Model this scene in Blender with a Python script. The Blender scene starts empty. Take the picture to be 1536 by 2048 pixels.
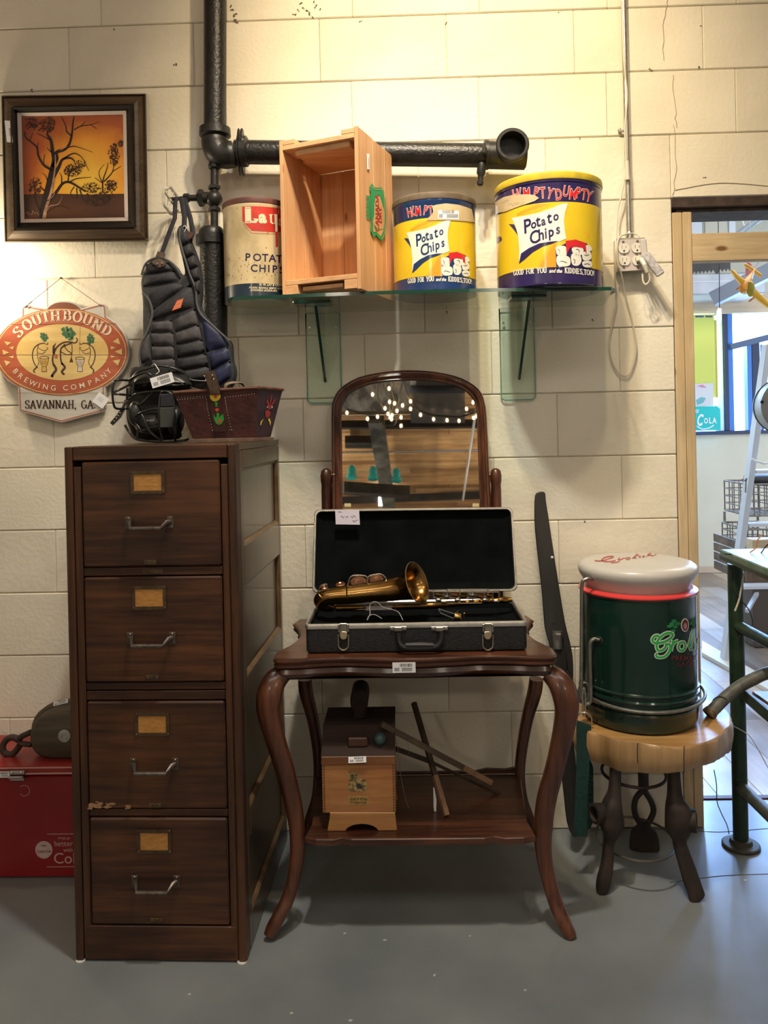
import bpy, bmesh, math, random
from mathutils import Vector, Matrix
random.seed(7)
C = bpy.context.scene.collection
V = Vector
# ------------------------------------------------------------------ camera
CF, CCY, CD, CH = 1600.0, 860.0, 2.566, 1.295          # focal length in pixels, optical centre row, distance, height
yaw, pit, rol = -.0251, -.00315, -.0219
FW = V((math.sin(yaw)*math.cos(pit), math.cos(yaw)*math.cos(pit), math.sin(pit)))
r0 = V((math.cos(yaw), -math.sin(yaw), 0)); u0 = r0.cross(FW)
RT = r0*math.cos(rol)+u0*math.sin(rol); UP = -r0*math.sin(rol)+u0*math.cos(rol)
CAM = V((0, -CD, CH))
cd = bpy.data.cameras.new('camera'); cam = bpy.data.objects.new('camera', cd); C.objects.link(cam)
cd.sensor_fit = 'VERTICAL'; cd.sensor_height = 36; cd.lens = CF/2048*36
cd.shift_y = -(1024-CCY)/2048; cd.clip_start = .02; cd.clip_end = 200
m = Matrix((RT, UP, -FW)).transposed().to_4x4(); m.translation = CAM; cam.matrix_world = m
bpy.context.scene.camera = cam
# ------------------------------------------------------------------ world, light, exposure
sc = bpy.context.scene
sc.view_settings.view_transform = 'Standard'; sc.view_settings.look = 'None'
sc.view_settings.exposure = 0.0; sc.view_settings.gamma = 1
w = bpy.data.worlds.new('sky'); sc.world = w; w.use_nodes = True
w.node_tree.nodes['Background'].inputs[0].default_value = (.62, .78, 1.0, 1)
w.node_tree.nodes['Background'].inputs[1].default_value = 5.0
def light(name, kind, loc, tgt, power, col, size=.05, spot=60, blend=.5, sy=None):
    d = bpy.data.lights.new(name, kind); d.energy = power; d.color = col
    o = bpy.data.objects.new(name, d); C.objects.link(o); o.location = loc
    o.rotation_euler = (V(tgt)-V(loc)).to_track_quat('-Z', 'Y').to_euler()
    if kind == 'AREA':
        d.size = size
        if sy: d.shape = 'RECTANGLE'; d.size_y = sy
    else: d.shadow_soft_size = size
    if kind == 'SPOT': d.spot_size = math.radians(spot); d.spot_blend = blend
    return o
WARM = (1, .80, .50); NEUT = (1, .95, .86)
light('track_spot', 'SPOT', (.12, -1.12, 3.25), (.24, 0, 2.30), 112, WARM, .03, 92, .9)
light('track_spot', 'SPOT', (-.05, -1.20, 3.25), (.05, -.35, .8), 140, NEUT, .055, 84, .9)
light('track_spot', 'SPOT', (.30, -1.32, 3.25), (.20, -.1, 1.6), 52, WARM, .03, 84, .9)
light('sign_lamp', 'POINT', (-1.35, -.13, 1.80), (0, 0, 0), 9, (1, .84, .58), .04)
light('room_fill', 'AREA', (-.9, -3.1, 3.45), (-.9, -3.1, 0), 20, (1, .95, .86), 2.4, sy=.5)  # unseen fill, added to raise the general light level of the room
light('room_fill', 'AREA', (1.2, -2.6, 3.4), (1.2, -2.6, 0), 12, (1, .95, .86), 1.2, sy=.3)  # smaller unseen fill beside it, added likewise
for px_ in (-1.3, 1.5): light('ceiling_fill', 'POINT', (px_, -5.6, 2.75), (0, 0, 0), 38, (1, .88, .70), .09)  # unseen points of light, added to brighten the ceiling planks shown in the mirror
light('far_room_fill', 'AREA', (2.4, 1.8, 3.15), (2.4, 2.0, 0), 46, (1, .95, .88), 1.6, sy=1.2)  # unseen source, added to brighten the toy plane and upper far room
for wx, wp in ((3.4, 1150), (5.2, 420)):
    po = light('window_daylight', 'AREA', (wx, 5.6, 2.6), (wx-1.0, 1.5, .0), wp, (.27, .48, 1), 2.0, sy=1.6)
# ------------------------------------------------------------------ pixel helpers
def ray(x, y): return FW + RT*((x-768)/CF) - UP*((y-CCY)/CF)
def P(x, y, Y=0.0): d = ray(x, y); return CAM + d*((Y+CD)/d.y)      # point of the plane y = Y seen at pixel x, y
def Z(x, y, z=0.0): d = ray(x, y); return CAM + d*((z-CH)/d.z)      # point of the plane z = z
def P3(l, Y=None): return [P(a[0], a[1], a[2] if len(a) > 2 else Y) for a in l]
# ------------------------------------------------------------------ mesh builder
class B:
    def __init__(s): s.v = []; s.f = []
    def add(s, vs, fs):
        n = len(s.v); s.v += [V(p) for p in vs]; s.f += [tuple(i+n for i in f) for f in fs]; return s
    def join(s, o): return s.add(o.v, o.f)
    def xf(s, M): s.v = [M @ p for p in s.v]; return s
    def move(s, *t): t = V(t); s.v = [p+t for p in s.v]; return s
    def box(s, x0, x1, y0, y1, z0, z1, b=.0015):
        if x0 > x1: x0, x1 = x1, x0
        if y0 > y1: y0, y1 = y1, y0
        if z0 > z1: z0, z1 = z1, z0
        b = min(b, (x1-x0)*.45, (y1-y0)*.45, (z1-z0)*.45)
        if b <= 0:
            vs = [(x, y, z) for x in (x0, x1) for y in (y0, y1) for z in (z0, z1)]
            return s.add(vs, [(0, 1, 3, 2), (4, 6, 7, 5), (0, 4, 5, 1), (2, 3, 7, 6), (0, 2, 6, 4), (1, 5, 7, 3)])
        vs = []; X = (x0, x1); Y = (y0, y1); Zz = (z0, z1); ix = {}
        for i in (0, 1):
            for j in (0, 1):
                for k in (0, 1):
                    sx, sy, sz = (b if i == 0 else -b), (b if j == 0 else -b), (b if k == 0 else -b)
                    for a, p in enumerate(((X[i], Y[j]+sy, Zz[k]+sz), (X[i]+sx, Y[j], Zz[k]+sz), (X[i]+sx, Y[j]+sy, Zz[k]))):
                        ix[i, j, k, a] = len(vs); vs.append(p)
        fs = []
        for i in (0, 1):
            fs.append([ix[i, 0, 0, 0], ix[i, 1, 0, 0], ix[i, 1, 1, 0], ix[i, 0, 1, 0]])
            fs.append([ix[0, i, 0, 1], ix[1, i, 0, 1], ix[1, i, 1, 1], ix[0, i, 1, 1]])
            fs.append([ix[0, 0, i, 2], ix[1, 0, i, 2], ix[1, 1, i, 2], ix[0, 1, i, 2]])
        for i in (0, 1):
            for j in (0, 1):
                fs.append([ix[i, j, 0, 0], ix[i, j, 1, 0], ix[i, j, 1, 1], ix[i, j, 0, 1]])
                fs.append([ix[i, 0, j, 0], ix[i, 1, j, 0], ix[i, 1, j, 2], ix[i, 0, j, 2]])
                fs.append([ix[0, i, j, 1], ix[1, i, j, 1], ix[1, i, j, 2], ix[0, i, j, 2]])
                for k in (0, 1): fs.append([ix[i, j, k, 0], ix[i, j, k, 1], ix[i, j, k, 2]])
        c = V(((x0+x1)/2, (y0+y1)/2, (z0+z1)/2)); out = []
        for f in fs:
            a, b2, c2 = [V(vs[q]) for q in f[:3]]; mid = sum((V(vs[q]) for q in f), V())/len(f)
            out.append(tuple(f) if (b2-a).cross(c2-a).dot(mid-c) > 0 else tuple(reversed(f)))
        return s.add(vs, out)
    def bar(s, p, q, w, h, up=(0, 0, 1), b=.0015, w2=None, h2=None):   # rectangular bar from p to q
        p, q = V(p), V(q); d = (q-p); L = d.length; d.normalize(); side = d.cross(V(up))
        if side.length < 1e-4: side = d.cross(V((1, 0, 0)))
        side.normalize(); u = side.cross(d)
        t = B().box(0, L, -.5, .5, -.5, .5, 0) if w2 else B().box(0, L, -w/2, w/2, -h/2, h/2, b)
        if w2: t.v = [V((a.x, a.y*(w+(w2-w)*a.x/L), a.z*(h+((h2 or h)-h)*a.x/L))) for a in t.v]
        return s.add([p+d*a.x+side*a.y+u*a.z for a in t.v], t.f)
    def tube(s, pts, r, n=8, closed=False, flat=1.0, up=None):
        pts = [V(p) for p in pts]; k = len(pts); rr = r if isinstance(r, (list, tuple)) else [r]*k
        T = []
        for i in range(k):
            a = pts[(i-1) % k] if (closed or i > 0) else pts[i]; b = pts[(i+1) % k] if (closed or i < k-1) else pts[i]
            t = b-a; T.append(t.normalized() if t.length > 1e-9 else V((0, 0, 1)))
        nrm = V(up) if up else (V((0, 0, 1)) if abs(T[0].z) < .9 else V((1, 0, 0)))
        nrm = (nrm-T[0]*nrm.dot(T[0])).normalized(); vs = []
        for i in range(k):
            if up: nrm = V(up)
            nrm = nrm-T[i]*nrm.dot(T[i]); nrm.normalize(); bn = T[i].cross(nrm)
            vs += [pts[i]+(nrm*math.cos(a)*flat+bn*math.sin(a))*rr[i] for a in (2*math.pi*j/n for j in range(n))]
        fs = [((i*n+j), (i*n+(j+1) % n), ((i+1) % k*n+(j+1) % n), ((i+1) % k*n+j)) for i in range(k if closed else k-1) for j in range(n)]
        if not closed: fs += [tuple(reversed(range(n))), tuple((k-1)*n+j for j in range(n))]
        return s.add(vs, fs)
    def cyl(s, p, q, r, r2=None, n=20): return s.tube([p, q], [r, r if r2 is None else r2], n)
    def lathe(s, prof, o, ax=(0, 0, 1), n=28, cap=True):
        ax = V(ax).normalized(); o = V(o); a = ax.orthogonal().normalized()
        if abs(ax.z) > .99: a = V((1, 0, 0))
        b = ax.cross(a); vs = []
        for (r, h) in prof: vs += [o+ax*h+(a*math.cos(t)+b*math.sin(t))*r for t in (2*math.pi*j/n for j in range(n))]
        fs = [(i*n+j, i*n+(j+1) % n, (i+1)*n+(j+1) % n, (i+1)*n+j) for i in range(len(prof)-1) for j in range(n)]
        if cap:
            if prof[0][0] > 1e-5: fs.append(tuple(reversed(range(n))))
            if prof[-1][0] > 1e-5: fs.append(tuple((len(prof)-1)*n+j for j in range(n)))
        return s.add(vs, fs)
    def ball(s, c, r, sc=(1, 1, 1), n=14):
        c = V(c); pr = [(r*math.sin(math.pi*i/n*1.0)+1e-6, -r*math.cos(math.pi*i/n)) for i in range(n+1)]
        t = B().lathe(pr, (0, 0, 0), n=n+2); return s.add([c+V((p.x*sc[0], p.y*sc[1], p.z*sc[2])) for p in t.v], t.f)
    def slab(s, pts, thick, nrm=(0, 1, 0), b=0.0):     # polygon (3-D points) extruded along nrm*thick, bevelled front rim when b
        pts = [V(p) for p in pts]; n = len(pts); d = V(nrm)*thick
        A = sum(((pts[i]-pts[0]).cross(pts[(i+1) % n]-pts[0]) for i in range(n)), V())
        if A.dot(d) > 0: pts.reverse(); A = -A
        if b:
            An = A.normalized(); ins = []
            for i in range(n):
                e1 = (pts[i]-pts[i-1]).normalized(); e2 = (pts[(i+1) % n]-pts[i]).normalized()
                n1 = An.cross(e1); n2 = An.cross(e2); mm = n1+n2; L = max(mm.length_squared, .5); ins.append(pts[i]+mm*(2/L)*b)
            dn = d.normalized()*b
            vs = ins+[p+dn for p in pts]+[p+d for p in pts]
            fs = [tuple(range(n))]+[(i, n+i, n+(i+1) % n, (i+1) % n) for i in range(n)]+[(n+i, 2*n+i, 2*n+(i+1) % n, n+(i+1) % n) for i in range(n)]
            fs.append(tuple(reversed(range(2*n, 3*n))))
        else:
            vs = pts+[p+d for p in pts]
            fs = [tuple(range(n)), tuple(reversed(range(n, 2*n)))]+[(i, n+i, n+(i+1) % n, (i+1) % n) for i in range(n)]
        return s.add(vs, fs)
    def ring(s, outer, inner, thick, nrm=(0, 1, 0)):   # frame between two outlines of equal count
        n = len(outer); d = V(nrm)*thick; o = [V(p) for p in outer]; i_ = [V(p) for p in inner]
        vs = o+i_+[p+d for p in o]+[p+d for p in i_]; fs = []
        for k in range(n):
            q = (k+1) % n
            fs += [(k, q, n+q, n+k), (2*n+k, 3*n+k, 3*n+q, 2*n+q), (k, 2*n+k, 2*n+q, q), (n+k, n+q, 3*n+q, 3*n+k)]
        return s.add(vs, fs)
    def loft(s, rings, closed=True, caps=True):        # list of equal-count loops
        n = len(rings[0]); vs = [V(p) for r_ in rings for p in r_]; e = n if closed else n-1
        fs = [(i*n+j, i*n+(j+1) % n, (i+1)*n+(j+1) % n, (i+1)*n+j) for i in range(len(rings)-1) for j in range(e)]
        if caps and closed: fs += [tuple(reversed(range(n))), tuple((len(rings)-1)*n+j for j in range(n))]
        return s.add(vs, fs)
    def puff(s, q, h, back=.012, nu=8, nv=6, p=4, nrm=(0, -1, 0)):   # cushion over a quad (tl, tr, br, bl)
        q = [V(a) for a in q]; N = V(nrm); g = []; bk = []
        for j in range(nv+1):
            for i in range(nu+1):
                u, v_ = i/nu, j/nv; a = (q[0]*(1-u)+q[1]*u)*(1-v_)+(q[3]*(1-u)+q[2]*u)*v_
                g.append(a+N*h*(1-abs(2*u-1)**p)*(1-abs(2*v_-1)**p)); bk.append(a-N*back)
        w_ = nu+1; m_ = len(g); fs = []
        for j in range(nv):
            for i in range(nu):
                a = j*w_+i; fs += [(a, a+w_, a+w_+1, a+1), (m_+a, m_+a+1, m_+a+w_+1, m_+a+w_)]
        rim = [i for i in range(w_)]+[j*w_+nu for j in range(1, nv+1)]+[nv*w_+i for i in range(nu-1, -1, -1)]+[j*w_ for j in range(nv-1, 0, -1)]
        for k in range(len(rim)):
            a, b = rim[k], rim[(k+1) % len(rim)]; fs.append((a, b, m_+b, m_+a))
        return s.add(g+bk, fs)
BASE = {}
def obj(name, b, m_, parent=None, loc=None, sm=.6):
    base = BASE[parent.name] if parent else (V(loc) if loc is not None else V((0, 0, 0)))
    me = bpy.data.meshes.new(name); me.from_pydata([tuple(p-base) for p in b.v], [], b.f)
    me.materials.append(m_)
    if sm:
        me.polygons.foreach_set('use_smooth', [True]*len(me.polygons))
        bm = bmesh.new(); bm.from_mesh(me); bmesh.ops.recalc_face_normals(bm, faces=bm.faces[:]); bm.to_mesh(me); bm.free()
        me.set_sharp_from_angle(angle=sm)
    o = bpy.data.objects.new(name, me); C.objects.link(o)
    if parent: o.parent = parent
    else: o.location = base
    BASE[o.name] = base; return o
def thing(name, label, cat, loc, group=None):
    o = bpy.data.objects.new(name, None); C.objects.link(o); o.location = loc; BASE[o.name] = V(loc)
    o.empty_display_size = .05; return tag(o, label, cat, group)
def tag(o, label, cat, group=None):
    o['label'] = label; o['category'] = cat
    if group: o['group'] = group
    return o
def struct(name, b, m_, sm=.6, loc=None): o = obj(name, b, m_, sm=sm, loc=loc); o['kind'] = 'structure'; return o
def lab(o, l): o['label'] = l; return o
def smooth(pts, k=6, closed=False):                    # Catmull-Rom, any dimension
    pts = [tuple(p) for p in pts]; n = len(pts); out = []
    if n < 3: return [V(p) for p in pts] if len(pts[0]) == 3 else pts
    for i in range(n if closed else n-1):
        g = lambda j: pts[j % n] if closed else pts[max(0, min(n-1, j))]
        a, b, c, d = g(i-1), g(i), g(i+1), g(i+2)
        for t in (q/k for q in range(k)):
            out.append(tuple(.5*(2*b[x]+(c[x]-a[x])*t+(2*a[x]-5*b[x]+4*c[x]-d[x])*t*t+(3*b[x]-a[x]-3*c[x]+d[x])*t**3) for x in range(len(b))))
    if not closed: out.append(pts[-1])
    return [V(p) for p in out] if len(out[0]) == 3 else out
# ------------------------------------------------------------------ materials
def mat(name, c1, c2=None, rough=.5, metal=0., scale=8., stretch=(1, 1, 1), bump=0., bscale=None, coat=0., spec=.5,
        c3=None, lo=.35, hi=.65, detail=4., trans=0., ior=1.45, emit=None, rvar=0.):
    M = bpy.data.materials.new(name); M.use_nodes = True; nt = M.node_tree; N = nt.nodes; L = nt.links
    bs = N['Principled BSDF']; I = bs.inputs
    I['Base Color'].default_value = (*c1, 1); I['Roughness'].default_value = rough; I['Metallic'].default_value = metal
    I['Coat Weight'].default_value = coat; I['Coat Roughness'].default_value = .12
    I['Specular IOR Level'].default_value = spec; I['Transmission Weight'].default_value = trans; I['IOR'].default_value = ior
    if emit: I['Emission Color'].default_value = (*emit[:3], 1); I['Emission Strength'].default_value = emit[3]
    if c2 or bump:
        tc = N.new('ShaderNodeTexCoord'); mp = N.new('ShaderNodeMapping'); mp.inputs['Scale'].default_value = stretch
        L.new(tc.outputs['Object'], mp.inputs[0])
        no = N.new('ShaderNodeTexNoise'); no.inputs['Scale'].default_value = scale; no.inputs['Detail'].default_value = detail
        L.new(mp.outputs[0], no.inputs['Vector'])
    if c2:
        cr = N.new('ShaderNodeValToRGB'); e = cr.color_ramp.elements
        e[0].position = lo; e[1].position = hi; e[0].color = (*c1, 1); e[1].color = (*c2, 1)
        if c3: x = e.new((lo+hi)/2); x.color = (*c3, 1)
        L.new(no.outputs[0], cr.inputs[0]); L.new(cr.outputs[0], I['Base Color'])
        if rvar:
            mr = N.new('ShaderNodeMapRange'); mr.inputs['To Min'].default_value = rough-rvar; mr.inputs['To Max'].default_value = rough+rvar
            L.new(no.outputs[0], mr.inputs[0]); L.new(mr.outputs[0], I['Roughness'])
    if bump:
        nb = no
        if bscale:
            nb = N.new('ShaderNodeTexNoise'); nb.inputs['Scale'].default_value = bscale; nb.inputs['Detail'].default_value = 5
            L.new(mp.outputs[0], nb.inputs['Vector'])
        bu = N.new('ShaderNodeBump'); bu.inputs['Strength'].default_value = bump; bu.inputs['Distance'].default_value = .003
        L.new(nb.outputs[0], bu.inputs['Height']); L.new(bu.outputs[0], I['Normal'])
    return M
def wood(name, c1, c2, axis='x', rough=.4, fine=60., coat=0., bump=.15, knots=False, var=None):
    st = {'x': (.06, 1, 1), 'y': (1, .06, 1), 'z': (1, 1, .06)}[axis]
    M = bpy.data.materials.new(name); M.use_nodes = True; nt = M.node_tree; N = nt.nodes; L = nt.links
    bs = N['Principled BSDF']; I = bs.inputs; I['Roughness'].default_value = rough; I['Coat Weight'].default_value = coat; I['Coat Roughness'].default_value = .15
    tc = N.new('ShaderNodeTexCoord'); mp = N.new('ShaderNodeMapping'); mp.inputs['Scale'].default_value = st; L.new(tc.outputs['Object'], mp.inputs[0])
    n1 = N.new('ShaderNodeTexNoise'); n1.inputs['Scale'].default_value = fine*3; n1.inputs['Detail'].default_value = 6; n1.inputs['Roughness'].default_value = .6
    n2 = N.new('ShaderNodeTexNoise'); n2.inputs['Scale'].default_value = fine*.35; n2.inputs['Detail'].default_value = 3; n2.inputs['Distortion'].default_value = .6
    for q in (n1, n2): L.new(mp.outputs[0], q.inputs['Vector'])
    mx = N.new('ShaderNodeMath'); mx.operation = 'ADD'; L.new(n1.outputs[0], mx.inputs[0]); L.new(n2.outputs[0], mx.inputs[1])
    cr = N.new('ShaderNodeValToRGB'); e = cr.color_ramp.elements; e[0].position = .78/2*2-.0; e[0].position = .80; e[1].position = 1.18
    dv = N.new('ShaderNodeMath'); dv.operation = 'MULTIPLY'; dv.inputs[1].default_value = 1.0; L.new(mx.outputs[0], dv.inputs[0])
    mr = N.new('ShaderNodeMapRange'); mr.inputs['From Min'].default_value = .75; mr.inputs['From Max'].default_value = 1.25; L.new(dv.outputs[0], mr.inputs[0])
    e[0].position = .15; e[1].position = .85; e[0].color = (*c1, 1); e[1].color = (*c2, 1); L.new(mr.outputs[0], cr.inputs[0])
    out = cr.outputs[0]
    n3 = N.new('ShaderNodeTexNoise'); n3.inputs['Scale'].default_value = 3.5; n3.inputs['Detail'].default_value = 3; L.new(tc.outputs['Object'], n3.inputs['Vector'])
    rr = N.new('ShaderNodeValToRGB'); rr.color_ramp.elements[0].position = .35; rr.color_ramp.elements[1].position = .68
    v = var or .72; rr.color_ramp.elements[0].color = (v, v, v, 1); rr.color_ramp.elements[1].color = (1.12, 1.08, 1.04, 1); L.new(n3.outputs[0], rr.inputs[0])
    mm = N.new('ShaderNodeMix'); mm.data_type = 'RGBA'; mm.blend_type = 'MULTIPLY'; mm.inputs[0].default_value = 1
    L.new(out, mm.inputs[6]); L.new(rr.outputs[0], mm.inputs[7]); out = mm.outputs[2]
    if knots:
        vo = N.new('ShaderNodeTexVoronoi'); vo.inputs['Scale'].default_value = 9; mp2 = N.new('ShaderNodeMapping')
        mp2.inputs['Scale'].default_value = {'x': (.45, 1, 1), 'y': (1, .45, 1), 'z': (1, 1, .45)}[axis]; L.new(tc.outputs['Object'], mp2.inputs[0]); L.new(mp2.outputs[0], vo.inputs['Vector'])
        kr = N.new('ShaderNodeValToRGB'); kr.color_ramp.elements[0].position = .05; kr.color_ramp.elements[1].position = .10
        kr.color_ramp.elements[0].color = (.35, .2, .1, 1); kr.color_ramp.elements[1].color = (1, 1, 1, 1); L.new(vo.outputs[0], kr.inputs[0])
        m2 = N.new('ShaderNodeMix'); m2.data_type = 'RGBA'; m2.blend_type = 'MULTIPLY'; m2.inputs[0].default_value = 1
        L.new(out, m2.inputs[6]); L.new(kr.outputs[0], m2.inputs[7]); out = m2.outputs[2]
    L.new(out, I['Base Color'])
    bu = N.new('ShaderNodeBump'); bu.inputs['Strength'].default_value = bump; bu.inputs['Distance'].default_value = .001
    L.new(n1.outputs[0], bu.inputs['Height']); L.new(bu.outputs[0], I['Normal'])
    return M
# ------------------------------------------------------------------ print: lettering as thin real geometry
def font(s, size, bold=0., shear=0., sx=1., align='CENTER', sp=1.):
    c = bpy.data.curves.new('t', 'FONT'); c.body = s; c.size = size; c.offset = bold; c.shear = shear; c.align_x = align
    c.space_character = sp; c.resolution_u = 3; o = bpy.data.objects.new('t', c); C.objects.link(o)
    me = bpy.data.meshes.new_from_object(o); b = B(); b.add([V((p.co.x*sx, p.co.y, 0)) for p in me.vertices], [tuple(f.vertices) for f in me.polygons])
    bpy.data.objects.remove(o); bpy.data.curves.remove(c); bpy.data.meshes.remove(me); return b
def ribbon(b, pts, w, w2=None, closed=False, h=0.):     # nib pen: w on vertical strokes, w2 on horizontal ones
    n = len(pts); L = []; R_ = []
    for i in range(n):
        a = pts[i-1] if (i > 0 or closed) else pts[i]; c = pts[(i+1) % n] if (i < n-1 or closed) else pts[i]
        dx, dy = c[0]-a[0], c[1]-a[1]; l = math.hypot(dx, dy) or 1e-9; dx /= l; dy /= l
        ww = w if w2 is None else w2+(w-w2)*abs(dy)**1.5
        if isinstance(w, (list, tuple)): ww = w[i*len(w)//n]
        L.append((pts[i][0]-dy*ww/2, pts[i][1]+dx*ww/2)); R_.append((pts[i][0]+dy*ww/2, pts[i][1]-dx*ww/2))
    m_ = n if closed else n-1
    b.add([V((p[0], p[1], h)) for p in L+R_], [(n+i, n+(i+1) % n, (i+1) % n, i) for i in range(m_)]); return b
def arc(cx, cy, rx, ry, a0, a1, n=12): return [(cx+rx*math.cos(math.radians(a0+(a1-a0)*i/n)), cy+ry*math.sin(math.radians(a0+(a1-a0)*i/n))) for i in range(n+1)]
# serif stroke capitals on a unit-height cell: (width, strokes, serif feet)
def _g():
    G = {}
    G['S'] = (.62, [smooth([(.55, .78), (.50, .95), (.30, 1), (.08, .88), (.10, .64), (.32, .52), (.53, .38), (.54, .12), (.32, 0), (.12, .05), (.06, .24)], 5)], [])
    G['O'] = (.82, [arc(.41, .5, .34, .5, 0, 360, 28)], [])
    G['U'] = (.80, [[(.14, 1), (.14, .35)]+arc(.40, .3, .26, .3, 180, 360, 12)+[(.66, .35), (.66, 1)]], [(.14, 1), (.66, 1)])
    G['T'] = (.72, [[(.36, 0), (.36, 1)], [(.04, .97), (.68, .97)]], [(.36, 0), (.05, .88, 0), (.67, .88, 0)])
    G['H'] = (.84, [[(.15, 0), (.15, 1)], [(.68, 0), (.68, 1)], [(.15, .5), (.68, .5)]], [(.15, 0), (.15, 1), (.68, 0), (.68, 1)])
    G['B'] = (.72, [[(.15, 0), (.15, 1)], [(.15, .97), (.35, .97)]+arc(.36, .75, .2, .22, 80, -80, 8)+[(.15, .52)], [(.15, .52), (.38, .52)]+arc(.38, .27, .25, .25, 80, -80, 8)+[(.15, .03)]], [(.13, 0), (.13, 1)])
    G['N'] = (.84, [[(.15, 0), (.15, 1)], [(.13, 1), (.69, 0)], [(.69, 0), (.69, 1)]], [(.15, 0), (.13, 1), (.69, 1)])
    G['D'] = (.78, [[(.15, 0), (.15, 1)], [(.15, .97), (.30, .97)]+arc(.30, .5, .38, .47, 88, -88, 14)+[(.15, .03)]], [(.14, 0), (.14, 1)])
    G['A'] = (.80, [[(.08, 0), (.40, 1)], [(.40, 1), (.72, 0)], [(.2, .34), (.6, .34)]], [(.08, 0), (.72, 0)])
    G['V'] = (.80, [[(.08, 1), (.40, 0)], [(.40, 0), (.72, 1)]], [(.08, 1), (.72, 1)])
    G['G'] = (.82, [arc(.42, .5, .34, .5, 48, 330, 20), [(.72, .05), (.72, .42)]], [(.70, .42)])
    G['C'] = (.76, [arc(.42, .5, .34, .5, 48, 312, 20)], [])
    G[','] = (.3, [[(.12, .10), (.15, 0), (.08, -.15)]], [])
    G['.'] = (.3, [[(.12, 0), (.12, .13)]], [])
    G[' '] = (.45, [], [])
    G['E'] = (.68, [[(.15, 0), (.15, 1)], [(.15, .97), (.60, .97)], [(.15, .5), (.5, .5)], [(.15, .03), (.62, .03)]], [(.13, 0), (.13, 1)])
    G['F'] = (.66, [[(.15, 0), (.15, 1)], [(.15, .97), (.60, .97)], [(.15, .5), (.5, .5)]], [(.13, 0), (.13, 1)])
    G['I'] = (.38, [[(.18, 0), (.18, 1)]], [(.18, 0), (.18, 1)])
    G['K'] = (.78, [[(.15, 0), (.15, 1)], [(.62, 1), (.17, .45)], [(.30, .58), (.66, 0)]], [(.15, 0), (.15, 1), (.62, 1), (.66, 0)])
    G['R'] = (.78, [[(.15, 0), (.15, 1)], [(.15, .97), (.38, .97)]+arc(.38, .74, .22, .23, 80, -80, 8)+[(.15, .5)], [(.36, .5), (.66, 0)]], [(.13, 0), (.13, 1), (.66, 0)])
    G['Y'] = (.78, [[(.08, 1), (.38, .45)], [(.70, 1), (.38, .45)], [(.38, .5), (.38, 0)]], [(.08, 1), (.70, 1), (.38, 0)])
    G['!'] = (.3, [[(.13, .3), (.13, 1)], [(.13, 0), (.13, .13)]], [])
    G['L'] = (.66, [[(.15, 0), (.15, 1)], [(.15, .03), (.60, .03), (.62, .25)]], [(.15, 1), (.13, 0)])
    return G
GL = _g()
def serif(s, h, thick=.17, thin=.07, sp=.08, sx=1.):    # centred builder of height h
    b = B(); x = 0
    for ch in s:
        if ch not in GL: x += .4; continue
        wd, st, fe = GL[ch]
        for q in st: ribbon(b, [(x+a*sx, c) for a, c in q], thick, thin)
        for q in fe:
            ww = .17; yy = q[1]
            if len(q) == 2: ribbon(b, [(x+(q[0]-ww)*sx, yy), (x+(q[0]+ww)*sx, yy)], thin*1.1)
            else: ribbon(b, [(x+q[0]*sx, yy+.1), (x+q[0]*sx, yy-.08)], thin*1.1)
        x += wd*sx+sp
    W_ = x-sp; b.v = [V(((p.x-W_/2)*h, p.y*h, p.z)) for p in b.v]; b.W = W_*h; return b
def cut(b, step, axis=0):
    bm = bmesh.new(); vs = [bm.verts.new(p) for p in b.v]
    for f in b.f:
        try: bm.faces.new([vs[i] for i in f])
        except ValueError: pass
    xs = [p[axis] for p in b.v]; k = math.ceil(min(xs)/step)
    no = [0, 0, 0]; no[axis] = 1
    while k*step < max(xs):
        co = [0, 0, 0]; co[axis] = k*step+1e-5
        bmesh.ops.bisect_plane(bm, geom=bm.verts[:]+bm.edges[:]+bm.faces[:], plane_co=co, plane_no=no, dist=1e-7); k += 1
    bm.verts.index_update(); o = B().add([v.co.copy() for v in bm.verts], [tuple(v.index for v in f.verts) for f in bm.faces]); bm.free(); return o
def wrap(b, cx, cy, z0, R_, a0=0., h=.0004):            # (u, v) flat print onto an upright cylinder; a0 = bearing from -y, to the right
    b = cut(b, .007); o = B(); o.f = b.f
    for p in b.v: a = a0+p.x/R_; o.v.append(V((cx+math.sin(a)*(R_+h+p.z), cy-math.cos(a)*(R_+h+p.z), z0+p.y)))
    return o
def flat(b, o, ex, ey, h=.0006):                         # flat print onto a plane: origin, right, up
    ex, ey = V(ex).normalized(), V(ey).normalized(); n = ex.cross(ey); r_ = B(); r_.f = b.f
    r_.v = [V(o)+ex*p.x+ey*p.y+n*(h+p.z) for p in b.v]; return r_
def poly(pts, h=0.): return B().add([V((p[0], p[1], h)) for p in pts], [tuple(range(len(pts)))])
def bend(b, R_, up=True, ex=1., yo=0.):                  # text along an arc (circle radius R_), 0 = baseline
    o = B(); o.f = b.f
    for p in b.v:
        a = p.x/R_; q = (R_+p.y) if up else (R_-p.y)
        o.v.append(V((math.sin(a)*q*ex, (math.cos(a)*q-R_+yo) if up else (R_-math.cos(a)*q+yo), p.z)))
    return o
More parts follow.
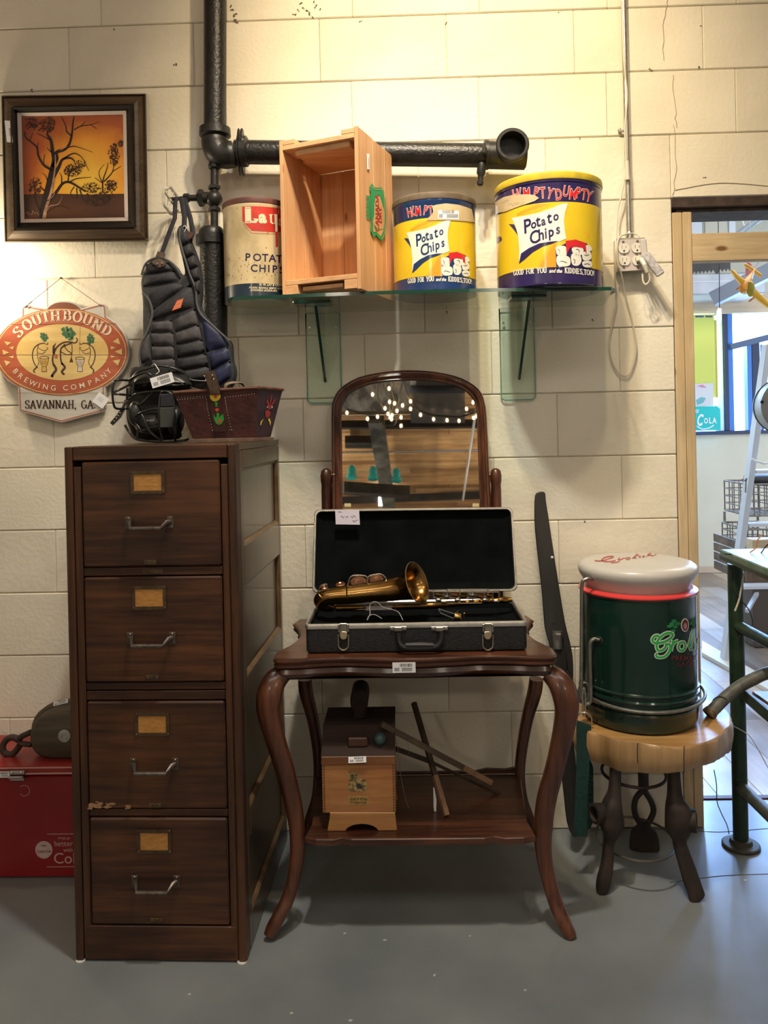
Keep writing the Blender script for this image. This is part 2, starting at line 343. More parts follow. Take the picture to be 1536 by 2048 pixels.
def sticker(parent, o, ex, ey, w_, h_, name='price_sticker', code=True, thick=.0006, m_=None):
    ex, ey = V(ex).normalized(), V(ey).normalized(); n = ex.cross(ey); o = V(o)
    t = B().slab([o-ex*w_/2-ey*h_/2, o+ex*w_/2-ey*h_/2, o+ex*w_/2+ey*h_/2, o-ex*w_/2+ey*h_/2], -thick, n)
    t.v = [p+n*thick for p in t.v]; s_ = obj(name, t, m_ or MT['paper'], parent, loc=None if parent else o, sm=None)
    if code:
        b = B(); x = -w_*.18
        rnd = random.Random(int(w_*1e5))
        while x < w_*.34:
            q = w_*rnd.choice((.012, .02, .03)); b.join(poly([(x, h_*.08), (x+q, h_*.08), (x+q, h_*.38), (x, h_*.38)])); x += q+w_*rnd.choice((.012, .02))
        for yy in (-.08, -.2, -.32): b.join(poly([(-w_*.42, h_*yy), (-w_*.2, h_*yy), (-w_*.2, h_*(yy+.05)), (-w_*.42, h_*(yy+.05))])); b.join(poly([(-w_*.1, h_*yy), (w_*.35, h_*yy), (w_*.35, h_*(yy+.05)), (-w_*.1, h_*(yy+.05))]))
        obj('barcode', flat(b, o, ex, ey, thick+.0003), MT['ink'], s_, sm=None)
    return s_
def quad(b, p, q, r_, s_): return b.add([p, q, r_, s_], [(0, 1, 2, 3)])
MT = {}
def thin_glass(name, tint, ior=1.45, rough=.02):              # clear sheet: tinted see-through plus Fresnel reflection
    M = bpy.data.materials.new(name); M.use_nodes = True; nt = M.node_tree; N = nt.nodes; L = nt.links
    N.remove(N['Principled BSDF']); out = N['Material Output']
    t = N.new('ShaderNodeBsdfTransparent'); t.inputs[0].default_value = (*tint, 1); g = N.new('ShaderNodeBsdfGlossy'); g.inputs['Roughness'].default_value = rough
    f = N.new('ShaderNodeLayerWeight'); f.inputs[0].default_value = .5; mx = N.new('ShaderNodeMixShader')   # same reflectance from either side
    pw = N.new('ShaderNodeMath'); pw.operation = 'POWER'; pw.inputs[1].default_value = 5; L.new(f.outputs['Facing'], pw.inputs[0])
    ma = N.new('ShaderNodeMath'); ma.operation = 'MULTIPLY_ADD'; ma.inputs[1].default_value = .8; ma.inputs[2].default_value = .035; L.new(pw.outputs[0], ma.inputs[0])
    L.new(ma.outputs[0], mx.inputs[0]); L.new(t.outputs[0], mx.inputs[1]); L.new(g.outputs[0], mx.inputs[2]); L.new(mx.outputs[0], out.inputs[0]); return M
MT['paper'] = mat('paper', (.80, .80, .82), rough=.6)
MT['ink'] = mat('ink', (.03, .03, .035), rough=.6)
# ================================================================== SETTING
BLK = mat('painted_block', (.76, .70, .57), (.82, .765, .64), rough=.62, scale=5, bump=.55, bscale=70)
JNT = mat('painted_joint', (.64, .585, .47), (.74, .68, .56), rough=.7, scale=9, bump=.4, bscale=60)
PLASTER = mat('plaster', (.70, .66, .55), (.74, .70, .60), rough=.7, scale=3, bump=.1, bscale=60)
CONC = mat('painted_concrete', (.155, .172, .18), (.225, .242, .248), rough=.24, scale=2.2, bump=.06, bscale=30, c3=(.19, .206, .212), rvar=.07, detail=8)
DARK = mat('dark_paint', (.02, .02, .022), (.04, .038, .036), rough=.6, scale=6)
MORT = .007
OPX, OPZ = P(1345, 500).x, P(1450, 393).z                 # edge and head of the doorway
zj = [2.548+.2032*1-.2032*n for n in range(-4, 14)]        # joint heights, course -4 at the top
_zs = [(P(x, y).z+.2032*n) for x, y, n in ((768, 35, 0), (768, 157, 1), (1050, 278, 2), (1200, 400, 3), (560, 925, 7), (1150, 914, 7), (570, 1428, 11), (1100, 1423, 11), (1150, 1168, 9))]
ZT = sum(_zs)/len(_zs)
base = B().box(-3.0, OPX, MORT, .185, 0, 3.6, 0).box(OPX, 4.0, MORT, .185, OPZ, 3.6, 0)
wall_back = struct('wall_back', base, JNT, sm=None)
# vertical joints seen in each course (pixel column at mid-course)
VJ = {-4: 640, -3: 893, -2: 700, -1: 958, 0: 893, 1: 958, 2: 837, 3: 945, 4: 849, 5: 730, 6: 607, 7: 735, 8: 611, 9: 740, 10: 897, 11: 770, 12: 640}
BMAT = [BLK, mat('painted_block', (.73, .675, .55), (.81, .75, .625), rough=.6, scale=7, bump=.6, bscale=55), mat('painted_block', (.78, .72, .59), (.83, .78, .655), rough=.64, scale=4, bump=.5, bscale=85)]
cache = {}
for n, px in VJ.items():
    zt = ZT-.2032*n; zb = max(zt-.2032, 0.0)
    ymid = 61+127*n+40
    xa = P(px, ymid).x; k0 = int((xa+1.75)/.4064)+1; x = xa-k0*.4064
    lim = 2.2 if zb > OPZ-.06 else OPX
    while x < lim:
        x0, x1 = x, min(x+.4064, lim)
        if zt > OPZ > zb and x1 > OPX:                     # course cut by the door head
            if x0 < OPX: x1 = OPX
        z0_ = OPZ if (zt > OPZ > zb and x0 >= OPX-.001) else zb
        if x1-x0 > .03:
            key = (round(x1-x0, 3), round(zt-z0_, 3), random.randrange(3))
            g = .0016
            if key not in cache:
                w_, h_ = x1-x0, zt-z0_; bb = B().box(.0004, w_-.0004, 0, MORT+.004, g, h_-g, .0026)
                cache[key] = obj('block', bb, BMAT[key[2]], wall_back, sm=None); o = cache[key]
            else:
                o = cache[key].copy(); C.objects.link(o); o.parent = wall_back
            o.location = (x0, random.uniform(-.0009, .0009), z0_)
            o.rotation_euler = (random.uniform(-.001, .001), 0, random.uniform(-.0012, .0012))
        x = x1 if x1 < x+.4064-.001 and x1 < lim else x+.4064
# chips, cracks and nail holes in the wall face
b = B()
for px, py, s_ in [(600, 8, 4), (615, 22, 5), (606, 15, 3), (590, 30, 4), (632, 12, 4), (625, 35, 3), (619, 28, 3), (640, 20, 3), (628, 5, 3), (596, 20, 3), (466, 20, 4), (468, 30, 5), (462, 12, 3), (470, 40, 7), (720, 43, 3), (893, 46, 3), (738, 300, 3), (1118, 24, 2), (1302, 140, 4), (1160, 277, 2.5), (894, 623, 3), (1410, 355, 3), (1402, 52, 2), (1398, 133, 3), (1184, 640, 3), (352, 128, 5), (228, 60, 3), (62, 180, 4), (1170, 1042, 3)]:
    c = P(px, py, -.0012); r_ = s_/1600*2.56
    for q in range(3):
        a = random.random()*6; cc = c+V((math.cos(a), 0, math.sin(a)))*r_*.5*q
        b.slab([cc+V((math.cos(t)*r_*random.uniform(.3, .6), 0, math.sin(t)*r_*random.uniform(.25, .5))) for t in (i*1.05 for i in range(6))], .001, (0, 1, 0))
o = obj('chipped_spots', b, mat('bare_block', (.16, .13, .10), rough=.9), wall_back, sm=None)
b = B()
for l in ([(1186, 380), (1188, 300), (1345, 262), (1343, 200)], [(1335, 0), (1328, 40), (1326, 120)], [(1348, 250), (1352, 330), (1346, 390)], [(1350, 380), (1440, 366), (1536, 372)]):
    if l[0] == (1186, 380): l = [(1345, 150), (1350, 210), (1352, 255)]
    l = [(x+random.uniform(-2, 2), y) for x, y in smooth(l, 6)]
    b.tube(P3(l, -.0016), .0011, 4)
obj('paint_crack', b, mat('crack', (.42, .36, .26), rough=.9), wall_back, sm=None)
b = B().box(-1.6, OPX, -.001, .006, 0, .004, 0); 
floor = struct('floor', B().box(-3.0, 4.0, -8.0, .184, -.15, 0, 0), CONC, sm=None)
ds = B()
for px, py in [(583, 2026), (869, 1950), (700, 2040), (380, 1988), (690, 1866), (770, 1880), (940, 1872), (1490, 1760), (1050, 1980)]:
    c = Z(px, py, .0006); ds.slab([c+V((math.cos(t)*random.uniform(.002, .007), math.sin(t)*random.uniform(.002, .005), 0)) for t in range(6)], -.0004, (0, 0, 1))
obj('paint_fleck', ds, mat('fleck', (.45, .43, .38), rough=.8), floor, sm=None)
ds = B()
for l in ([(1340, 1765), (1440, 1752), (1536, 1748)], [(1380, 1660), (1440, 1664), (1536, 1657)], [(1180, 1662), (1260, 1656), (1340, 1660)]):
    ds.tube([Z(x, y, .0003) for x, y in smooth(l, 6)], .0009, 4)
obj('floor_crack', ds, mat('dirt', (.05, .045, .04), rough=.9), floor, sm=None)
# ceiling of planks (seen in the tilted mirror) and the other walls
CEIL = 3.6
CW = [wood('ceiling_plank', a, b_, 'x', rough=.6, fine=20) for a, b_ in (((.52, .27, .11), (.78, .48, .22)), ((.34, .17, .07), (.58, .32, .14)), ((.58, .33, .14), (.84, .54, .27)))]
ceiling = struct('ceiling', B().box(-3.0, 4.0, -8.0, 0.185, CEIL+.02, CEIL+.1, 0), DARK, sm=None)
y = -7.98; pl = {}
while y < .15:
    k = random.randrange(3)
    for x0, x1 in ((-2.99, random.uniform(-.6, .9)), (None, 3.99)):
        if x0 is None: x0 = xe+.004
        xe = x1
        o = obj('plank', B().box(x0, x1, y, y+.136, CEIL, CEIL+.02, .003), CW[random.randrange(3)], ceiling, sm=None)
    y += .14
for nm, bb, mm in (('wall_left', B().box(-3.1, -3.0, -8.0, .185, 0, CEIL, 0), PLASTER), ('wall_right', B().box(4.0, 4.1, -8.0, .185, 0, CEIL, 0), PLASTER), ('wall_front', B().box(-3.0, 4.0, -8.1, -8.0, 0, CEIL, 0), PLASTER)):
    struct(nm, bb, mm, sm=None)
# doorway: steel head, rough studs and header
STUD = wood('pine_stud', (.56, .42, .24), (.74, .58, .37), 'z', rough=.6, fine=30, knots=True, var=.85)
STUDX = wood('pine_header', (.56, .42, .24), (.74, .58, .37), 'x', rough=.6, fine=30, knots=True, var=.85)
struct('trim_1', B().box(OPX-.002, 2.4, .004, .16, OPZ-.030, OPZ, .002).box(OPX+.02, 2.4, .02, .15, OPZ-.042, OPZ-.031, .001), mat('rusted_lintel', (.03, .02, .018), (.07, .045, .035), rough=.7, scale=30, bump=.3), sm=None)
xb = P(1366, 500).x; xc = P(1385, 500).x; zt = OPZ-.045
struct('trim_2', B().box(OPX+.003, xb, .003, .092, .0, zt, .002), STUD, sm=None)
struct('trim_3', B().box(xb+.001, xc, .001, .090, .0, zt, .002), STUD, sm=None)
struct('trim_4', B().box(xc+.001, 2.4, .004, .042, P(1450, 522, .01).z, P(1450, 466, .01).z, .002), STUDX, sm=None)
nb = B()
for px, py in ((1358, 667), (1374, 502), (1373, 570), (1374, 835), (1361, 728), (1384, 630)):
    c = P(px, py, -.0005); nb.lathe([(.0035, 0), (.003, .002)], c, (0, -1, 0), 8)
# ------------------------------------------------------------------ far room
FY = 4.30
FR = mat('far_wall', (.66, .61, .47), (.70, .65, .52), rough=.7, scale=3)
sill = P(1440, 862, FY).z; bt, bb_ = P(1450, 590, FY).z, P(1450, 628, FY).z
struct('wall_far', B().box(.5, 8.0, FY, FY+.15, -.15, sill, 0).box(.5, 8.0, FY, FY+.15, bt, 3.3, 0), FR, sm=None)
struct('baseboard_far', B().box(.5, 8.0, FY-.02, FY-.001, -.0, .055, .003), mat('baseboard', (.60, .45, .33), rough=.5), sm=None)
far_floor = struct('floor_far', B().box(.2, 8.0, .187, FY+.15, -.15, -.006, 0), DARK, sm=None)
tones = [((.30, .21, .15), (.40, .30, .22)), ((.42, .33, .25), (.52, .42, .33)), ((.22, .16, .13), (.31, .24, .19)), ((.48, .40, .32), (.60, .51, .42)), ((.34, .29, .26), (.44, .38, .34))]
PM = [wood('vinyl_plank', a, c, 'y', rough=.28, fine=14, bump=.03) for a, c in tones]
xr = .60
while xr < 4.4:
    y = .215+random.uniform(-.8, 0); k = 0
    while y < FY-.02:
        y1 = min(y+.92, FY-.022); ya = max(y, .215)
        if y1-ya > .05: obj('plank', B().box(xr+.0008, xr+.1512, ya+.0008, y1-.0008, -.006, 0, .0008), random.choice(PM), far_floor, sm=None)
        y = y+.92
    xr += .152
struct('trim_5', B().box(OPX-.3, 4.0, .187, .213, -.10, .004, .002), mat('threshold_strip', (.10, .02, .02), (.05, .02, .02), rough=.5, scale=30), sm=None)
struct('wall_far_right', B().box(8.0, 8.1, .187, FY+.1, 0, 3.3, 0), FR, sm=None)
struct('wall_far_left', B().box(.4, .5, .187, FY+.1, 0, 3.3, 0), FR, sm=None)
struct('ceiling_far', B().box(.4, 8.1, .187, FY+.1, 3.3, 3.4, 0), mat('grey_deck', (.16, .16, .17), (.22, .22, .23), rough=.7), sm=None)
# storefront window: frames, mullions, panes
BLU = mat('blue_painted_frame', (.05, .20, .62), rough=.35); NAVY = mat('dark_frame', (.02, .025, .07), rough=.4); WHT = mat('white_frame', (.75, .76, .78), rough=.5)
GLASSW = thin_glass('window_glass', (.97, 1, .99))
def fx(px, py=740, Y=FY): return P(px, py, Y).x
def fz(py, px=1470, Y=FY): return P(px, py, Y).z
win = struct('window_1', B().box(.5, 8.0, FY-.03, FY+.10, sill-.03, sill, .002).box(.5, 8.0, FY+.02, FY+.10, bb_, bb_+.05, .002), NAVY, sm=None)
def part(name, bb, mm, par, sm=None): return obj(name, bb, mm, par, sm=sm)
part('mullion', B().box(fx(1449), fx(1457), FY+.0, FY+.09, sill, bb_, .003), NAVY, win)
part('mullion', B().box(fx(1457)+.001, fx(1468), FY+.01, FY+.08, sill, bb_, .003), BLU, win)
part('window_post', B().box(fx(1436), fx(1449)-.001, FY+.02, FY+.08, sill, bb_, .003), WHT, win)
part('transom', B().bar((fx(1461), FY-.01, fz(694)), (fx(1600), FY-.01, fz(662)), .05, .05), mat('steel_blue_bar', (.10, .14, .24), rough=.4), win)
part('door_frame', B().box(fx(1494, 780), fx(1503, 780), FY-.02, FY+.06, sill, fz(690), .003), BLU, win)
part('door_stile', B().box(fx(1503, 780)+.001, fx(1519, 780), FY-.02, FY+.05, sill, fz(682), .003), NAVY, win)
part('door_frame', B().box(fx(1523, 780), fx(1527, 780), FY-.0, FY+.06, sill, fz(690), .003), BLU, win)
for x0 in (.5, 2.9, 4.9, 6.8):
    x1 = {.5: 2.9, 2.9: 4.9, 4.9: 6.8, 6.8: 8.0}[x0]
    part('pane', B().box(x0+.01, x1-.01, FY+.088, FY+.094, sill, bb_, 0), GLASSW, win)
for x0 in (4.9, 6.8): part('mullion', B().box(x0-.03, x0+.03, FY+.0, FY+.087, sill, bb_, .003), BLU, win)
struct('trim_6', B().box(.5, 6.0, FY-.045, FY-.001, bb_, bt, .003), wood('pale_header', (.62, .46, .30), (.74, .58, .40), 'x', rough=.6, fine=30, var=.9), sm=None)
# things high in the far room
b = B().box(fx(1300, 560), fx(1478, 560), FY-.5, FY-.06, fz(588, Y=FY-.5), fz(545, Y=FY-.5), .01)
o = tag(obj('duct', b, mat('galvanised', (.45, .47, .52), (.55, .57, .60), rough=.45, metal=.3), loc=(fx(1400, 560), FY-.3, fz(588))), 'pale grey sheet metal duct above the far window header', 'duct')
part('seam', B().box(fx(1300, 560), fx(1440, 560), FY-.506, FY-.5, fz(563, Y=FY-.5), fz(561, Y=FY-.5), 0), WHT, o)
o = tag(obj('duct', B().bar((fx(1425, 600, 3.4), 3.4, fz(598, Y=3.4)), (fx(1700, 500, 3.0), 3.0, fz(462, 1700, 3.0)), .12, .10), mat('blue_grey_duct', (.18, .21, .26), rough=.5), loc=(fx(1440, 600, 3.4), 3.4, fz(590, Y=3.4)), sm=None), 'slate blue steel beam slanting up to the right behind the toy plane', 'beam'); o.name = 'slanting_beam'
vs = []; n = 30; xa, xz = fx(1386, 540, 3.2), fx(1461, 540, 3.2)
top = [V((xa+(xz-xa)*i/n, 3.2, fz(524, 1420, 3.2)+.0)) for i in range(n+1)]
bot = [V((xa+(xz-xa)*i/n, 3.2, fz(544-5*(i/n)+(3 if i % 3 == 0 else -2)+(9 if i in (19, 20) else 0), 1420, 3.2))) for i in range(n+1)]
tag(obj('black_valance', B().slab(top+bot[::-1], .02, (0, 1, 0)), DARK, loc=(xa, 3.2, bot[0].z), sm=None), 'black ragged edged valance hanging under the wooden header', 'valance')
p0 = part('cream_panel', B().box(fx(1410, 440, 3.9), fx(1454, 440, 3.9), 3.9, 3.93, fz(480, Y=3.9), 3.28, .002), FR, bpy.data.objects['ceiling_far'])
for a, b_ in ((1385, 1404), (1461, 1471)): part('white_panel', B().box(fx(a-3, 440, 3.9), fx(b_, 440, 3.9), 3.9, 3.93, fz(480, Y=3.9), 3.28, .002), mat('bright_panel', (.8, .82, .85), rough=.5), bpy.data.objects['ceiling_far'])
for i in range(6): part('joist', B().box(fx(1474, 440, 3.3), 7.9, 3.95-.5*i, 4.0-.5*i, 3.2, 3.298, .002), mat('joist_paint', (.32, .33, .35), rough=.6), bpy.data.objects['ceiling_far'])
t = B().tube(P3([(1474, 470, 2.6), (1540, 420, 2.0), (1640, 350, 1.6)]), .022, 10)
o = tag(obj('sprinkler_pipe', t, mat('pipe_grey', (.34, .35, .38), rough=.4), loc=P(1474, 470, 2.6)), 'grey ceiling pipe slanting through the opening above the header', 'pipe')
part('hanger', B().tube(P3([(1490, 385, 2.4), (1490, 430, 2.4), (1484, 440, 2.4), (1488, 452, 2.4), (1497, 448, 2.4)]), .006, 6), mat('hanger', (.5, .5, .52), rough=.4, metal=.6), o)
# ================================================================== THINGS, LEFT HALF
def kk(Y): return (CD+Y)/CF                                # metres per pixel at depth Y
def onpx(b, s, ox, oy, Y, h=0.): o = B(); o.f = b.f; o.v = [P(ox+p.x/s, oy+p.y/s, Y)+V((0, -h-p.z, 0)) for p in b.v]; return o
def at2(b, x, y, rot=0., sc=1., flip=True):                # place a y-up print builder in y-down pixel space
    c, s_ = math.cos(rot), math.sin(rot); o = B(); o.f = b.f
    for p in b.v:
        a, d = p.x*sc, -p.y*sc; o.v.append(V((x+a*c-d*s_, y+a*s_+d*c, p.z)))
    return o
def pxl(l, s, ox, oy): return [(ox+a[0]/s, oy+a[1]/s)+tuple(a[2:]) for a in l]
IRON = mat('black_iron', (.007, .007, .007), (.014, .013, .012), rough=.36, scale=40, bump=.7, bscale=110)
IRONS = mat('black_iron_fitting', (.009, .009, .009), (.017, .016, .015), rough=.42, scale=40, bump=.4, bscale=60)
CHIP = mat('bare_chip', (.62, .48, .36), (.35, .18, .10), rough=.8, scale=90)
YP = -.088; kp = kk(YP)
pr_ = thing('drain_pipe', 'black iron drain pipe coming down the wall with an elbow and a long horizontal arm', 'pipe', P(427, 760, YP))
def pc(x, y, Y=YP): return P(x, y, Y)
top = pc(430, 0); d_ = (pc(429.5, 250)-top); tp = top-d_*((3.6-top.z)/abs(d_.z)) if abs(d_.z) > 0 else top; tp.z = CEIL-.002
obj('riser', B().cyl(tp, pc(430, 262), 22.5*kp, n=28), IRON, pr_)
b = B(); cs = smooth([pc(430, 272), pc(430, 290), pc(437, 305), pc(452, 310), pc(470, 306)], 5)
b.tube(cs, [26*kp, 25*kp, 26*kp]+[27*kp]*(len(cs)-5)+[25*kp, 24*kp], 24); b.lathe([(27*kp, -10*kp), (31*kp, -9*kp), (31.5*kp, 6*kp), (27*kp, 9*kp)], pc(430, 266), (0, 0, -1), 24)
obj('elbow', b, IRONS, pr_)
b = B(); c = pc(481, 303); A = V((1, 0, -.01)); ol = []
for a in range(0, 360, 12):
    r_ = 29+17*max(0, math.cos(math.radians(a-90)))**14+19*max(0, math.cos(math.radians(a-275)))**14+4*max(0, math.cos(math.radians(a-30)))**4
    ol.append(c+V((0, math.cos(math.radians(a))*r_*kp, math.sin(math.radians(a))*r_*kp)))
b.slab([p-A*4*kp for p in ol], 3.2*kp, A, .8*kp); b.slab([p+A*2*kp for p in ol], 4*kp, A, .8*kp)
b.lathe([(26*kp, 0), (30*kp, 2*kp), (30*kp, 14*kp), (25*kp, 17*kp)], pc(480, 303), A, 24); b.lathe([(5*kp, 0), (5*kp, 8*kp), (2*kp, 9*kp)], pc(484, 283, YP-.03), (0, -1, .2), 6)
obj('clamp_flange', b, IRONS, pr_)
obj('horizontal_pipe', B().cyl(pc(470, 304), pc(1052, 312), 23.5*kp, n=28), IRON, pr_)
b = B().cyl(pc(974, 310), pc(1050, 312), 27*kp, n=28); b.lathe([(27*kp, 0), (29*kp, 1*kp), (29*kp, 8*kp), (26*kp, 9*kp)], pc(968, 310), (1, 0, 0), 26)
ctr = pc(1017, 310); b.lathe([(25*kp, 0), (25*kp, 46*kp), (31*kp, 50*kp), (32*kp, 60*kp), (30*kp, 62*kp), (25*kp, 62*kp), (24*kp, 30*kp), (.001, 29*kp)], ctr, (0, -1, 0), 30, cap=False)
obj('tee', b, IRONS, pr_)
b = B().lathe([(4*kp, 0), (9*kp, 3*kp), (9*kp, 22*kp), (6*kp, 27*kp), (5*kp, 38*kp), (7*kp, 40*kp), (6*kp, 46*kp), (3*kp, 48*kp)], pc(964, 325, YP-.02), (-.12, -.1, -1), 12)
b.lathe([(5*kp, 0), (5*kp, 25*kp), (3*kp, 27*kp)], pc(970, 290, YP-.03), (-.1, -.5, -.8), 8)
obj('bleed_valve', b, IRONS, pr_)
b = B()
for x, y, s_ in [(849, 303, 3), (866, 304, 5), (884, 305, 6), (892, 306, 7), (899, 303, 4), (915, 303, 3), (912, 306, 3), (495, 294, 4), (880, 308, 4), (493, 299, 3)]:
    c = pc(x, y, YP-22.8*kp*.99); b.slab([c+V((math.cos(t)*s_*kp*.5, 0, math.sin(t)*s_*kp*.35*random.uniform(.7, 1.3))) for t in range(6)], .0015, (0, 1, 0))
obj('chipped_paint', b, CHIP, pr_, sm=None)
b = B()
def nut(x, y, r_, h, ax=(0, 0, 1), n=6): b.lathe([(r_*.86*kp, -h*kp/2), (r_*kp, -h*kp*.3), (r_*kp, h*kp*.3), (r_*.86*kp, h*kp/2)], pc(x, y), ax, n)
nut(429, 332, 12.5, 12, n=16); b.cyl(pc(429, 322), pc(429, 480), 8*kp, n=16); nut(428.5, 375, 12.5, 9); nut(428.5, 419, 12.5, 9); obj('small_riser', b, IRONS, pr_)
b = B().ball(pc(428, 398), 17*kp); b.cyl(pc(430, 396), pc(406, 396), 12*kp, n=18); nut(402, 396, 17, 12, (1, 0, 0)); b.cyl(pc(396, 396), pc(378, 396), 6.5*kp, n=14); nut(373, 396, 9, 12, (1, 0, 0)); b.cyl(pc(368, 396), pc(340, 399), 4*kp, n=12)
obj('valve_body', b, IRONS, pr_)
hw = B(); c = pc(341, 401); ring = []
for i in range(48):
    a = 2*math.pi*i/48; rr_ = (25+1.6*math.cos(6*a))*kp; ring.append(c+V((math.sin(a)*rr_*.30, math.sin(a)*rr_, math.cos(a)*rr_)))
hw.tube(ring, 3.2*kp, 8, closed=True)
for i in range(0, 48, 12): hw.tube([c, ring[i+4]], 2.2*kp, 6)
hw.ball(c, 5*kp); obj('handwheel', hw, mat('white_handwheel', (.62, .60, .52), (.40, .37, .30), rough=.5, scale=60), pr_)
b = B().lathe([(41*kp*1.0, -300*kp), (27*kp, -300*kp), (27*kp, 0)], pc(427, 485), (0, 0, 1), 28) if 0 else B().cyl(pc(427, 485), pc(429, 868), 27*kp, n=28)
obj('lower_pipe', b, IRON, pr_)
b = B().lathe([(27*kp, -8*kp), (33*kp, -6*kp), (33*kp, 12*kp), (27*kp, 14*kp), (26*kp, 22*kp), (20*kp, 29*kp), (8*kp, 30*kp)], pc(424, 484), (0, 0, 1), 12)
obj('pipe_cap', b, IRONS, pr_)

# ---- framed sunset painting
def q4(l, Y): return [P(x, y, Y) for x, y in l]
OUT = [(2.5, 191), (292, 187), (297, 483), (9, 485)]; LIN = [(33.9, 225.4), (252.7, 220.8), (256.7, 442.4), (41, 446)]; CAN = [(43.8, 232.9), (245.8, 229.4), (248.8, 434.7), (49.4, 437.9)]
def lerpq(a, b_, t): return [(p[0]+(q[0]-p[0])*t, p[1]+(q[1]-p[1])*t) for p, q in zip(a, b_)]
pa = thing('framed_painting', 'square sunset painting with bare black trees in a wide brown wooden frame', 'painting', P(150, 486, -.004))
FRM = wood('dark_frame_wood', (.045, .028, .017), (.10, .065, .04), 'x', rough=.35, fine=40)
BLKW = mat('black_moulding', (.015, .013, .011), rough=.4)
rings = [q4(lerpq(OUT, LIN, t), Y) for t, Y in ((0, -.004), (0, -.026), (.06, -.031), (.12, -.026), (.2, -.034), (.42, -.046), (.6, -.050), (.68, -.047))]
b = B().loft(rings, caps=False); obj('frame', b, FRM, pa, sm=.3)
b = B().loft([q4(lerpq(OUT, LIN, t), Y) for t, Y in ((.68, -.047), (.70, -.053), (.8, -.050), (.98, -.034), (1, -.028))], caps=False); obj('inner_moulding', b, BLKW, pa, sm=.3)
b = B().loft([q4(lerpq(LIN, CAN, t), Y) for t, Y in ((0, -.034), (.1, -.036), (.9, -.031), (1, -.026))], caps=False); obj('linen_liner', b, mat('liner', (.60, .50, .44), rough=.8, bump=.3, bscale=200), pa, sm=.3)
YC = -.027; cv = q4(CAN, YC)
M_ = bpy.data.materials.new('sunset_paint'); M_.use_nodes = True; nt = M_.node_tree; N = nt.nodes; L = nt.links
I = N['Principled BSDF'].inputs; I['Roughness'].default_value = .45
tc = N.new('ShaderNodeTexCoord'); mp = N.new('ShaderNodeMapping'); cc0 = P(176, 374, YC)-P(150, 486, -.004)
mp.inputs['Location'].default_value = -cc0; L.new(tc.outputs['Object'], mp.inputs[0])
ms = N.new('ShaderNodeVectorMath'); ms.operation = 'MULTIPLY'; ms.inputs[1].default_value = (1.1, 0, 1); L.new(mp.outputs[0], ms.inputs[0])
ln = N.new('ShaderNodeVectorMath'); ln.operation = 'LENGTH'; L.new(ms.outputs[0], ln.inputs[0])
no = N.new('ShaderNodeTexNoise'); no.inputs['Scale'].default_value = 14; L.new(tc.outputs['Object'], no.inputs[0])
ma = N.new('ShaderNodeMath'); ma.operation = 'MULTIPLY_ADD'; ma.inputs[1].default_value = .10; ma.inputs[2].default_value = -.05; L.new(no.outputs[0], ma.inputs[0])
ad = N.new('ShaderNodeMath'); ad.operation = 'ADD'; L.new(ln.outputs['Value'], ad.inputs[0]); L.new(ma.outputs[0], ad.inputs[1])
cr = N.new('ShaderNodeValToRGB'); e = cr.color_ramp.elements; e[0].position = .03; e[0].color = (.95, .58, .06, 1); e[1].position = .30; e[1].color = (.26, .045, .012, 1)
x_ = e.new(.15); x_.color = (.80, .30, .02, 1); x_ = e.new(.22); x_.color = (.42, .09, .015, 1)
L.new(ad.outputs[0], cr.inputs[0]); L.new(cr.outputs[0], I['Base Color'])
obj('canvas', B().slab(cv, .006, (0, 1, 0)), M_, pa, sm=None)
s9 = 4.955
def pz(b_, h): return onpx(b_, s9, 0, 180, YC, h)
obj('painted_ground', pz(poly([(238, 1035), (520, 1028), (900, 1036), (1230, 1028), (1233, 1262), (245, 1276)]), .0004), mat('ground_paint', (.10, .035, .015), (.045, .02, .012), rough=.5, scale=14, stretch=(.3, 1, 1)), pa, sm=None)
tr = B()
def limb(pts, w0, w1): q = smooth(pts, 5); n = len(q); ribbon(tr, q, [w0+(w1-w0)*i/n for i in range(n)])
limb([(425, 1272), (440, 1130), (480, 960), (510, 820), (535, 700), (520, 600), (505, 500), (470, 440), (480, 400)], 75, 9)
limb([(500, 800), (560, 690), (560, 620), (640, 590), (690, 530), (715, 420), (722, 330), (735, 262)], 42, 8)
limb([(505, 790), (430, 740), (380, 650), (365, 570), (300, 510), (255, 470), (243, 415)], 24, 8)
limb([(530, 860), (580, 770), (620, 690), (700, 675), (745, 715)], 40, 8); limb([(620, 690), (700, 640), (755, 632), (820, 680), (880, 800)], 16, 4)
limb([(480, 1110), (560, 1010), (620, 930), (690, 915), (790, 970), (850, 1010)], 34, 12); limb([(620, 590), (720, 560), (800, 575), (920, 618)], 12, 3)
limb([(715, 460), (660, 410), (650, 350), (610, 270)], 14, 6); limb([(735, 395), (800, 360), (900, 345), (980, 320)], 12, 3); limb([(800, 360), (850, 310)], 8, 3); limb([(900, 345), (960, 385)], 7, 2)
limb([(505, 500), (430, 460), (365, 430)], 12, 4); limb([(520, 620), (490, 600), (465, 570)], 14, 3); limb([(690, 915), (760, 880), (905, 865)], 14, 3); limb([(675, 910), (680, 860), (700, 800)], 14, 6)
limb([(610, 930), (610, 860), (590, 820)], 12, 3); limb([(760, 970), (765, 1075)], 12, 3); limb([(735, 960), (700, 1020), (725, 1070)], 10, 3); limb([(790, 985), (830, 1100)], 14, 4)
limb([(1020, 1010), (1020, 900), (1060, 780), (1070, 720)], 16, 4); limb([(1030, 910), (1110, 820), (1130, 740)], 14, 5); limb([(1115, 810), (1200, 755)], 8, 2); limb([(1020, 930), (980, 820), (1035, 735)], 10, 3); limb([(1010, 920), (940, 868)], 8, 2)
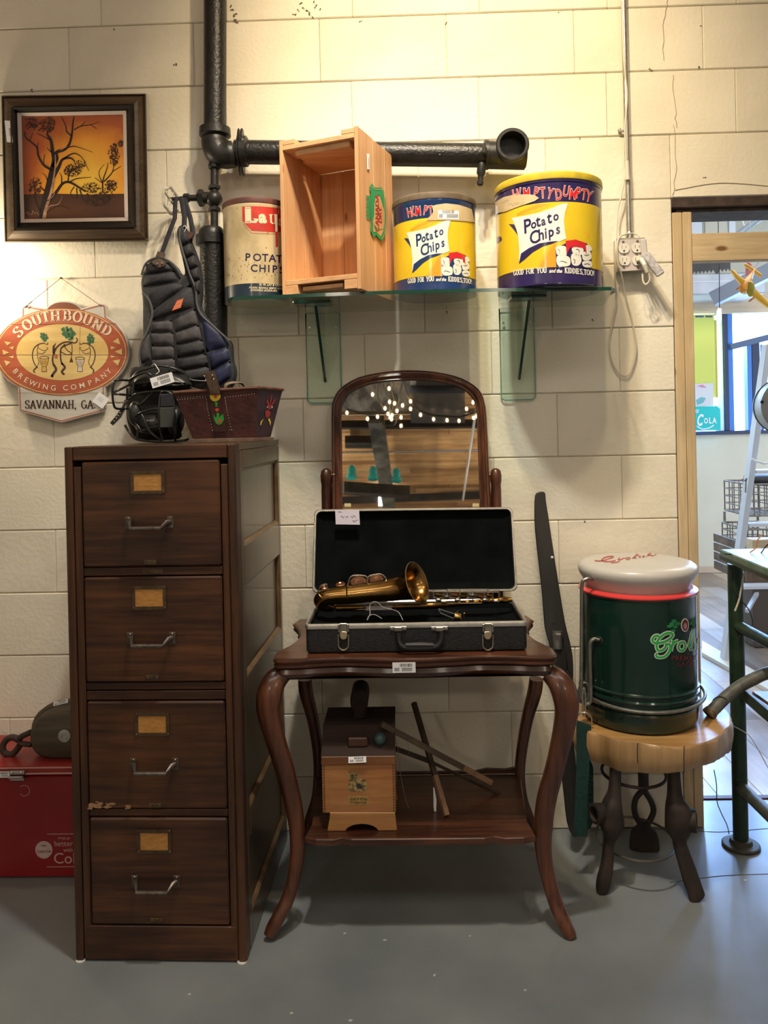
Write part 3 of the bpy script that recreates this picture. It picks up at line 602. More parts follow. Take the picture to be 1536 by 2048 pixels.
limb([(400, 1200), (350, 1080), (345, 960)], 16, 5); limb([(440, 1000), (400, 960)], 14, 4); limb([(470, 900), (450, 850), (415, 822)], 9, 3); limb([(430, 740), (440, 650), (450, 640)], 8, 2); limb([(370, 590), (380, 520)], 7, 2)
limb([(700, 1180), (580, 1150), (470, 1210)], 4, 9); limb([(300, 500), (325, 420)], 7, 3)
TRB = mat('tree_paint', (.018, .010, .008), rough=.6); obj('painted_tree', pz(tr, .0008), TRB, pa, sm=None)
tr = B(); limb([(440, 1275), (455, 1180), (500, 1040), (530, 900), (548, 760), (550, 640)], 36, 8); limb([(470, 1100), (520, 1060), (545, 1020)], 10, 5); limb([(470, 1195), (500, 1150), (580, 1130), (620, 1055)], 12, 3); limb([(600, 600), (680, 555)], 9, 3)
for l in ([(255, 1225), (275, 1205), (290, 1240), (300, 1225)], [(315, 1240), (330, 1195), (345, 1230), (365, 1210), (385, 1240)]): ribbon(tr, l, 5)
obj('painted_bark_highlight', pz(tr, .0012), mat('bark_paint', (.50, .30, .20), (.25, .12, .08), rough=.6, scale=60), pa, sm=None)
lf = B()
for cx, cy, rx, ry, n in [(310, 330, 60, 75, 90), (390, 360, 80, 60, 60), (480, 345, 65, 75, 150), (345, 960, 65, 100, 170), (720, 800, 90, 60, 190), (800, 740, 60, 45, 60), (1130, 640, 55, 110, 200), (1200, 530, 25, 35, 50), (900, 970, 95, 50, 120), (1100, 950, 65, 55, 130), (960, 1080, 130, 80, 200), (1050, 1040, 80, 80, 80)]:
    for i in range(int(n*.8)):
        a, q = random.random()*6.283, random.random()**.6; x, y, r_ = cx+math.cos(a)*rx*q, cy+math.sin(a)*ry*q, random.uniform(4, 10)
        if x > 1222 or y < 266: continue
        lf.join(poly([(x+math.cos(t)*r_*random.uniform(.6, 1.2), y+math.sin(t)*r_*random.uniform(.6, 1.2)) for t in (0, 1.25, 2.5, 3.75, 5)], random.random()*.0003))
o = obj('painted_foliage', pz(lf, .0012), mat('leaf_paint', (.03, .012, .010), (.06, .025, .016), rough=.7, scale=50), pa, sm=None)
sticker(pa, P(17.5, 263, -.048), P(18.5, 263, -.05)-P(17.4, 263, -.05)+V((0, 0, -.00012)), (-.09, 0, 1), .0195, .069, code=False)
b = B()
for i in range(9): x = random.uniform(-.001, .0015); b.join(poly([(.0005, -.014+i*.0028), (.006, -.014+i*.0028), (.006, -.0132+i*.0028+random.choice((0, .001))), (.0005, -.0132+i*.0028)]))
obj('barcode', flat(b, P(17.5, 263, -.0487), (1, 0, 0), (-.09, 0, 1), .0004), MT['ink'], pa, sm=None)

# ---- brewery sign
s8 = 5.689; YS = -.030
def sg(b_, h): return onpx(b_, s8, 0, 580, YS, h)
def ell(cx, cy, rx, ry, a0=0, a1=360, n=64): return [(cx+rx*math.cos(math.radians(a0+(a1-a0)*i/n)), cy+ry*math.sin(math.radians(a0+(a1-a0)*i/n))) for i in range(n if a1-a0 == 360 else n+1)]
ol = [(243, 325), (243, 210), (262, 180), (300, 170)]+smooth([(530, 212), (570, 165), (640, 132), (728, 124), (815, 134), (880, 165), (918, 212)], 4)+[(1150, 152), (1190, 160), (1208, 185), (1215, 302)]+\
    smooth([(1330, 380), (1420, 500), (1466, 650), (1458, 790), (1400, 920), (1300, 1030), (1197, 1108)], 4)+[(1195, 1190), (1192, 1340), (1165, 1388), (700, 1512), (255, 1392), (212, 1360), (202, 1110)]+smooth([(90, 1040), (0, 930), (-62, 800), (-72, 700), (-50, 590), (20, 475), (130, 385)], 4)
si = thing('brewery_sign', 'oval wooden brewery sign with three dancing musicians, hanging under the painting', 'sign', P(122, 845, -.004))
GW = wood('grey_sign_wood', (.55, .54, .50), (.66, .65, .60), 'x', rough=.55, fine=16, bump=.3)
board = [P(x/s8, 580+y/s8, YS) for x, y in ol]; obj('board', B().slab(board, .018, (0, 1, 0), .002), GW, si, sm=None)
def inset(l, d, cx=705, cy=790):
    n = len(l); o = []
    for i in range(n):
        a, c = l[i-1], l[(i+1) % n]; dx, dy = c[0]-a[0], c[1]-a[1]; q = math.hypot(dx, dy) or 1; o.append((l[i][0]-dy/q*d, l[i][1]+dx/q*d))
    return o
RUST = wood('rust_sign_paint', (.40, .085, .035), (.52, .14, .07), 'x', rough=.5, fine=16, bump=.3)
YEL = wood('yellow_sign_paint', (.66, .46, .16), (.80, .62, .28), 'x', rough=.5, fine=16, bump=.3)
CRM = mat('cream_letter', (.74, .60, .45), rough=.6); BRN = mat('brown_print', (.055, .025, .016), rough=.6); GRN = mat('hop_green', (.03, .13, .06), rough=.6)
rim = B(); ribbon(rim, inset(ol, 22), 11, closed=True, h=0); obj('border_line', sg(rim, .0005), RUST, si, sm=None)
obj('dome', sg(poly([(535, 215)]+smooth([(575, 180), (640, 150), (728, 143), (812, 152), (872, 180)], 4)+[(912, 215)]), .0007), mat('dome_brown', (.20, .06, .03), rough=.6), si, sm=None)
obj('oval_band', sg(poly(ell(700, 704, 755, 496)), .0009), RUST, si, sm=None)
rim = B(); ribbon(rim, ell(700, 704, 735, 482), 10, closed=True); obj('oval_line', sg(rim, .0012), YEL, si, sm=None)
obj('oval_centre', sg(poly(ell(711, 708, 524, 320)), .0013), YEL, si, sm=None)
def trail(word, cen, h, fn, sc):
    o = B()
    for i, ch in enumerate(word):
        a, c = cen[max(0, i-1)], cen[min(len(cen)-1, i+1)]; rot = math.atan2(c[1]-a[1], c[0]-a[0])
        if i == 0: rot *= 1.1
        g = fn(ch, h, sc); g.v = [p-V((0, h/2, 0)) for p in g.v]; o.join(at2(g, cen[i][0], cen[i][1], rot))
    return o
sb = trail('SOUTHBOUND', [(208, 478), (310, 395), (418, 338), (520, 305), (632, 292), (770, 290), (885, 305), (1000, 338), (1112, 395), (1220, 458)], 112, lambda c, h, s_: serif(c, h, .25, .09, sx=s_), 1.12)
bc = trail('BREWINGCOMPANY', [(182, 922), (238, 978), (302, 1022), (378, 1060), (450, 1084), (520, 1100), (610, 1112), (748, 1112), (840, 1102), (935, 1084), (1025, 1055), (1104, 1020), (1180, 974), (1236, 920)], 62, lambda c, h, s_: font(c, 86, 0.8), 1)
sv = at2(serif('SAVANNAH, GA.', 88, .20, .08, .1, 1.0), 690, 1345); k_ = 800/(max(p.x for p in sv.v)-min(p.x for p in sv.v)); sv.v = [V((690+(p.x-690)*k_, p.y, 0)) for p in sv.v]
obj('lettering', sg(sb, .0016), CRM, si, sm=None); obj('lettering', sg(bc, .0016), CRM, si, sm=None); obj('lettering', sg(sv, .0012), BRN, si, sm=None)
tri = B()
for l in ([(50, 585), (130, 598), (85, 632)], [(30, 680), (110, 712), (40, 740)], [(50, 800), (125, 820), (75, 865)], [(108, 655), (160, 640), (150, 680)], [(100, 760), (160, 745), (152, 780)],
          [(1285, 590), (1345, 545), (1375, 622)], [(1305, 702), (1390, 668), (1390, 740)], [(1285, 805), (1372, 788), (1345, 862)], [(1258, 640), (1315, 655), (1268, 678)], [(1258, 742), (1318, 758), (1270, 772)]): obj('triangle_motif', sg(poly(l), .0016), YEL, si, sm=None)
fg = B()
def st(pts, w_): ribbon(fg, smooth(pts, 5), w_)
st([(835, 600), (790, 592), (720, 600), (650, 650), (615, 720), (600, 790), (610, 850)], 18); st([(820, 605), (760, 625), (700, 660), (690, 720), (695, 800), (715, 850)], 16); st([(610, 845), (640, 905), (610, 950), (590, 990)], 26); st([(590, 962), (602, 992)], 18)
st([(700, 830), (740, 880), (705, 930), (735, 962)], 24); fg.join(poly([(600, 640), (640, 600), (600, 720)], 0)); st([(820, 620), (822, 700), (812, 780)], 8); fg.join(poly([(806, 775), (820, 775), (835, 822), (792, 822)])); st([(735, 640), (770, 690), (815, 715)], 10); st([(690, 700), (760, 735), (820, 725)], 10)
st([(835, 605), (870, 595), (882, 565), (868, 545)], 13); st([(620, 735), (612, 700), (625, 660)], 22); st([(700, 655), (720, 640), (740, 615)], 14)
for X_, sx_ in ((470, 1), (985, -1)):
    f_ = lambda l: [(X_+(x-470)*sx_, y) for x, y in l]
    st(f_([(505, 605), (450, 615), (395, 655), (372, 720), (375, 780), (400, 850), (430, 880)]), 11); st(f_([(430, 870), (385, 915), (400, 940)]), 13); st(f_([(505, 605), (540, 620), (545, 595)]), 8); st(f_([(440, 660), (500, 690), (545, 670), (530, 650)]), 6); st(f_([(430, 715), (480, 725), (522, 700)]), 6); st(f_([(440, 625), (425, 690), (430, 760), (445, 820), (430, 860)]), 6)
ribbon(fg, ell(505, 770, 52, 15), 6, closed=True); ribbon(fg, ell(912, 778, 52, 15), 6, closed=True)
for X_ in (505, 912): ribbon(fg, [(X_-52, 775), (X_-38, 840), (X_-22, 870), (X_-30, 925)], 5); ribbon(fg, [(X_+52, 775), (X_+38, 840), (X_+22, 870), (X_+30, 925)], 5); ribbon(fg, [(X_-30, 928), (X_+30, 928)], 6); ribbon(fg, [(X_-26, 872), (X_+26, 872)], 4)
for i in range(5): ribbon(fg, [(475+i*14, 800), (478+i*12, 850)], 3); ribbon(fg, [(880+i*14, 805), (886+i*12, 860)], 3)
obj('musician_figures', sg(fg, .0017), BRN, si, sm=None)
obj('drum', sg(poly([(456, 785), (555, 785), (528, 870), (535, 925), (475, 925), (483, 870)]), .00155), mat('drum_ochre', (.55, .33, .08), rough=.6), si, sm=None)
obj('drum', sg(poly([(862, 790), (962, 790), (935, 870), (942, 925), (882, 925), (888, 870)]), .00155), mat('drum_grey', (.62, .54, .44), rough=.6), si, sm=None)
obj('red_patch', sg(poly([(628, 732), (656, 732), (654, 778), (624, 778)]), .0018), mat('red_patch', (.42, .08, .05), rough=.6), si, sm=None)
for cx, cy, s_, r_ in ((785, 500, 1.0, .5), (505, 540, .62, .2), (1030, 565, .66, -.5)):
    for i, (x, y, w_, h_) in enumerate([(-40, -70, 34, 40), (5, -62, 26, 44), (-48, -22, 40, 38), (-2, -20, 30, 50), (40, -30, 30, 50), (-30, 20, 40, 36), (16, 28, 40, 46), (54, 18, 30, 40), (0, 62, 50, 26)]):
        if i == 0: hp = B()
        a, c_ = math.cos(-r_*.8), math.sin(-r_*.8); w_ *= 1.3; h_ *= 1.25; l = [(-w_/2, -h_/2+6), (w_/2-4, -h_/2), (w_/2, h_/2-8), (0, h_/2), (-w_/2+3, h_/2-10)]
        hp.join(poly([(cx+s_*((x+p)*a-(y+q)*c_), cy+s_*((x+p)*c_+(y+q)*a)) for p, q in l]))
    obj('hop_cone', sg(hp, .0018), GRN, si, sm=None)
gr = B()
for l in ([(125, 388), (1330, 382)], [(-62, 737), (1462, 737)], [(205, 1172), (1192, 1172)]): ribbon(gr, l, 4)
ribbon(gr, [(914, 400), (904, 735)], 3); obj('board_seam', sg(gr, .0020), mat('seam_brown', (.20, .09, .05), rough=.8), si, sm=None)
nail = P(122, 556, -.012); wr = B()
for a, m__ in (((282, 195), (440, 90)), ((1155, 185), (930, 0))): wr.tube([P(a[0]/s8, 580+a[1]/s8, YS-.002), nail], .0009, 5)
wr.tube(P3([(54, 612), (58, 606), (52, 616), (66, 601), (60, 605)], YS-.004), .0009, 5); wr.ball(nail, .005, (1, .8, .6), 8); wr.cyl(nail, nail+V((0, .012, 0)), .0015, n=6)
obj('hanging_wire', wr, mat('rusty_wire', (.10, .07, .05), rough=.6, metal=.4), si)
sticker(si, P(1148/s8, 580+1256/s8, YS-.006), (1, 0, -.75), (.75, 0, 1), .040, .038, code=False)
b = B()
for i in range(5): b.join(poly([(-.012, -.004+i*.003), (.006+.002*(i % 2), -.004+i*.003), (.006, -.0032+i*.003), (-.012, -.0032+i*.003)]))
obj('faint_writing', flat(b, P(1148/s8, 580+1256/s8, YS-.0066), (1, 0, -.75), (.75, 0, 1), .0004), mat('faint', (.5, .5, .52), rough=.6), si, sm=None)

# ---- catcher's chest protector hanging on the valve
s7 = 4.996
def q7(l, Y): return [P(240+a[0]/s7, 370+a[1]/s7, a[2] if len(a) > 2 else Y) for a in l]
ct = thing('chest_protector', 'padded black and navy chest protector hanging by straps from the pipe valve', 'chest protector', P(370, 780, -.15))
NB = mat('black_nylon', (.020, .020, .024), (.034, .033, .038), rough=.7, scale=120, bump=.3); NG = mat('worn_grey_nylon', (.045, .043, .047), (.075, .07, .072), rough=.75, scale=60, bump=.3); NV = mat('navy_nylon', (.012, .016, .05), (.022, .028, .075), rough=.6, scale=60, bump=.3)
OL = smooth([(385, 728), (470, 740), (555, 810), (612, 900), (645, 880), (625, 760), (590, 620), (565, 470), (590, 405), (640, 410), (700, 560), (755, 700), (800, 880), (805, 1100), (800, 1220), (880, 1350), (1000, 1470), (1095, 1560), (1112, 1640), (1120, 1750), (1148, 1860), (1125, 1985), (1040, 2050), (850, 2050), (220, 1880), (195, 1800), (190, 1680), (222, 1540), (222, 1350), (222, 1150), (205, 980), (228, 870), (290, 765)], 3, closed=True)
obj('shell', B().slab(q7(OL, -.168), .034, (0, 1, 0), .006), NB, ct, sm=.9)
def pad(l, m__, h=.012, name='pad', Y=-.168): return obj(name, B().puff(q7(l, Y), h, back=-.0, nrm=(0, -1, 0), nu=8, nv=6), m__, ct, sm=1.2)
for l in ([(303, 1374), (518, 1352), (530, 1466), (310, 1472)], [(310, 1480), (530, 1474), (536, 1602), (318, 1608)], [(318, 1612), (536, 1610), (541, 1722), (322, 1742)], [(322, 1748), (545, 1732), (550, 1850), (330, 1860)], [(195, 1660), (290, 1440), (308, 1745), (212, 1790)]): pad(l, NG)
for l in ([(546, 1345), (752, 1238), (782, 1392), (553, 1470)], [(556, 1478), (785, 1398), (818, 1538), (566, 1596)]): pad(l, NG)
for l in ([(568, 1604), (822, 1546), (852, 1674), (574, 1726)], [(578, 1736), (858, 1684), (882, 1806), (586, 1856)], [(588, 1864), (884, 1810), (906, 1930), (600, 1985)]): pad(l, NB, .014)
for l in ([(800, 1262), (1040, 1505), (1075, 1612), (866, 1672)], [(880, 1684), (1080, 1622), (1105, 1742), (915, 1850)], [(925, 1860), (1105, 1760), (1115, 1920), (960, 2030)]): pad(l, NV, .012)
for l in ([(262, 790), (490, 775), (545, 850), (238, 900)], [(238, 905), (545, 858), (580, 962), (232, 1022)], [(240, 1030), (585, 970), (640, 1020), (318, 1262)]): pad(l, NB, .013)
pad([(322, 1275), (712, 985), (748, 1222), (312, 1355)], NB, .015, 'chest_band')
for l in ([(590, 470), (668, 440), (705, 570), (622, 620)], [(622, 622), (708, 575), (745, 690), (655, 740)], [(656, 742), (746, 695), (785, 810), (695, 850)], [(696, 852), (786, 815), (802, 940), (735, 970)], [(736, 972), (802, 945), (803, 1075), (765, 1100)]): pad(l, NB, .014)
bd = B()
for l in ([(600, 430), (598, 540), (625, 660), (665, 790), (700, 900), (755, 1040), (768, 1190), (815, 1300), (930, 1410), (1095, 1560)], [(225, 1080), (290, 1150), (325, 1270), (298, 1400), (262, 1490), (215, 1580), (195, 1700), (208, 1810)], [(215, 900), (255, 790), (340, 735), (430, 735), (530, 790), (610, 895)]):
    bd.tube(q7(smooth(l, 5), -.176), .0035, 8)
obj('edge_binding', bd, mat('binding', (.07, .07, .075), rough=.6), ct)
pt = obj('emblem_patch', B().slab(q7([(570, 1155), (634, 1133), (606, 1226), (518, 1256)], -.1868), .002, (0, 1, 0)), mat('orange_patch', (.72, .16, .05), rough=.6), ct, sm=None)
b = B()
for t in (.3, .42, .66, .76): b.bar(P3([(240+(570-52*t+6)/s7, 370+(1155+100*t)/s7, -.1872)])[0], P3([(240+(626-28*t)/s7, 370+(1140+93*t-4)/s7, -.1872)])[0], .0006, .0012, b=0)
obj('patch_print', b, mat('patch_print', (.75, .35, .25), rough=.6), pt, sm=None)
SB = mat('black_strap', (.012, .012, .018), (.022, .02, .03), rough=.8, scale=60)
def strap(name, l, w_, m__, par, t=.003): b_ = B(); b_.tube(l, w_/2, 8, flat=t/w_*2, up=(0, -1, 0)); return obj(name, b_, m__, par, sm=.8)
strap('strap', q7([(575, 130, -.10), (552, 170, -.135), (548, 330, -.15), (490, 480, -.16), (415, 690, -.170)], 0), .014, SB, ct)
strap('strap', q7([(610, 128, -.098), (622, 180, -.137), (645, 320, -.155), (640, 430, -.166)], 0), .016, SB, ct)
strap('strap', q7([(640, 135, -.098), (660, 190, -.135), (705, 340, -.148), (728, 480, -.155), (700, 560, -.160)], 0), .015, SB, ct)
lt = mat('old_leather', (.085, .055, .035), (.13, .09, .06), rough=.6, scale=50, bump=.3)
obj('leather_tab', B().slab(q7([(375, 660), (448, 680), (440, 735), (355, 715)], -.180), .006, (0, 1, 0), .001), lt, ct, sm=None)
obj('leather_tab', B().slab(q7(smooth([(318, 770), (380, 735), (450, 765), (440, 810), (385, 825), (350, 800)], 4, closed=True), -.187), .006, (0, 1, 0), .001), lt, ct, sm=None)
obj('leather_tab', B().slab(q7([(670, 455), (735, 480), (730, 510), (690, 550), (660, 500)], -.176), .005, (0, 1, 0), .001), mat('red_leather', (.07, .03, .025), rough=.6), ct, sm=None)
b = B()
for x, y in ((375, 785), (425, 780)): b.lathe([(.0035, 0), (.003, .002)], q7([(x, y)], -.190)[0], (0, -1, 0), 10)
obj('rivet', b, mat('rivet', (.35, .30, .25), rough=.4, metal=.8), ct)
obj('tag_string', B().tube(q7(smooth([(575, 440), (548, 465), (548, 540), (538, 600)], 5), -.182), .0009, 5).tube(q7(smooth([(640, 470), (660, 430), (650, 405), (630, 420)], 4), -.182), .0009, 5), MT['paper'], ct)
# ---- filing cabinet
CYF = -.628
def cz(py, px=300): return P(px, py, CYF).z
def cx_(px, py=900): return P(px, py, CYF).x
W1 = wood('dark_oak', (.034, .012, .005), (.098, .038, .014), 'z', rough=.42, fine=26, coat=.12, bump=.4, var=.6)
W2 = wood('dark_oak_front', (.034, .011, .004), (.115, .042, .014), 'x', rough=.42, fine=22, coat=.12, bump=.4, var=.45)
W3 = wood('dark_oak_side', (.045, .025, .011), (.090, .054, .025), 'z', rough=.33, fine=22, coat=.5, bump=.25, var=.6)
X0, X1 = cx_(128), cx_(472); XL, XR = cx_(160), cx_(440); BK = -.035; TOP = cz(890)
fc = thing('filing_cabinet', 'tall dark oak filing cabinet with four deep drawers and brass card holders', 'filing cabinet', (X0, CYF, 0))
b = B().box(X0, X0+.019, CYF, BK, 0.004, TOP-.001, .002); obj('stile', b, W1, fc, sm=None)
b = B().box(X0+.020, XL-.001, CYF+.004, CYF+.03, .004, TOP-.05, .002); obj('stile', b, W1, fc, sm=None)
b = B().box(XR+.001, X1-.0205, CYF+.004, CYF+.03, .004, TOP-.05, .002); obj('stile', b, W1, fc, sm=None)
obj('stile', B().box(X1-.0195, X1, CYF, CYF+.045, .004, TOP-.001, .003), W1, fc, sm=None)
obj('rail', B().box(X0+.020, X1-.0205, CYF+.001, CYF+.03, cz(919)+.001, TOP-.001, .002), W2, fc, sm=None)
for a, c in ((1134.5, 1151), (1366, 1380), (1382, 1400), (1619, 1633)): obj('rail', B().box(XL, XR, CYF+.006, CYF+.028, cz(c)+.0, cz(a), .0015), W2, fc, sm=None)
obj('plinth', B().box(XL-.014, XR+.014, CYF+.0035, CYF+.028, .004, cz(1852), .002), W2, fc, sm=None)
obj('top_board', B().box(X0+.02, X1-.001, CYF+.031, BK, TOP-.018, TOP, .001), W3, fc, sm=None)
obj('back_board', B().box(X0+.02, X1-.02, BK-.02, BK-.001, .004, TOP-.019, .001), W1, fc, sm=None)
# right side: frame of rails round four recessed panels
SX = X1-.019; rz = [TOP-.0185, cz(975), cz(1130), cz(1175), cz(1360), cz(1405), cz(1610), cz(1650), cz(1860), .004]
rz = [TOP-.0185, 1.20, 1.005, .905, .675, .60, .345, .275, .085, .004]
obj('side_stile', B().box(SX, X1, BK-.030, BK-.001, .004, TOP-.019, .002), W3, fc, sm=None)
obj('side_stile', B().box(SX, X1, CYF+.046, CYF+.075, .004, TOP-.019, .002), W3, fc, sm=None)
for i in range(0, 10, 2): obj('side_rail', B().box(SX, X1, CYF+.076, BK-.031, rz[i+1], rz[i], .002), W3, fc, sm=None)
for i in range(1, 9, 2):
    obj('side_panel', B().box(SX+.003, SX+.008, CYF+.074, BK-.029, rz[i+1]-.003, rz[i]+.003, 0), W3, fc, sm=None)
    y0, y1, z0, z1 = CYF+.076, BK-.031, rz[i+1], rz[i]
    o_ = [(SX+.018, y0, z0), (SX+.018, y1, z0), (SX+.018, y1, z1), (SX+.018, y0, z1)]; q = .009
    i_ = [(SX+.009, y0+q, z0+q), (SX+.009, y1-q, z0+q), (SX+.009, y1-q, z1-q), (SX+.009, y0+q, z1-q)]
    bb = B(); bb.add(o_+i_, [(k, (k+1) % 4, 4+(k+1) % 4, 4+k) for k in range(4)]); obj('panel_moulding', bb, mat('worn_moulding', (.10, .055, .025), (.16, .10, .05), rough=.4, scale=30), fc, sm=None)
PUL = mat('old_steel', (.10, .08, .065), (.17, .14, .115), rough=.42, metal=.75, scale=80); CARD = mat('amber_card', (.38, .17, .035), (.50, .24, .06), rough=.45, scale=60, coat=.4, stretch=(1, 1, 3))
BRS = mat('dark_brass', (.09, .06, .035), (.14, .10, .06), rough=.4, metal=.7, scale=60)
rows = [(921, 1133, 945, 984, 1047, 1124, 297, 300), (1153, 1364, 1174, 1215, 1278, 1353, 300, 304), (1402, 1617, 1427, 1467, 1529, 1609, 306, 310), (1635, 1849, 1660, 1701, 1763, 1838, 310, 313)]
for i, (a, c, ca, cb, hy, ly, cxp, hxp) in enumerate(rows):
    dr = obj('drawer', B().box(XL+.0015, XR-.0015, CYF+.001, CYF+.022, cz(c)+.0005, cz(a)-.0005, .004), W2, fc, sm=None)
    x_ = P(cxp, (ca+cb)/2, CYF).x; z0, z1 = cz(cb), cz(ca); w_ = .0385
    fr = B().ring([(x_-w_-.004, CYF-.0005, z0-.004), (x_+w_+.004, CYF-.0005, z0-.004), (x_+w_+.004, CYF-.0005, z1+.004), (x_-w_-.004, CYF-.0005, z1+.004)], [(x_-w_+.004, CYF-.0005, z0+.004), (x_+w_-.004, CYF-.0005, z0+.004), (x_+w_-.004, CYF-.0005, z1-.004), (x_-w_+.004, CYF-.0005, z1-.004)], .0025, (0, -1, 0))
    for sx in (-1, 1):
        for zz in (z0, z1): fr.lathe([(.003, 0), (.002, .002)], (x_+sx*w_, CYF-.003, zz), (0, -1, 0), 8)
    ch = obj('card_holder', fr, BRS, dr, sm=None)
    obj('card', B().box(x_-w_+.003, x_+w_-.003, CYF-.0012, CYF+.0005, z0+.003, z1-.003, 0), CARD, dr, sm=None)
    hx = P(hxp, hy, CYF).x; hz = cz(hy); hb = B()
    for sx in (-1, 1):
        hb.box(hx+sx*.052-.008, hx+sx*.052+.008, CYF-.0022, CYF, hz-.012, hz+.018, .001)
        for q in (-.007, .013): hb.lathe([(.0035, 0), (.002, .0018)], (hx+sx*.052, CYF-.0022, hz+q), (0, -1, 0), 8)
    ln_ = [V((hx-.052, CYF-.002, hz+.004)), V((hx-.046, CYF-.012, hz+.004)), V((hx-.037, CYF-.030, hz-.008)), V((hx+.037, CYF-.030, hz-.008)), V((hx+.046, CYF-.012, hz+.004)), V((hx+.052, CYF-.002, hz+.004))]
    hb.tube(ln_, [.006, .006, .004, .004, .006, .006], 8); hb.tube([ln_[2]+V((-.002, 0, 0)), ln_[3]+V((.002, 0, 0))], .0052, 10); obj('handle', hb, PUL, dr)
    lz = cz(ly); lb = B().box(hx-.016, hx+.016, CYF-.0016, CYF, lz-.0055, lz+.0055, .0008); lb.lathe([(.0035, 0), (.003, .0018)], (hx, CYF-.0016, lz), (0, -1, 0), 8)
    for sx in (-1, 1): lb.lathe([(.002, 0), (.001, .001)], (hx+sx*.011, CYF-.0016, lz), (0, -1, 0), 6)
    obj('label_plate', lb, BRS, dr, sm=None)
    if i == 2:
        wb = B()
        for k in range(46):
            xx, zz = XL+.004+abs(random.gauss(0, .045)), cz(c)+.002+abs(random.gauss(0, .007)); r_ = random.uniform(.001, .0045)
            wb.join(flat(poly([(math.cos(t)*r_*1.8, math.sin(t)*r_*.8) for t in (0, 1, 2.2, 3.3, 4.4, 5.4)]), (xx, CYF+.001, zz), (1, 0, 0), (0, 0, 1), .0004+k*4e-6))
        obj('chipped_veneer', wb, mat('bare_oak', (.40, .24, .12), (.24, .13, .06), rough=.8, scale=200), dr, sm=None)
nx = (XL+XR)/2; obj('maker_plate', B().box(nx-.026, nx+.026, CYF+.0045, CYF+.006, cz(1147), cz(1138), .0005), BRS, fc, sm=None)
ft = B()
for x in (X0+.010, X1-.012): ft.lathe([(.009, 0), (.012, .002), (.012, .005)], (x, CYF+.006, -.001), (0, 0, 1), 14)
obj('foot_glide', ft, mat('white_glide', (.75, .75, .72), rough=.4), fc)
fc.rotation_euler.z = math.radians(-1.3)

# ---- leather-strapped wooden basket on the cabinet
s5 = 3.938
def q5(l, Y=0.): return [P(200+a[0]/s5, 700+a[1]/s5, a[2] if len(a) > 2 else Y) for a in l]
BY = -.36; bt_ = thing('wooden_tub', 'small maroon painted wooden tub with flared sides, studs and leather handle strap', 'basket', P(470, 880, BY+.05))
MAR = mat('maroon_leather', (.040, .012, .012), (.075, .024, .022), rough=.42, scale=26, bump=.5, bscale=80)
MAR2 = mat('dark_violet_wood', (.028, .013, .018), (.05, .022, .03), rough=.45, scale=20, bump=.3)
RIMW = mat('worn_rim', (.16, .06, .03), (.07, .03, .02), rough=.5, scale=50)
zt_, zb_ = TOP, 0
ftl, ftr, fbr, fbl = q5([(580, 336), (1243, 296), (1215, 676), (706, 682)], BY)
zbase = TOP+.010; dz = zbase-(fbl.z+fbr.z)/2
dep_t, dep_b = .13, .09
rtl, rtr = ftl+V((0.01, dep_t, 0)), ftr+V((.045, dep_t*.75, 0)); rbl, rbr = fbl+V((0, dep_b, 0)), fbr+V((.035, dep_b*.8, 0))
for p in (fbl, fbr, rbl, rbr): p.z = zbase
for p in (fbl, fbr): p.y = BY+.03
rtl.z = rtr.z = ftr.z+.002
ftm = ftr.copy(); rt2 = q5([(1440, 312)], BY+.07)[0]; rb2 = q5([(1345, 665)], BY+.09)[0]; rb2.z = zbase
_n = (rb2-fbr).cross(ftr-fbr); _d = ray(200+1440/s5, 700+312/s5); rt2 = CAM+_d*((fbr-CAM).dot(_n)/_d.dot(_n))
def wall_(name, a, b2, c, d, m__, t=.008):
    n = (b2-a).cross(d-a).normalized(); return obj(name, B().slab([a, b2, c, d], -t, n, .0015), m__, bt_, sm=None)
fp = wall_('front_panel', fbl, fbr, ftr, ftl, MAR); wall_('corner_panel', fbr, rb2, rt2, ftr, MAR2); wall_('end_panel', rbl, fbl, ftl, rtl, MAR)
rbk, rtk = rb2+V((-.02, .02, 0)), rt2+V((-.02, .05, 0)); wall_('back_panel', rbk, rbl, rtl, rtk, MAR2); wall_('end_panel', rb2, rbk, rtk, rt2, MAR2)
rm = B().tube([ftl, ftr], .0045, 8).tube([ftr, rt2], .0045, 8).tube([rt2, rtk], .0045, 8).tube([rtk, rtl], .0045, 8).tube([rtl, ftl], .0045, 8); obj('rim', rm, RIMW, bt_)
bp = [fbl+V((-.008, -.012, 0)), fbr+V((.0, -.012, 0)), rb2+V((.010, -.004, 0)), rbk+V((.006, .01, 0)), rbl+V((-.008, .01, 0))]
for p in bp: p.z = zbase
obj('base_board', B().slab(bp, -.0095, (0, 0, 1), .001), mat('worn_board', (.16, .10, .065), (.09, .05, .035), rough=.6, scale=40), bt_, sm=None)
nF = (fbr-fbl).cross(ftl-fbl).normalized()
def fpt(x, y, h=.001):                                      # zoom pixel -> point on the sloping front panel
    d = ray(200+x/s5, 700+y/s5); t = (fbl-CAM).dot(nF)/d.dot(nF); return CAM+d*t+nF*h
STL = mat('dull_leather', (.09, .055, .035), (.06, .035, .025), rough=.55, scale=40, bump=.3)
obj('leather_strap', B().slab([fpt(840, 300, .001), fpt(935, 300, .001), fpt(1000, 640, .001), fpt(905, 640, .001)], .0025, nF), mat('strap_dark', (.045, .016, .014), rough=.5), bt_, sm=None)
sl = [(810, 183, BY-.02), (900, 165, BY-.02), (945, 310, BY-.012), (945, 350, BY-.008), (868, 350, BY-.008), (860, 310, BY-.012)]
hs = obj('handle_tab', B().slab(q5(sl), .004, (0, 1, 0), .0005), STL, bt_, sm=None)
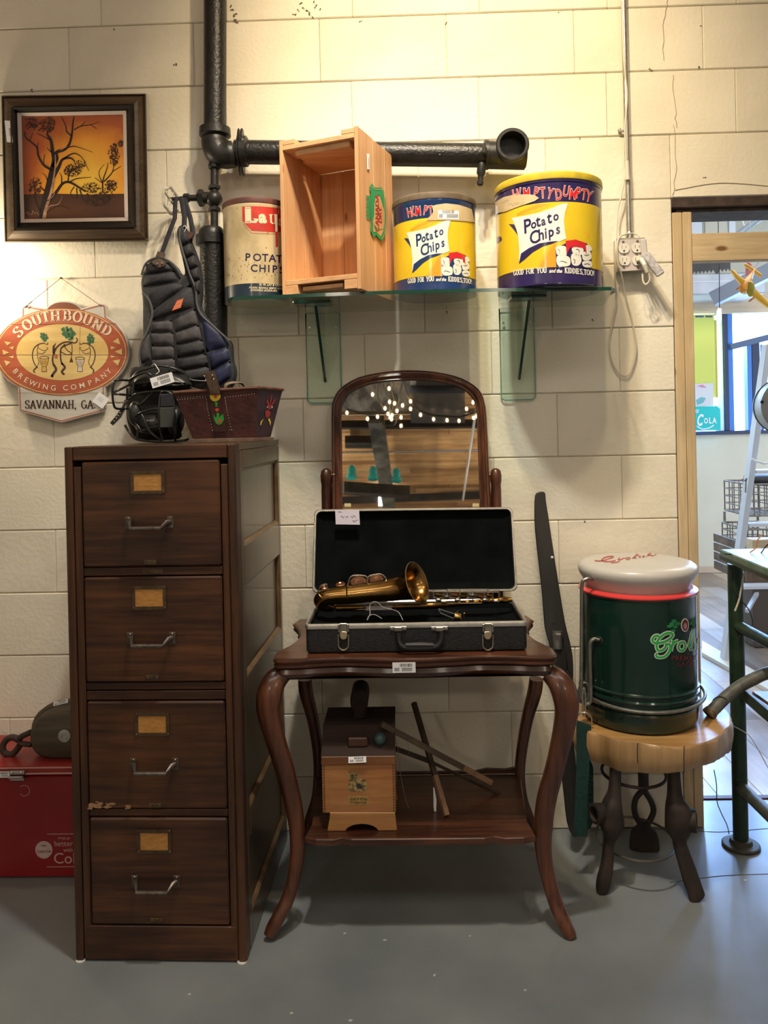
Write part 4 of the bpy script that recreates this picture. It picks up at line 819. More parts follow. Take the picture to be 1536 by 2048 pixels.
obj('handle_loop', B().tube(q5(smooth([(985, 300, BY+.06), (1000, 268, BY+.06), (1060, 255, BY+.07), (1110, 262, BY+.09), (1140, 295, BY+.10)], 6)), .011, 8, flat=.25, up=(0, -.3, 1)), mat('tan_strap', (.20, .15, .10), (.14, .10, .07), rough=.7, scale=60), bt_)
sd = B()
def studs(l, n, r_=.0011):
    for i in range(n):
        t = i/(n-1)*(len(l)-1); k = min(int(t), len(l)-2); u = t-k; x, y = l[k][0]+(l[k+1][0]-l[k][0])*u, l[k][1]+(l[k+1][1]-l[k][1])*u
        sd.lathe([(r_, 0), (r_*.5, r_*.7)], fpt(x, y, .0005), nF, 6)
studs([(610, 392), (830, 375)], 12); studs([(985, 372), (1215, 345)], 12); studs([(620, 378), (835, 362)], 10); studs([(838, 390), (850, 480), (888, 632)], 14); studs([(985, 380), (1000, 480), (1035, 628)], 14); studs([(885, 632), (1040, 628)], 8)
obj('stud', sd, mat('pale_stud', (.55, .50, .42), rough=.4, metal=.3), bt_, sm=None)
for l in ((815, 205), (885, 195), (825, 238), (895, 228)): pass
b = B()
for x, y in ((822, 205), (885, 198), (832, 238), (895, 228)): b.ball(q5([(x, y)], BY-.021)[0], .0018, n=6)
obj('rivet', b, mat('pale_rivet', (.7, .65, .5), rough=.4, metal=.3), hs)
def onf(l, col, nm, h=.0042): return obj(nm, B().add([fpt(x, y, h) for x, y in l], [tuple(range(len(l)))]), col, bt_, sm=None)
PY, PR, PG = mat('paint_yellow', (.70, .55, .04), rough=.5), mat('paint_red', (.60, .06, .04), rough=.5), mat('paint_green', (.03, .30, .05), rough=.5)
onf([(868, 352), (952, 350), (950, 375), (935, 395), (912, 403), (888, 398), (870, 378)], PY, 'painted_tulip'); onf([(900, 352), (925, 352), (922, 374), (912, 380), (902, 374)], PR, 'painted_heart', .0046)
onf([(905, 405), (930, 408), (926, 440), (916, 448)], PG, 'painted_leaf'); onf(ell(925, 468, 15, 14, n=12), PR, 'painted_dot', .0046); onf([(925, 485), (940, 500), (945, 520), (920, 520)], PG, 'painted_leaf')
onf([(895, 500), (912, 530), (928, 515), (945, 528), (970, 498), (980, 545), (965, 575), (940, 588), (915, 575), (902, 545)], PG, 'painted_leaf'); onf(ell(944, 558, 16, 15, n=12), PR, 'painted_dot', .0046)
nC = (rb2-fbr).cross(ftr-fbr).normalized()
def cpt(x, y, h=.001):
    h += .0008; d = ray(200+x/s5, 700+y/s5); t = (fbr-CAM).dot(nC)/d.dot(nC); return CAM+d*t+nC*h
def onc(l, col, nm, h=.001): return obj(nm, B().add([cpt(x, y, h) for x, y in l], [tuple(range(len(l)))]), col, bt_, sm=None)
PR2 = mat('paint_dull_red', (.33, .03, .03), rough=.5)
onc([(1298, 478), (1320, 470), (1340, 490), (1335, 515), (1310, 540), (1298, 515)], PR2, 'painted_heart'); onc([(1322, 465), (1306, 395), (1318, 388), (1330, 440), (1346, 352), (1352, 356), (1338, 440), (1370, 385), (1378, 392), (1335, 468)], PR2, 'painted_flower', .0013)
for l in ([(1256, 590), (1262, 560), (1285, 540), (1272, 565), (1264, 592)], [(1318, 545), (1330, 535), (1342, 565), (1338, 598), (1330, 570)]): onc(l, PY, 'painted_leaf', .0012)
for l in ([(1308, 440), (1318, 446), (1314, 458)], [(1345, 440), (1358, 445), (1348, 460)]): onc(l, MT['paper'], 'painted_dot', .0012)

# ---- catcher's mask
MY = -.235
mk = thing('catcher_mask', "black wire catcher's mask with leather pads and a paper price tag", 'mask', P(310, 880, -.23))
WIR = mat('black_wire', (.012, .012, .012), rough=.3, spec=.7); LEA = mat('black_leather', (.010, .010, .010), (.02, .02, .019), rough=.38, scale=30, bump=.4)
FZ = 0
def cage(l, r_=.0034, n=8): return B().tube(q5(smooth(l, 6)), r_, n)
A_, Bk = MY-.05, MY+.03
for l in ([(230, 240, MY), (160, 236, A_), (122, 240, A_-.01), (104, 262, A_-.02), (98, 340, A_-.02), (108, 430, A_-.01), (135, 462, A_), (235, 460, MY)],
          [(98, 335, A_-.02), (160, 310, A_-.01), (245, 266, MY)], [(98, 345, A_-.02), (170, 350, A_-.01), (250, 358, MY)],
          [(215, 300, MY), (212, 380, MY), (205, 450, MY)], [(260, 240, MY-.02), (262, 300, MY-.02), (250, 380, MY-.02)],
          [(225, 262, MY), (290, 180, MY), (360, 150, MY), (450, 126, MY+.01), (560, 138, MY+.02), (640, 175, MY+.03), (700, 225, MY+.05)],
          [(230, 235, MY), (300, 195, MY-.01), (365, 178, MY-.01), (405, 200, MY-.01)], [(250, 150, MY+.05), (380, 135, MY+.05), (520, 125, MY+.05), (640, 160, MY+.05)],
          [(230, 385, MY-.01), (290, 345, MY-.03), (400, 328, MY-.035), (500, 322, MY-.035), (600, 330, MY-.03)],
          [(262, 540, MY), (300, 505, MY-.03), (360, 480, MY-.035), (440, 462, MY-.04), (600, 458, MY-.03)],
          [(245, 460, MY), (330, 420, MY-.02), (410, 340, MY-.03)],
          [(318, 488, MY-.03), (345, 540, MY-.035), (370, 600, MY-.035), (410, 660, MY-.03), (485, 712, MY-.02)],
          [(480, 330, MY-.035), (468, 400, MY-.04), (466, 500, MY-.045), (470, 600, MY-.04), (490, 712, MY-.02)],
          [(480, 340, MY-.036), (510, 325, MY-.04), (560, 345, MY-.04), (580, 400, MY-.04), (588, 520, MY-.045), (594, 640, MY-.04), (592, 716, MY-.02)],
          [(195, 590, MY), (225, 640, MY), (280, 700, MY-.01), (380, 718, MY-.015), (520, 722, MY-.02), (660, 712, MY-.01), (700, 700, MY)],
          [(300, 600, MY-.02), (330, 632, MY-.025), (400, 612, MY-.03), (470, 600, MY-.035)], [(260, 545, MY-.01), (300, 610, MY-.02), (290, 700, MY-.015)],
          [(700, 225, MY+.05), (735, 240, MY+.05), (850, 248, MY+.06)], [(715, 285, MY+.02), (720, 320, MY+.02)], [(545, 125, MY+.02), (548, 160, MY+.01)]):
    obj('cage_bar', cage(l), WIR, mk, sm=1)
def q5s(l, Y): return q5(smooth(l, 4, closed=True), Y)
obj('brow_pad', B().slab(q5s([(225, 300), (260, 225), (340, 185), (450, 165), (560, 180), (640, 215), (700, 270), (640, 300), (560, 300), (450, 280), (340, 300)], MY-.0), .04, (0, 1, 0), .012), LEA, mk, sm=1)
obj('mask_liner', B().slab(q5s([(240, 150), (320, 130), (450, 128), (600, 140), (670, 190), (700, 290), (640, 440), (610, 600), (600, 700), (300, 700), (220, 600), (200, 480), (220, 300)], MY+.030), .03, (0, 1, 0), .008), mat('deep_black', (.006, .006, .006), rough=.8), mk, sm=1)
b = B(); c = q5([(430, 580)], MY+.02)[0]; b.ball(c, .060, (1.02, .75, .60)); cut_ = [V((p.x, p.y, max(p.z, TOP+.004))) for p in b.v]; b.v = cut_; obj('chin_pad', b, LEA, mk, sm=1)
b = B().ball(q5([(280, 500)], MY+.0)[0], .030, (.75, .8, 1.25)); obj('cheek_pad', b, LEA, mk, sm=1)
b = B().ball(q5([(590, 560)], MY+.01)[0], .034, (.8, .8, 1.3)); obj('cheek_pad', b, LEA, mk, sm=1)
b = B(); b.box(*[q5([(x, y)], MY-.048)[0].x for x, y in ((472, 500), (582, 500))], MY-.052, MY-.046, q5([(500, 612)], MY-.05)[0].z, q5([(500, 452)], MY-.05)[0].z, .002); obj('cloth_patch', b, mat('dull_felt', (.045, .048, .045), rough=.95), mk, sm=None)
b = B().box(*[q5([(x, y)], MY-.043)[0].x for x, y in ((478, 500), (576, 500))], MY-.047, MY-.040, q5([(500, 450)], MY-.05)[0].z, q5([(500, 345)], MY-.05)[0].z, .003); obj('harness_band', b, SB, mk, sm=None)
b = B().tube(q5([(205, 395, MY), (190, 450, MY-.02), (150, 520, MY-.03), (90, 585, MY-.035)]), [.006, .007, .0075, .006], 8, flat=.25, up=(0, -1, 0)); obj('buckle_strap', b, mat('black_strap_leather', (.02, .016, .013), rough=.5), mk)
b = B()
for x, y in ((112, 558), (128, 536), (143, 515), (158, 493)): b.lathe([(.0015, 0), (.001, .0005)], q5([(x, y)], MY-.041)[0], (0, -1, 0), 6)
obj('strap_hole', b, MT['paper'], mk, sm=None)
tc_ = q5([(490, 238)], MY-.05)[0]; sticker(mk, tc_, (1, 0, .27), (-.27, 0, 1), .066, .030, 'price_tag')
obj('tag_string', B().tube(q5(smooth([(408, 122, MY-.01), (430, 110, MY-.03), (448, 135, MY-.045), (466, 168, MY-.05), (440, 190, MY-.05)], 5)), .0011, 6), MT['paper'], mk)
f_ = font('TM EGX', .0075); obj('pad_print', flat(f_, q5([(392, 562)], MY-.030)[0], (1, 0, .05), (0, 0, 1)), mat('grey_print', (.4, .4, .4), rough=.6), mk, sm=None)

# ---- red cooler chest and pulley block at the left edge
rc = thing('cooler_chest', 'red metal cooler chest with white slogan, on the floor left of the cabinet', 'cooler', (-1.1, -.15, 0))
RY = -.262; rx0, rx1 = -1.62, -.92; rzt = P(60, 1543, RY).z
RED = mat('red_enamel', (.20, .004, .008), (.26, .008, .012), rough=.30, coat=.3, scale=4); RED2 = mat('scuffed_red_lid', (.33, .035, .03), (.20, .012, .012), rough=.35, scale=12, stretch=(.5, 1, 1), detail=8)
obj('body', B().box(rx0, rx1, RY, -.02, .002, rzt-.012, .006), RED, rc, sm=.5)
obj('lid', B().box(rx0-.004, rx1+.004, RY-.006, -.014, rzt-.010, rzt+.016, .007), RED2, rc, sm=.5)
obj('lid_trim', B().box(rx0-.005, rx1+.005, RY-.008, RY-.003, rzt-.006, rzt-.0015, .001).box(rx0-.003, rx1+.003, RY-.0068, RY-.004, rzt+.0105, rzt+.014, .001), mat('pink_chrome', (.62, .45, .42), rough=.3, metal=.6), rc, sm=None)
lx = P(39, 1555, RY).x; CHR = mat('chrome', (.55, .55, .56), rough=.25, metal=.9)
b = B().box(lx-.024, lx+.024, RY-.016, RY-.007, rzt-.004, rzt+.008, .003).box(lx-.028, lx+.020, RY-.020, RY-.012, rzt-.014, rzt-.006, .003).box(lx-.026, lx+.018, RY-.008, RY-.0005, rzt-.024, rzt-.014, .002)
for sx in (-1, 1): b.ball((lx+sx*.013, RY-.016, rzt+.003), .004, n=8)
obj('latch', b, CHR, rc)
def rp(x, y): return P(x/5.119, 1380+y/5.119, RY)
WP = mat('faded_white_print', (.55, .42, .40), (.40, .15, .15), rough=.6, scale=150, lo=.55, hi=.75)
def rtx(b_, x, y): return flat(b_, rp(x, y), (1, 0, 0), (0, 0, 1), .0008)
obj('print_disc', B().add([rp(x, y)+V((0, -.0008, 0)) for x, y in ell(450, 1635, 88, 90, n=28)], [tuple(range(28))]), WP, rc, sm=None)
mm_ = kk(RY)/5.119
def fitw(b_, wpx, x, y, mm=mm_, al='C'):                     # scale a flat print to a width in zoom pixels
    xs = [p.x for p in b_.v]; w_ = max(xs)-min(xs); k = wpx*mm/w_; c0 = (max(xs)+min(xs))/2
    o = B(); o.f = b_.f; o.v = [V(((p.x-c0)*k, p.y*k, p.z)) for p in b_.v]; return o
RI = mat('red_ink', (.22, .01, .015), rough=.5)
obj('lettering', flat(fitw(font('Coca-Cola', 1, .02, .3), 150, 0, 0), rp(450, 1660)+V((0, -.0006, 0)), (1, 0, 0), (0, 0, 1), .0008), RI, rc, sm=None)
obj('lettering', flat(fitw(font('DRINK', 1, .02), 60, 0, 0), rp(450, 1598)+V((0, -.0006, 0)), (1, 0, 0), (0, 0, 1), .0008), RI, rc, sm=None)
def rserif(s, x, y, h, al=0):
    b_ = font(s, h*mm_*1.35, .0, align='LEFT'); 
    return obj('lettering', flat(b_, rp(x, y), (1, 0, 0), (0, 0, 1), .0008), WP, rc, sm=None)
rserif('things go', 595, 1525, 26); rserif('better', 555, 1597, 58); rserif('with', 650, 1655, 42); rserif('Coke', 548, 1775, 118)
b = B().box(rp(450, 0).x, rx1-.05, RY-.0012, RY-.0004, rp(450, 1477).z, rp(450, 1472).z, 0).box(rp(440, 0).x, rx1-.05, RY-.0012, RY-.0004, rp(450, 1812).z, rp(450, 1807).z, 0); obj('print_line', b, WP, rc, sm=None)
b = B(); ribbon(b, [(math.cos(t)*.0155, math.sin(t)*.0155) for t in [i*.2-2.6 for i in range(26)]], .0012); obj('scuff_ring', flat(b, rp(250, 1030), (1, 0, 0), (0, 0, 1), .0006), WP, rc, sm=None)
sticker(rc, P(6, 1549, RY-.009), (1, 0, 0), (0, 0, 1), .040, .018)
# pulley block lying on the chest
PB = mat('grey_block_wood', (.055, .042, .028), (.10, .08, .055), rough=.6, scale=14, stretch=(.3, 1, 3), bump=.3)
def q8(l, Y): return [P(a[0]/5.119, 1380+a[1]/5.119, Y) for a in l]
pb = thing('pulley_block', 'old wooden pulley block with a rusty iron hook lying on the red chest', 'pulley', q8([(500, 700)], -.16)[0])
co = smooth([(302, 560), (300, 430), (370, 300), (520, 215), (720, 190), (920, 215), (1060, 300), (1090, 440), (1060, 600), (900, 700), (640, 722), (430, 700), (340, 640)], 3, closed=True)
for i, y_ in enumerate((-.225, -.165)):
    l = q8([(x+i*12, y-i*52) for x, y in co], y_); lo_ = min(p.z for p in l); zz = rzt+.0175
    l = [V((p.x, p.y, max(p.z+(0 if i == 0 else .004), zz))) for p in l]
    obj('cheek', B().slab(l, .036, (0, 1, 0), .010), PB, pb, sm=1)
b = B().lathe([(.030, -.03), (.062, -.012), (.055, 0), (.062, .012), (.062, .03)], q8([(680, 440)], -.175)[0]+V((0, .003, 0)), (0, 1, 0), 24); obj('sheave', b, mat('sheave', (.05, .04, .03), rough=.6), pb)
obj('axle_plate', B().lathe([(.0185, 0), (.0185, .003), (.008, .005)], q8([(662, 468)], -.226)[0], (0, -1, 0), 18), mat('galvanised_plate', (.35, .34, .31), (.5, .48, .44), rough=.45, metal=.5, scale=80), pb, sm=None)
RST = mat('rusty_iron', (.035, .022, .016), (.065, .038, .024), rough=.7, scale=50, bump=.4)
for y in (0, 1): obj('strap_iron', B().tube(q8([(320, 430+y*130), (230, 470+y*80), (190, 500+y*40)], -.20), .0085, 8), RST, pb)
b = B().tube(q8(smooth([(200, 520), (130, 480), (60, 510), (25, 580), (40, 650), (110, 665), (165, 620), (190, 560)], 5), -.19), [.012]*10+[.009]*12+[.007]*20, 10) if 0 else B().tube(q8(smooth([(215, 525), (140, 485), (70, 505), (28, 575), (45, 640), (110, 660), (160, 625), (200, 570), (225, 540)], 5), -.19), .0095, 10)
obj('hook', b, RST, pb)
sticker(pb, q8([(622, 140)], -.205)[0]+V((0, -.0, .004)), (1, 0, .22), (-.1, .5, 1), .045, .012)
# ================================================================== GLASS SHELF AND WHAT STANDS ON IT
SY = -.30; ZS = (P(445, 588, SY).z+P(1240, 577, SY).z)/2                      # top of the glass
GL_ = thin_glass('green_glass', (.93, .98, .955), 1.5); GE = mat('dark_glass_edge', (.004, .045, .032), rough=.12, spec=.8)
GE2 = mat('pale_glass_edge', (.16, .34, .27), rough=.12, spec=.8)
sh = thing('glass_shelf', 'long bow-fronted green glass shelf on two glass brackets', 'shelf', P(840, 590, 0))
xl, xr_ = P(450, 590, SY).x, P(1238, 578, SY).x; bl, br = P(462, 612, -.004).x, P(1207, 612, -.004).x
fo = [(bl, -.004)]+[(xl-.002, -.20), (xl, -.26), (xl+.02, -.292)]+[(xl+.02+(xr_-xl-.04)*t, -.292-.035*math.sin(math.pi*t)) for t in [i/16 for i in range(1, 16)]]+[(xr_-.02, -.292), (xr_, -.26), (xr_+.0, -.20), (br, -.004)]
fo = [V((x, y, ZS)) for x, y in fo]
obj('shelf_plate', B().slab(fo, -.011, (0, 0, 1), .0018), GL_, sh, sm=.3)
ed = [p+V((0, 0, -.0055)) for p in fo]
cen_ = V((.06, -.1, ZS)); b = B(); b.tube([p+(cen_-p).normalized()*-.0006 for p in ed[1:-1]], .0062, 8, up=(0, 0, 1)); 
b = B(); e1 = fo[1:-1]; n = len(e1); out = [(p-V((cen_.x*.0+p.x*.0, 0, 0))) for p in e1]
vs = []
for i, p in enumerate(e1):
    a, c = e1[max(0, i-1)], e1[min(n-1, i+1)]; t_ = (c-a).normalized(); nn = V((t_.y, -t_.x, 0)); 
    if nn.y > 0 and abs(nn.x) < .7: nn = -nn
    if (p.x < 0 and nn.x > .5) or (p.x > 0 and nn.x < -.5): nn = -nn
    vs.append(p+nn*.0009)
b.loft([[p+V((0, 0, -.0005)) for p in vs], [p+V((0, 0, -.0105)) for p in vs]], closed=False, caps=False); obj('polished_edge', b, GE, sh, sm=None)
for (pa_, pb_, f1, f2, t1, t2) in (((613, 602), (681, 806), (630, 603), (648, 764), 588, 662), ((1000, 604), (1069, 800), (1052, 602), (1036, 759), 1020, 1091)):
    zA, zB = ZS-.013, P(640, pb_[1], -.006).z if pa_[0] < 700 else P(1030, pb_[1], -.006).z
    x0, x1 = P(pa_[0], 700, -.006).x, P(pb_[0], 700, -.006).x; r_ = .012
    ol = [(x0, zA), (x1, zA), (x1, zB+r_), (x1-.004, zB+.004), (x1-r_, zB), (x0+r_, zB), (x0+.004, zB+.004), (x0, zB+r_)]
    br_ = obj('bracket', B().slab([V((x, -.010, z)) for x, z in ol], .008, (0, 1, 0), .001), GL_, sh, sm=.3)
    obj('bracket_edge', B().tube([V((x, -.0085, z)) for x, z in ol], .0021, 6, closed=True), GE2, br_)
    xf_ = P(f2[0], f2[1], -.012).x; zf = P(f2[0], f2[1], -.012).z; xt = P(f1[0], 600, -.26).x
    xm = (xf_+xt)/2
    fin = [V((xf_, -.0115, zf)), V((xf_, -.0115, zA-.0005)), V((xf_+(xt-xf_)*.3, -.255, zA-.0005)), V((xf_+(xt-xf_)*.3, -.255, zA-.016))]
    obj('fin', B().slab(fin, .008, (1, 0, 0)), GL_, br_, sm=None)
    obj('fin_edge', B().bar(fin[3]+V((.004, -.001, .002)), fin[0]+V((.004, -.001, 0)), .0082, .0022, b=0), GE, br_, sm=None)
    xa_, xb_ = P(t1, 597, -.24).x, P(t2, 597, -.24).x
    obj('top_pad', B().box(xa_, xb_, -.27, -.19, ZS-.0205, ZS-.0125, .002), GE, br_, sm=None)
    for k, xx in enumerate((x0+.012, x1-.012)):
        sc_ = B().lathe([(.0042, 0), (.0035, .002)], (xx, -.010, P(640, 655, -.01).z), (0, -1, 0), 10); obj('screw', sc_, CHR, br_, sm=None)
# ---- chip tins
def tin(name, label, cat, cx, Y, R_, zb_, zt_, body, lid, lidc=.020, base=.006, loc=None):
    t = thing(name, label, cat, (cx, Y, zb_))
    obj('can_body', B().lathe([(R_*.985, 0), (R_*1.005, .002), (R_*1.005, base), (R_, base+.003), (R_, zt_-zb_-lidc-.013), (R_*1.012, zt_-zb_-lidc-.010), (R_*1.012, zt_-zb_-lidc-.004), (R_*.99, zt_-zb_-lidc-.001), (R_*.985, zt_-zb_-lidc)], (cx, Y, zb_), n=72), body, t, sm=.5)
    obj('lid', B().lathe([(R_*1.02, -.003), (R_*1.028, 0), (R_*1.02, lidc-.003), (R_*1.0, lidc), (R_*.96, lidc), (R_*.95, lidc-.003), (.001, lidc-.003)], (cx, Y, zt_-lidc), n=72), lid, t, sm=.5)
    return t
def bearing(cx, Y, R_, px, py=480):                                  # bearing on the tin seen at a pixel column
    d = ray(px, py); d = V((d.x, d.y, 0)).normalized(); o = V((cx, Y, 0))-V((0, -CD, 0)); tt = o.dot(d); dist = (o-d*tt).length; q = math.sqrt(max(R_*R_-dist*dist, 0)); p = V((0, -CD, 0))+d*(tt-q)-V((cx, Y, 0)); return math.atan2(p.x, -p.y)
# cream tin, left
Y1 = -.135; c1 = P(512, 480, Y1); R1 = 65*kk(Y1)*.985; T1t = P(512, 393, Y1-R1).z
CR = mat('aged_cream_enamel', (.62, .49, .28), (.36, .27, .13), rough=.38, scale=14, coat=.2, lo=.45, hi=.8, detail=10, stretch=(1, 1, .7))
RL = mat('rust_red_lid', (.14, .045, .035), (.08, .035, .03), rough=.5, scale=20)
t1_ = tin('chip_tin', 'cream potato chip tin with a red label panel and rust red lid', 'tin', c1.x, Y1, R1, ZS+.001, T1t, CR, RL, .014)
def onm(cx, Y, R_, zc_, o, s_, b_, h=.0004, zr=None):        # builder drawn in zoomed photo pixels -> wrapped print; x by bearing, y by height at the tin front
    b2 = B(); b2.f = b_.f
    for p in b_.v: b2.v.append(p.copy())
    # refine before mapping
    b2 = cut(b2, 14.0)
    r_ = B(); r_.f = b2.f
    for p in b2.v:
        px, py = o[0]+p.x/s_, o[1]+p.y/s_
        a = bearing(cx, Y, R_, px); fr = V((cx+math.sin(a)*R_, Y-math.cos(a)*R_, 0)); z = P(px, py, fr.y).z
        r_.v.append(V((cx+math.sin(a)*(R_+h+p.z), Y-math.cos(a)*(R_+h+p.z), z)))
    return r_
def tp(t, par, cx, Y, R_, o, s_, name, m__, h=.0004): return obj(name, onm(cx, Y, R_, 0, o, s_, t, h), m__, par, sm=None)
# band of dark blue at the foot (whole turn)
DB = mat('dark_blue_print', (.008, .022, .045), (.02, .035, .05), rough=.35, scale=30, coat=.3)
zz = P(512, 567, Y1-R1).z; obj('blue_band', B().lathe([(R1*1.006+.0002, .001), (R1*1.006+.0002, .0062), (R1+.0006, .0092), (R1+.0006, zz-ZS)], (c1.x, Y1, ZS+.001), n=72, cap=False), DB, t1_, sm=.5)
L_ = (440, 370); s1 = 8.533
def p1(b_, name, m__, h=.0004): return tp(b_, t1_, c1.x, Y1, R1, L_, s1, name, m__, h)
RP = mat('red_print', (.58, .035, .025), (.42, .03, .02), rough=.35, scale=30, coat=.3)
p1(poly([(392, 368), (560, 362), (720, 366), (880, 380), (1180, 410), (1180, 800), (985, 808), (545, 778), (392, 605)]), 'red_panel', RP, .0005)
CRP = mat('cream_print', (.70, .58, .38), rough=.4); b = B()
g = serif('L', 245, .42, .12, sx=1.15); b.join(at2(g, 540, 636)); b.join(at2(font('a', 290, 14), 735, 640)); b.join(poly([(845, 500), (905, 500), (905, 508), (890, 520), (890, 620), (905, 650), (935, 655), (935, 520), (920, 508), (920, 500), (985, 500), (985, 800), (945, 795), (945, 660), (900, 668), (860, 640), (858, 520), (845, 508)])); b.join(at2(font('s', 250, 10), 1050, 690)); b.join(poly([(1000, 430), (1018, 430), (1012, 500), (1002, 500)]))
p1(b, 'lettering', CRP, .0009)
p1(poly([(945, 808), (985, 812), (985, 1045), (948, 1068)]), 'red_stroke', RP, .0005)
b = B(); ribbon(b, [(405, 660), (540, 822), (940, 838), (1180, 845)], 5); p1(b, 'outline', RP, .0005)
NVP = mat('navy_print', (.012, .012, .06), rough=.4)
b = B()
for ch, x, y in (('P', 465, 1292), ('O', 625, 1296), ('T', 762, 1302), ('A', 885, 1310), ('T', 1000, 1322), ('O', 1110, 1330)): b.join(at2(font(ch, 180, 3), x, y, .03))
for ch, x, y in (('C', 570, 1478), ('H', 712, 1482), ('I', 820, 1486), ('P', 920, 1494), ('S', 1040, 1508)): b.join(at2(font(ch, 175, 3), x, y, .03))
p1(b, 'lettering', NVP)
b = B(); b.join(at2(font('H. W. LAY & COMPANY', 56, 2, sx=.82), 900, 1725, .03)); b.join(at2(font('ATLANTA  NASHVILLE  MEMPHIS  LOUISVILLE', 44, 1.5, sx=.72), 800, 1775, .035)); b.join(at2(font('JACKSONVILLE  JACKSON, MISS.', 44, 1.5, sx=.72), 730, 1815, .035))
p1(b, 'lettering', CRP, .0012)
sp = B()
for i in range(150):
    x, y = random.uniform(90, 1040), random.choice((random.uniform(330, 1650), random.uniform(1200, 1650))); r_ = random.uniform(2, 9)
    sp.join(poly([(x+math.cos(t)*r_*random.uniform(.5, 1.3), y+math.sin(t)*r_*random.uniform(.5, 1.6)) for t in (0, 1.2, 2.4, 3.7, 5)]))
p1(sp, 'rust_speckle', mat('rust_speck', (.20, .12, .04), (.10, .06, .02), rough=.8, scale=60), .0011)['kind'] = 'stuff'
# blue and yellow tins
YL = mat('yellow_enamel', (.78, .56, .02), (.70, .47, .02), rough=.22, scale=6, coat=.6); ORN = mat('orange_hatch', (.80, .33, .02), rough=.3, coat=.4); ORD = mat('orange_ground', (.82, .45, .03), rough=.3, coat=.4)
WH = mat('white_print', (.80, .78, .68), rough=.28, coat=.4); RDP = mat('red_letter', (.62, .02, .03), rough=.3, coat=.4); KP = mat('adhesive_patch', (.58, .45, .27), (.50, .38, .20), rough=.7, scale=20)
def bluetin(name, label, cx, Y, R_, zt_, bodym, lidm, navym, o, s_, mp, lidc=.02, z1=None, z2=None):
    t = tin(name, label, 'tin', cx, Y, R_, ZS+.001, zt_, bodym, lidm, lidc)
    obj('yellow_band', B().lathe([(R_+.0005, z1-ZS), (R_+.0005, z2-ZS)], (cx, Y, ZS+.001), n=72, cap=False), YL, t, sm=.5)
    def pp(b_, nm, m__, h=.0009):
        for q in b_.v: q.x, q.y = mp(q.x, q.y)
        return tp(b_, t, cx, Y, R_, o, s_, nm, m__, h)
    # design drawn in the big tin's zoom pixels (5.908 px per photo pixel, origin 970,310)
    for l in ([(430, 660), (520, 590), (740, 572), (790, 590), (640, 665), (385, 720)], [(620, 1305), (720, 1120), (840, 1010), (835, 1325), (640, 1330)], [(945, 640), (1000, 600), (985, 660), (940, 760)], [(1190, 930), (1235, 880), (1230, 960), (1200, 1000)]): pp(poly(l), 'orange_field', ORD, .0008)
    ht = B()
    def hatch(x0, x1, y0, y1, inside):
        for sgn in (1, -1):
            k = -60
            while k < 60:
                l = []
                for i in range(60):
                    x = x0+(x1-x0)*i/59; y = (y0+y1)/2+sgn*(x-(x0+x1)/2)*.75+k*16
                    if inside(x, y): l.append((x, y))
                    else:
                        if len(l) > 2: ribbon(ht, [l[0], l[-1]], 3.2)
                        l = []
                if len(l) > 2: ribbon(ht, [l[0], l[-1]], 3.2)
                k += 1
    hatch(385, 780, 575, 720, lambda x, y: 572+(x-385)*0 < y and y < 722-(x-385)*.36 and y > 690-(x-385)*.45 and y > 578); hatch(640, 838, 1010, 1330, lambda x, y: y > 1325-(x-630)*1.55 and y < 1328 and x < 836)
    pp(ht, 'hatch_lines', ORN, .0010)['kind'] = 'stuff'
    bn = [(325, 745), (500, 715), (640, 685), (780, 635), (880, 590), (970, 570), (985, 580), (950, 680), (935, 780), (945, 900), (960, 990), (880, 1020), (730, 1060), (600, 1105), (480, 1170), (400, 1260), (405, 1100), (395, 960), (370, 850)]
    pp(poly(bn), 'banner', WH, .0012)
    pp(poly([(288, 815), (350, 820), (385, 900), (398, 960), (360, 900), (320, 850)]), 'banner_shadow', navym, .0011)
    pp(poly([(398, 1285), (425, 1165), (520, 1100), (640, 1045), (760, 1025), (870, 1015), (800, 1045), (680, 1080), (560, 1150), (470, 1230)]), 'banner_shadow', navym, .0013)
    tx = B()
    for ch, x, y, s1_ in (('P', 508, 918, 225), ('o', 582, 865, 145), ('t', 636, 846, 190), ('a', 697, 830, 145), ('t', 768, 806, 190), ('o', 845, 772, 145)): tx.join(at2(font(ch, s1_*1.0, 4, .3, sx=.84), x, y, -.28))
    for ch, x, y, s1_ in (('C', 588, 1042, 205), ('h', 668, 1006, 185), ('i', 722, 985, 175), ('p', 784, 962, 165), ('s', 866, 930, 160)): tx.join(at2(font(ch, s1_*1.0, 4, .3, sx=.84), x, y, -.28))
    pp(tx, 'lettering', navym, .0016)
    # white chip bags with red ribbon on dark ground; the mascot itself is left out
    pp(poly([(880, 1080), (960, 1040), (1190, 1040), (1250, 1100), (1250, 1330), (835, 1330), (830, 1120)]), 'bag_ground', navym, .0010)
    for l in ([(838, 1090), (880, 1075), (950, 1085), (958, 1180), (930, 1200), (850, 1180), (836, 1130)], [(845, 1200), (920, 1185), (990, 1210), (1002, 1270), (980, 1310), (880, 1318), (842, 1280)], [(1030, 1095), (1120, 1085), (1160, 1120), (1135, 1180), (1060, 1190), (1025, 1140)], [(1015, 1180), (1060, 1160), (1120, 1190), (1130, 1260), (1090, 1308), (1030, 1300), (1010, 1240)], [(1180, 1075), (1225, 1065), (1255, 1100), (1250, 1130), (1190, 1140)], [(1150, 1150), (1230, 1140), (1250, 1200), (1230, 1240), (1160, 1245), (1140, 1200)], [(1140, 1268), (1190, 1250), (1248, 1262), (1248, 1325), (1160, 1322)]):
        pp(poly(smooth(l, 3, closed=True)), 'chip_bag', WH, .0013)
    bl_ = B()
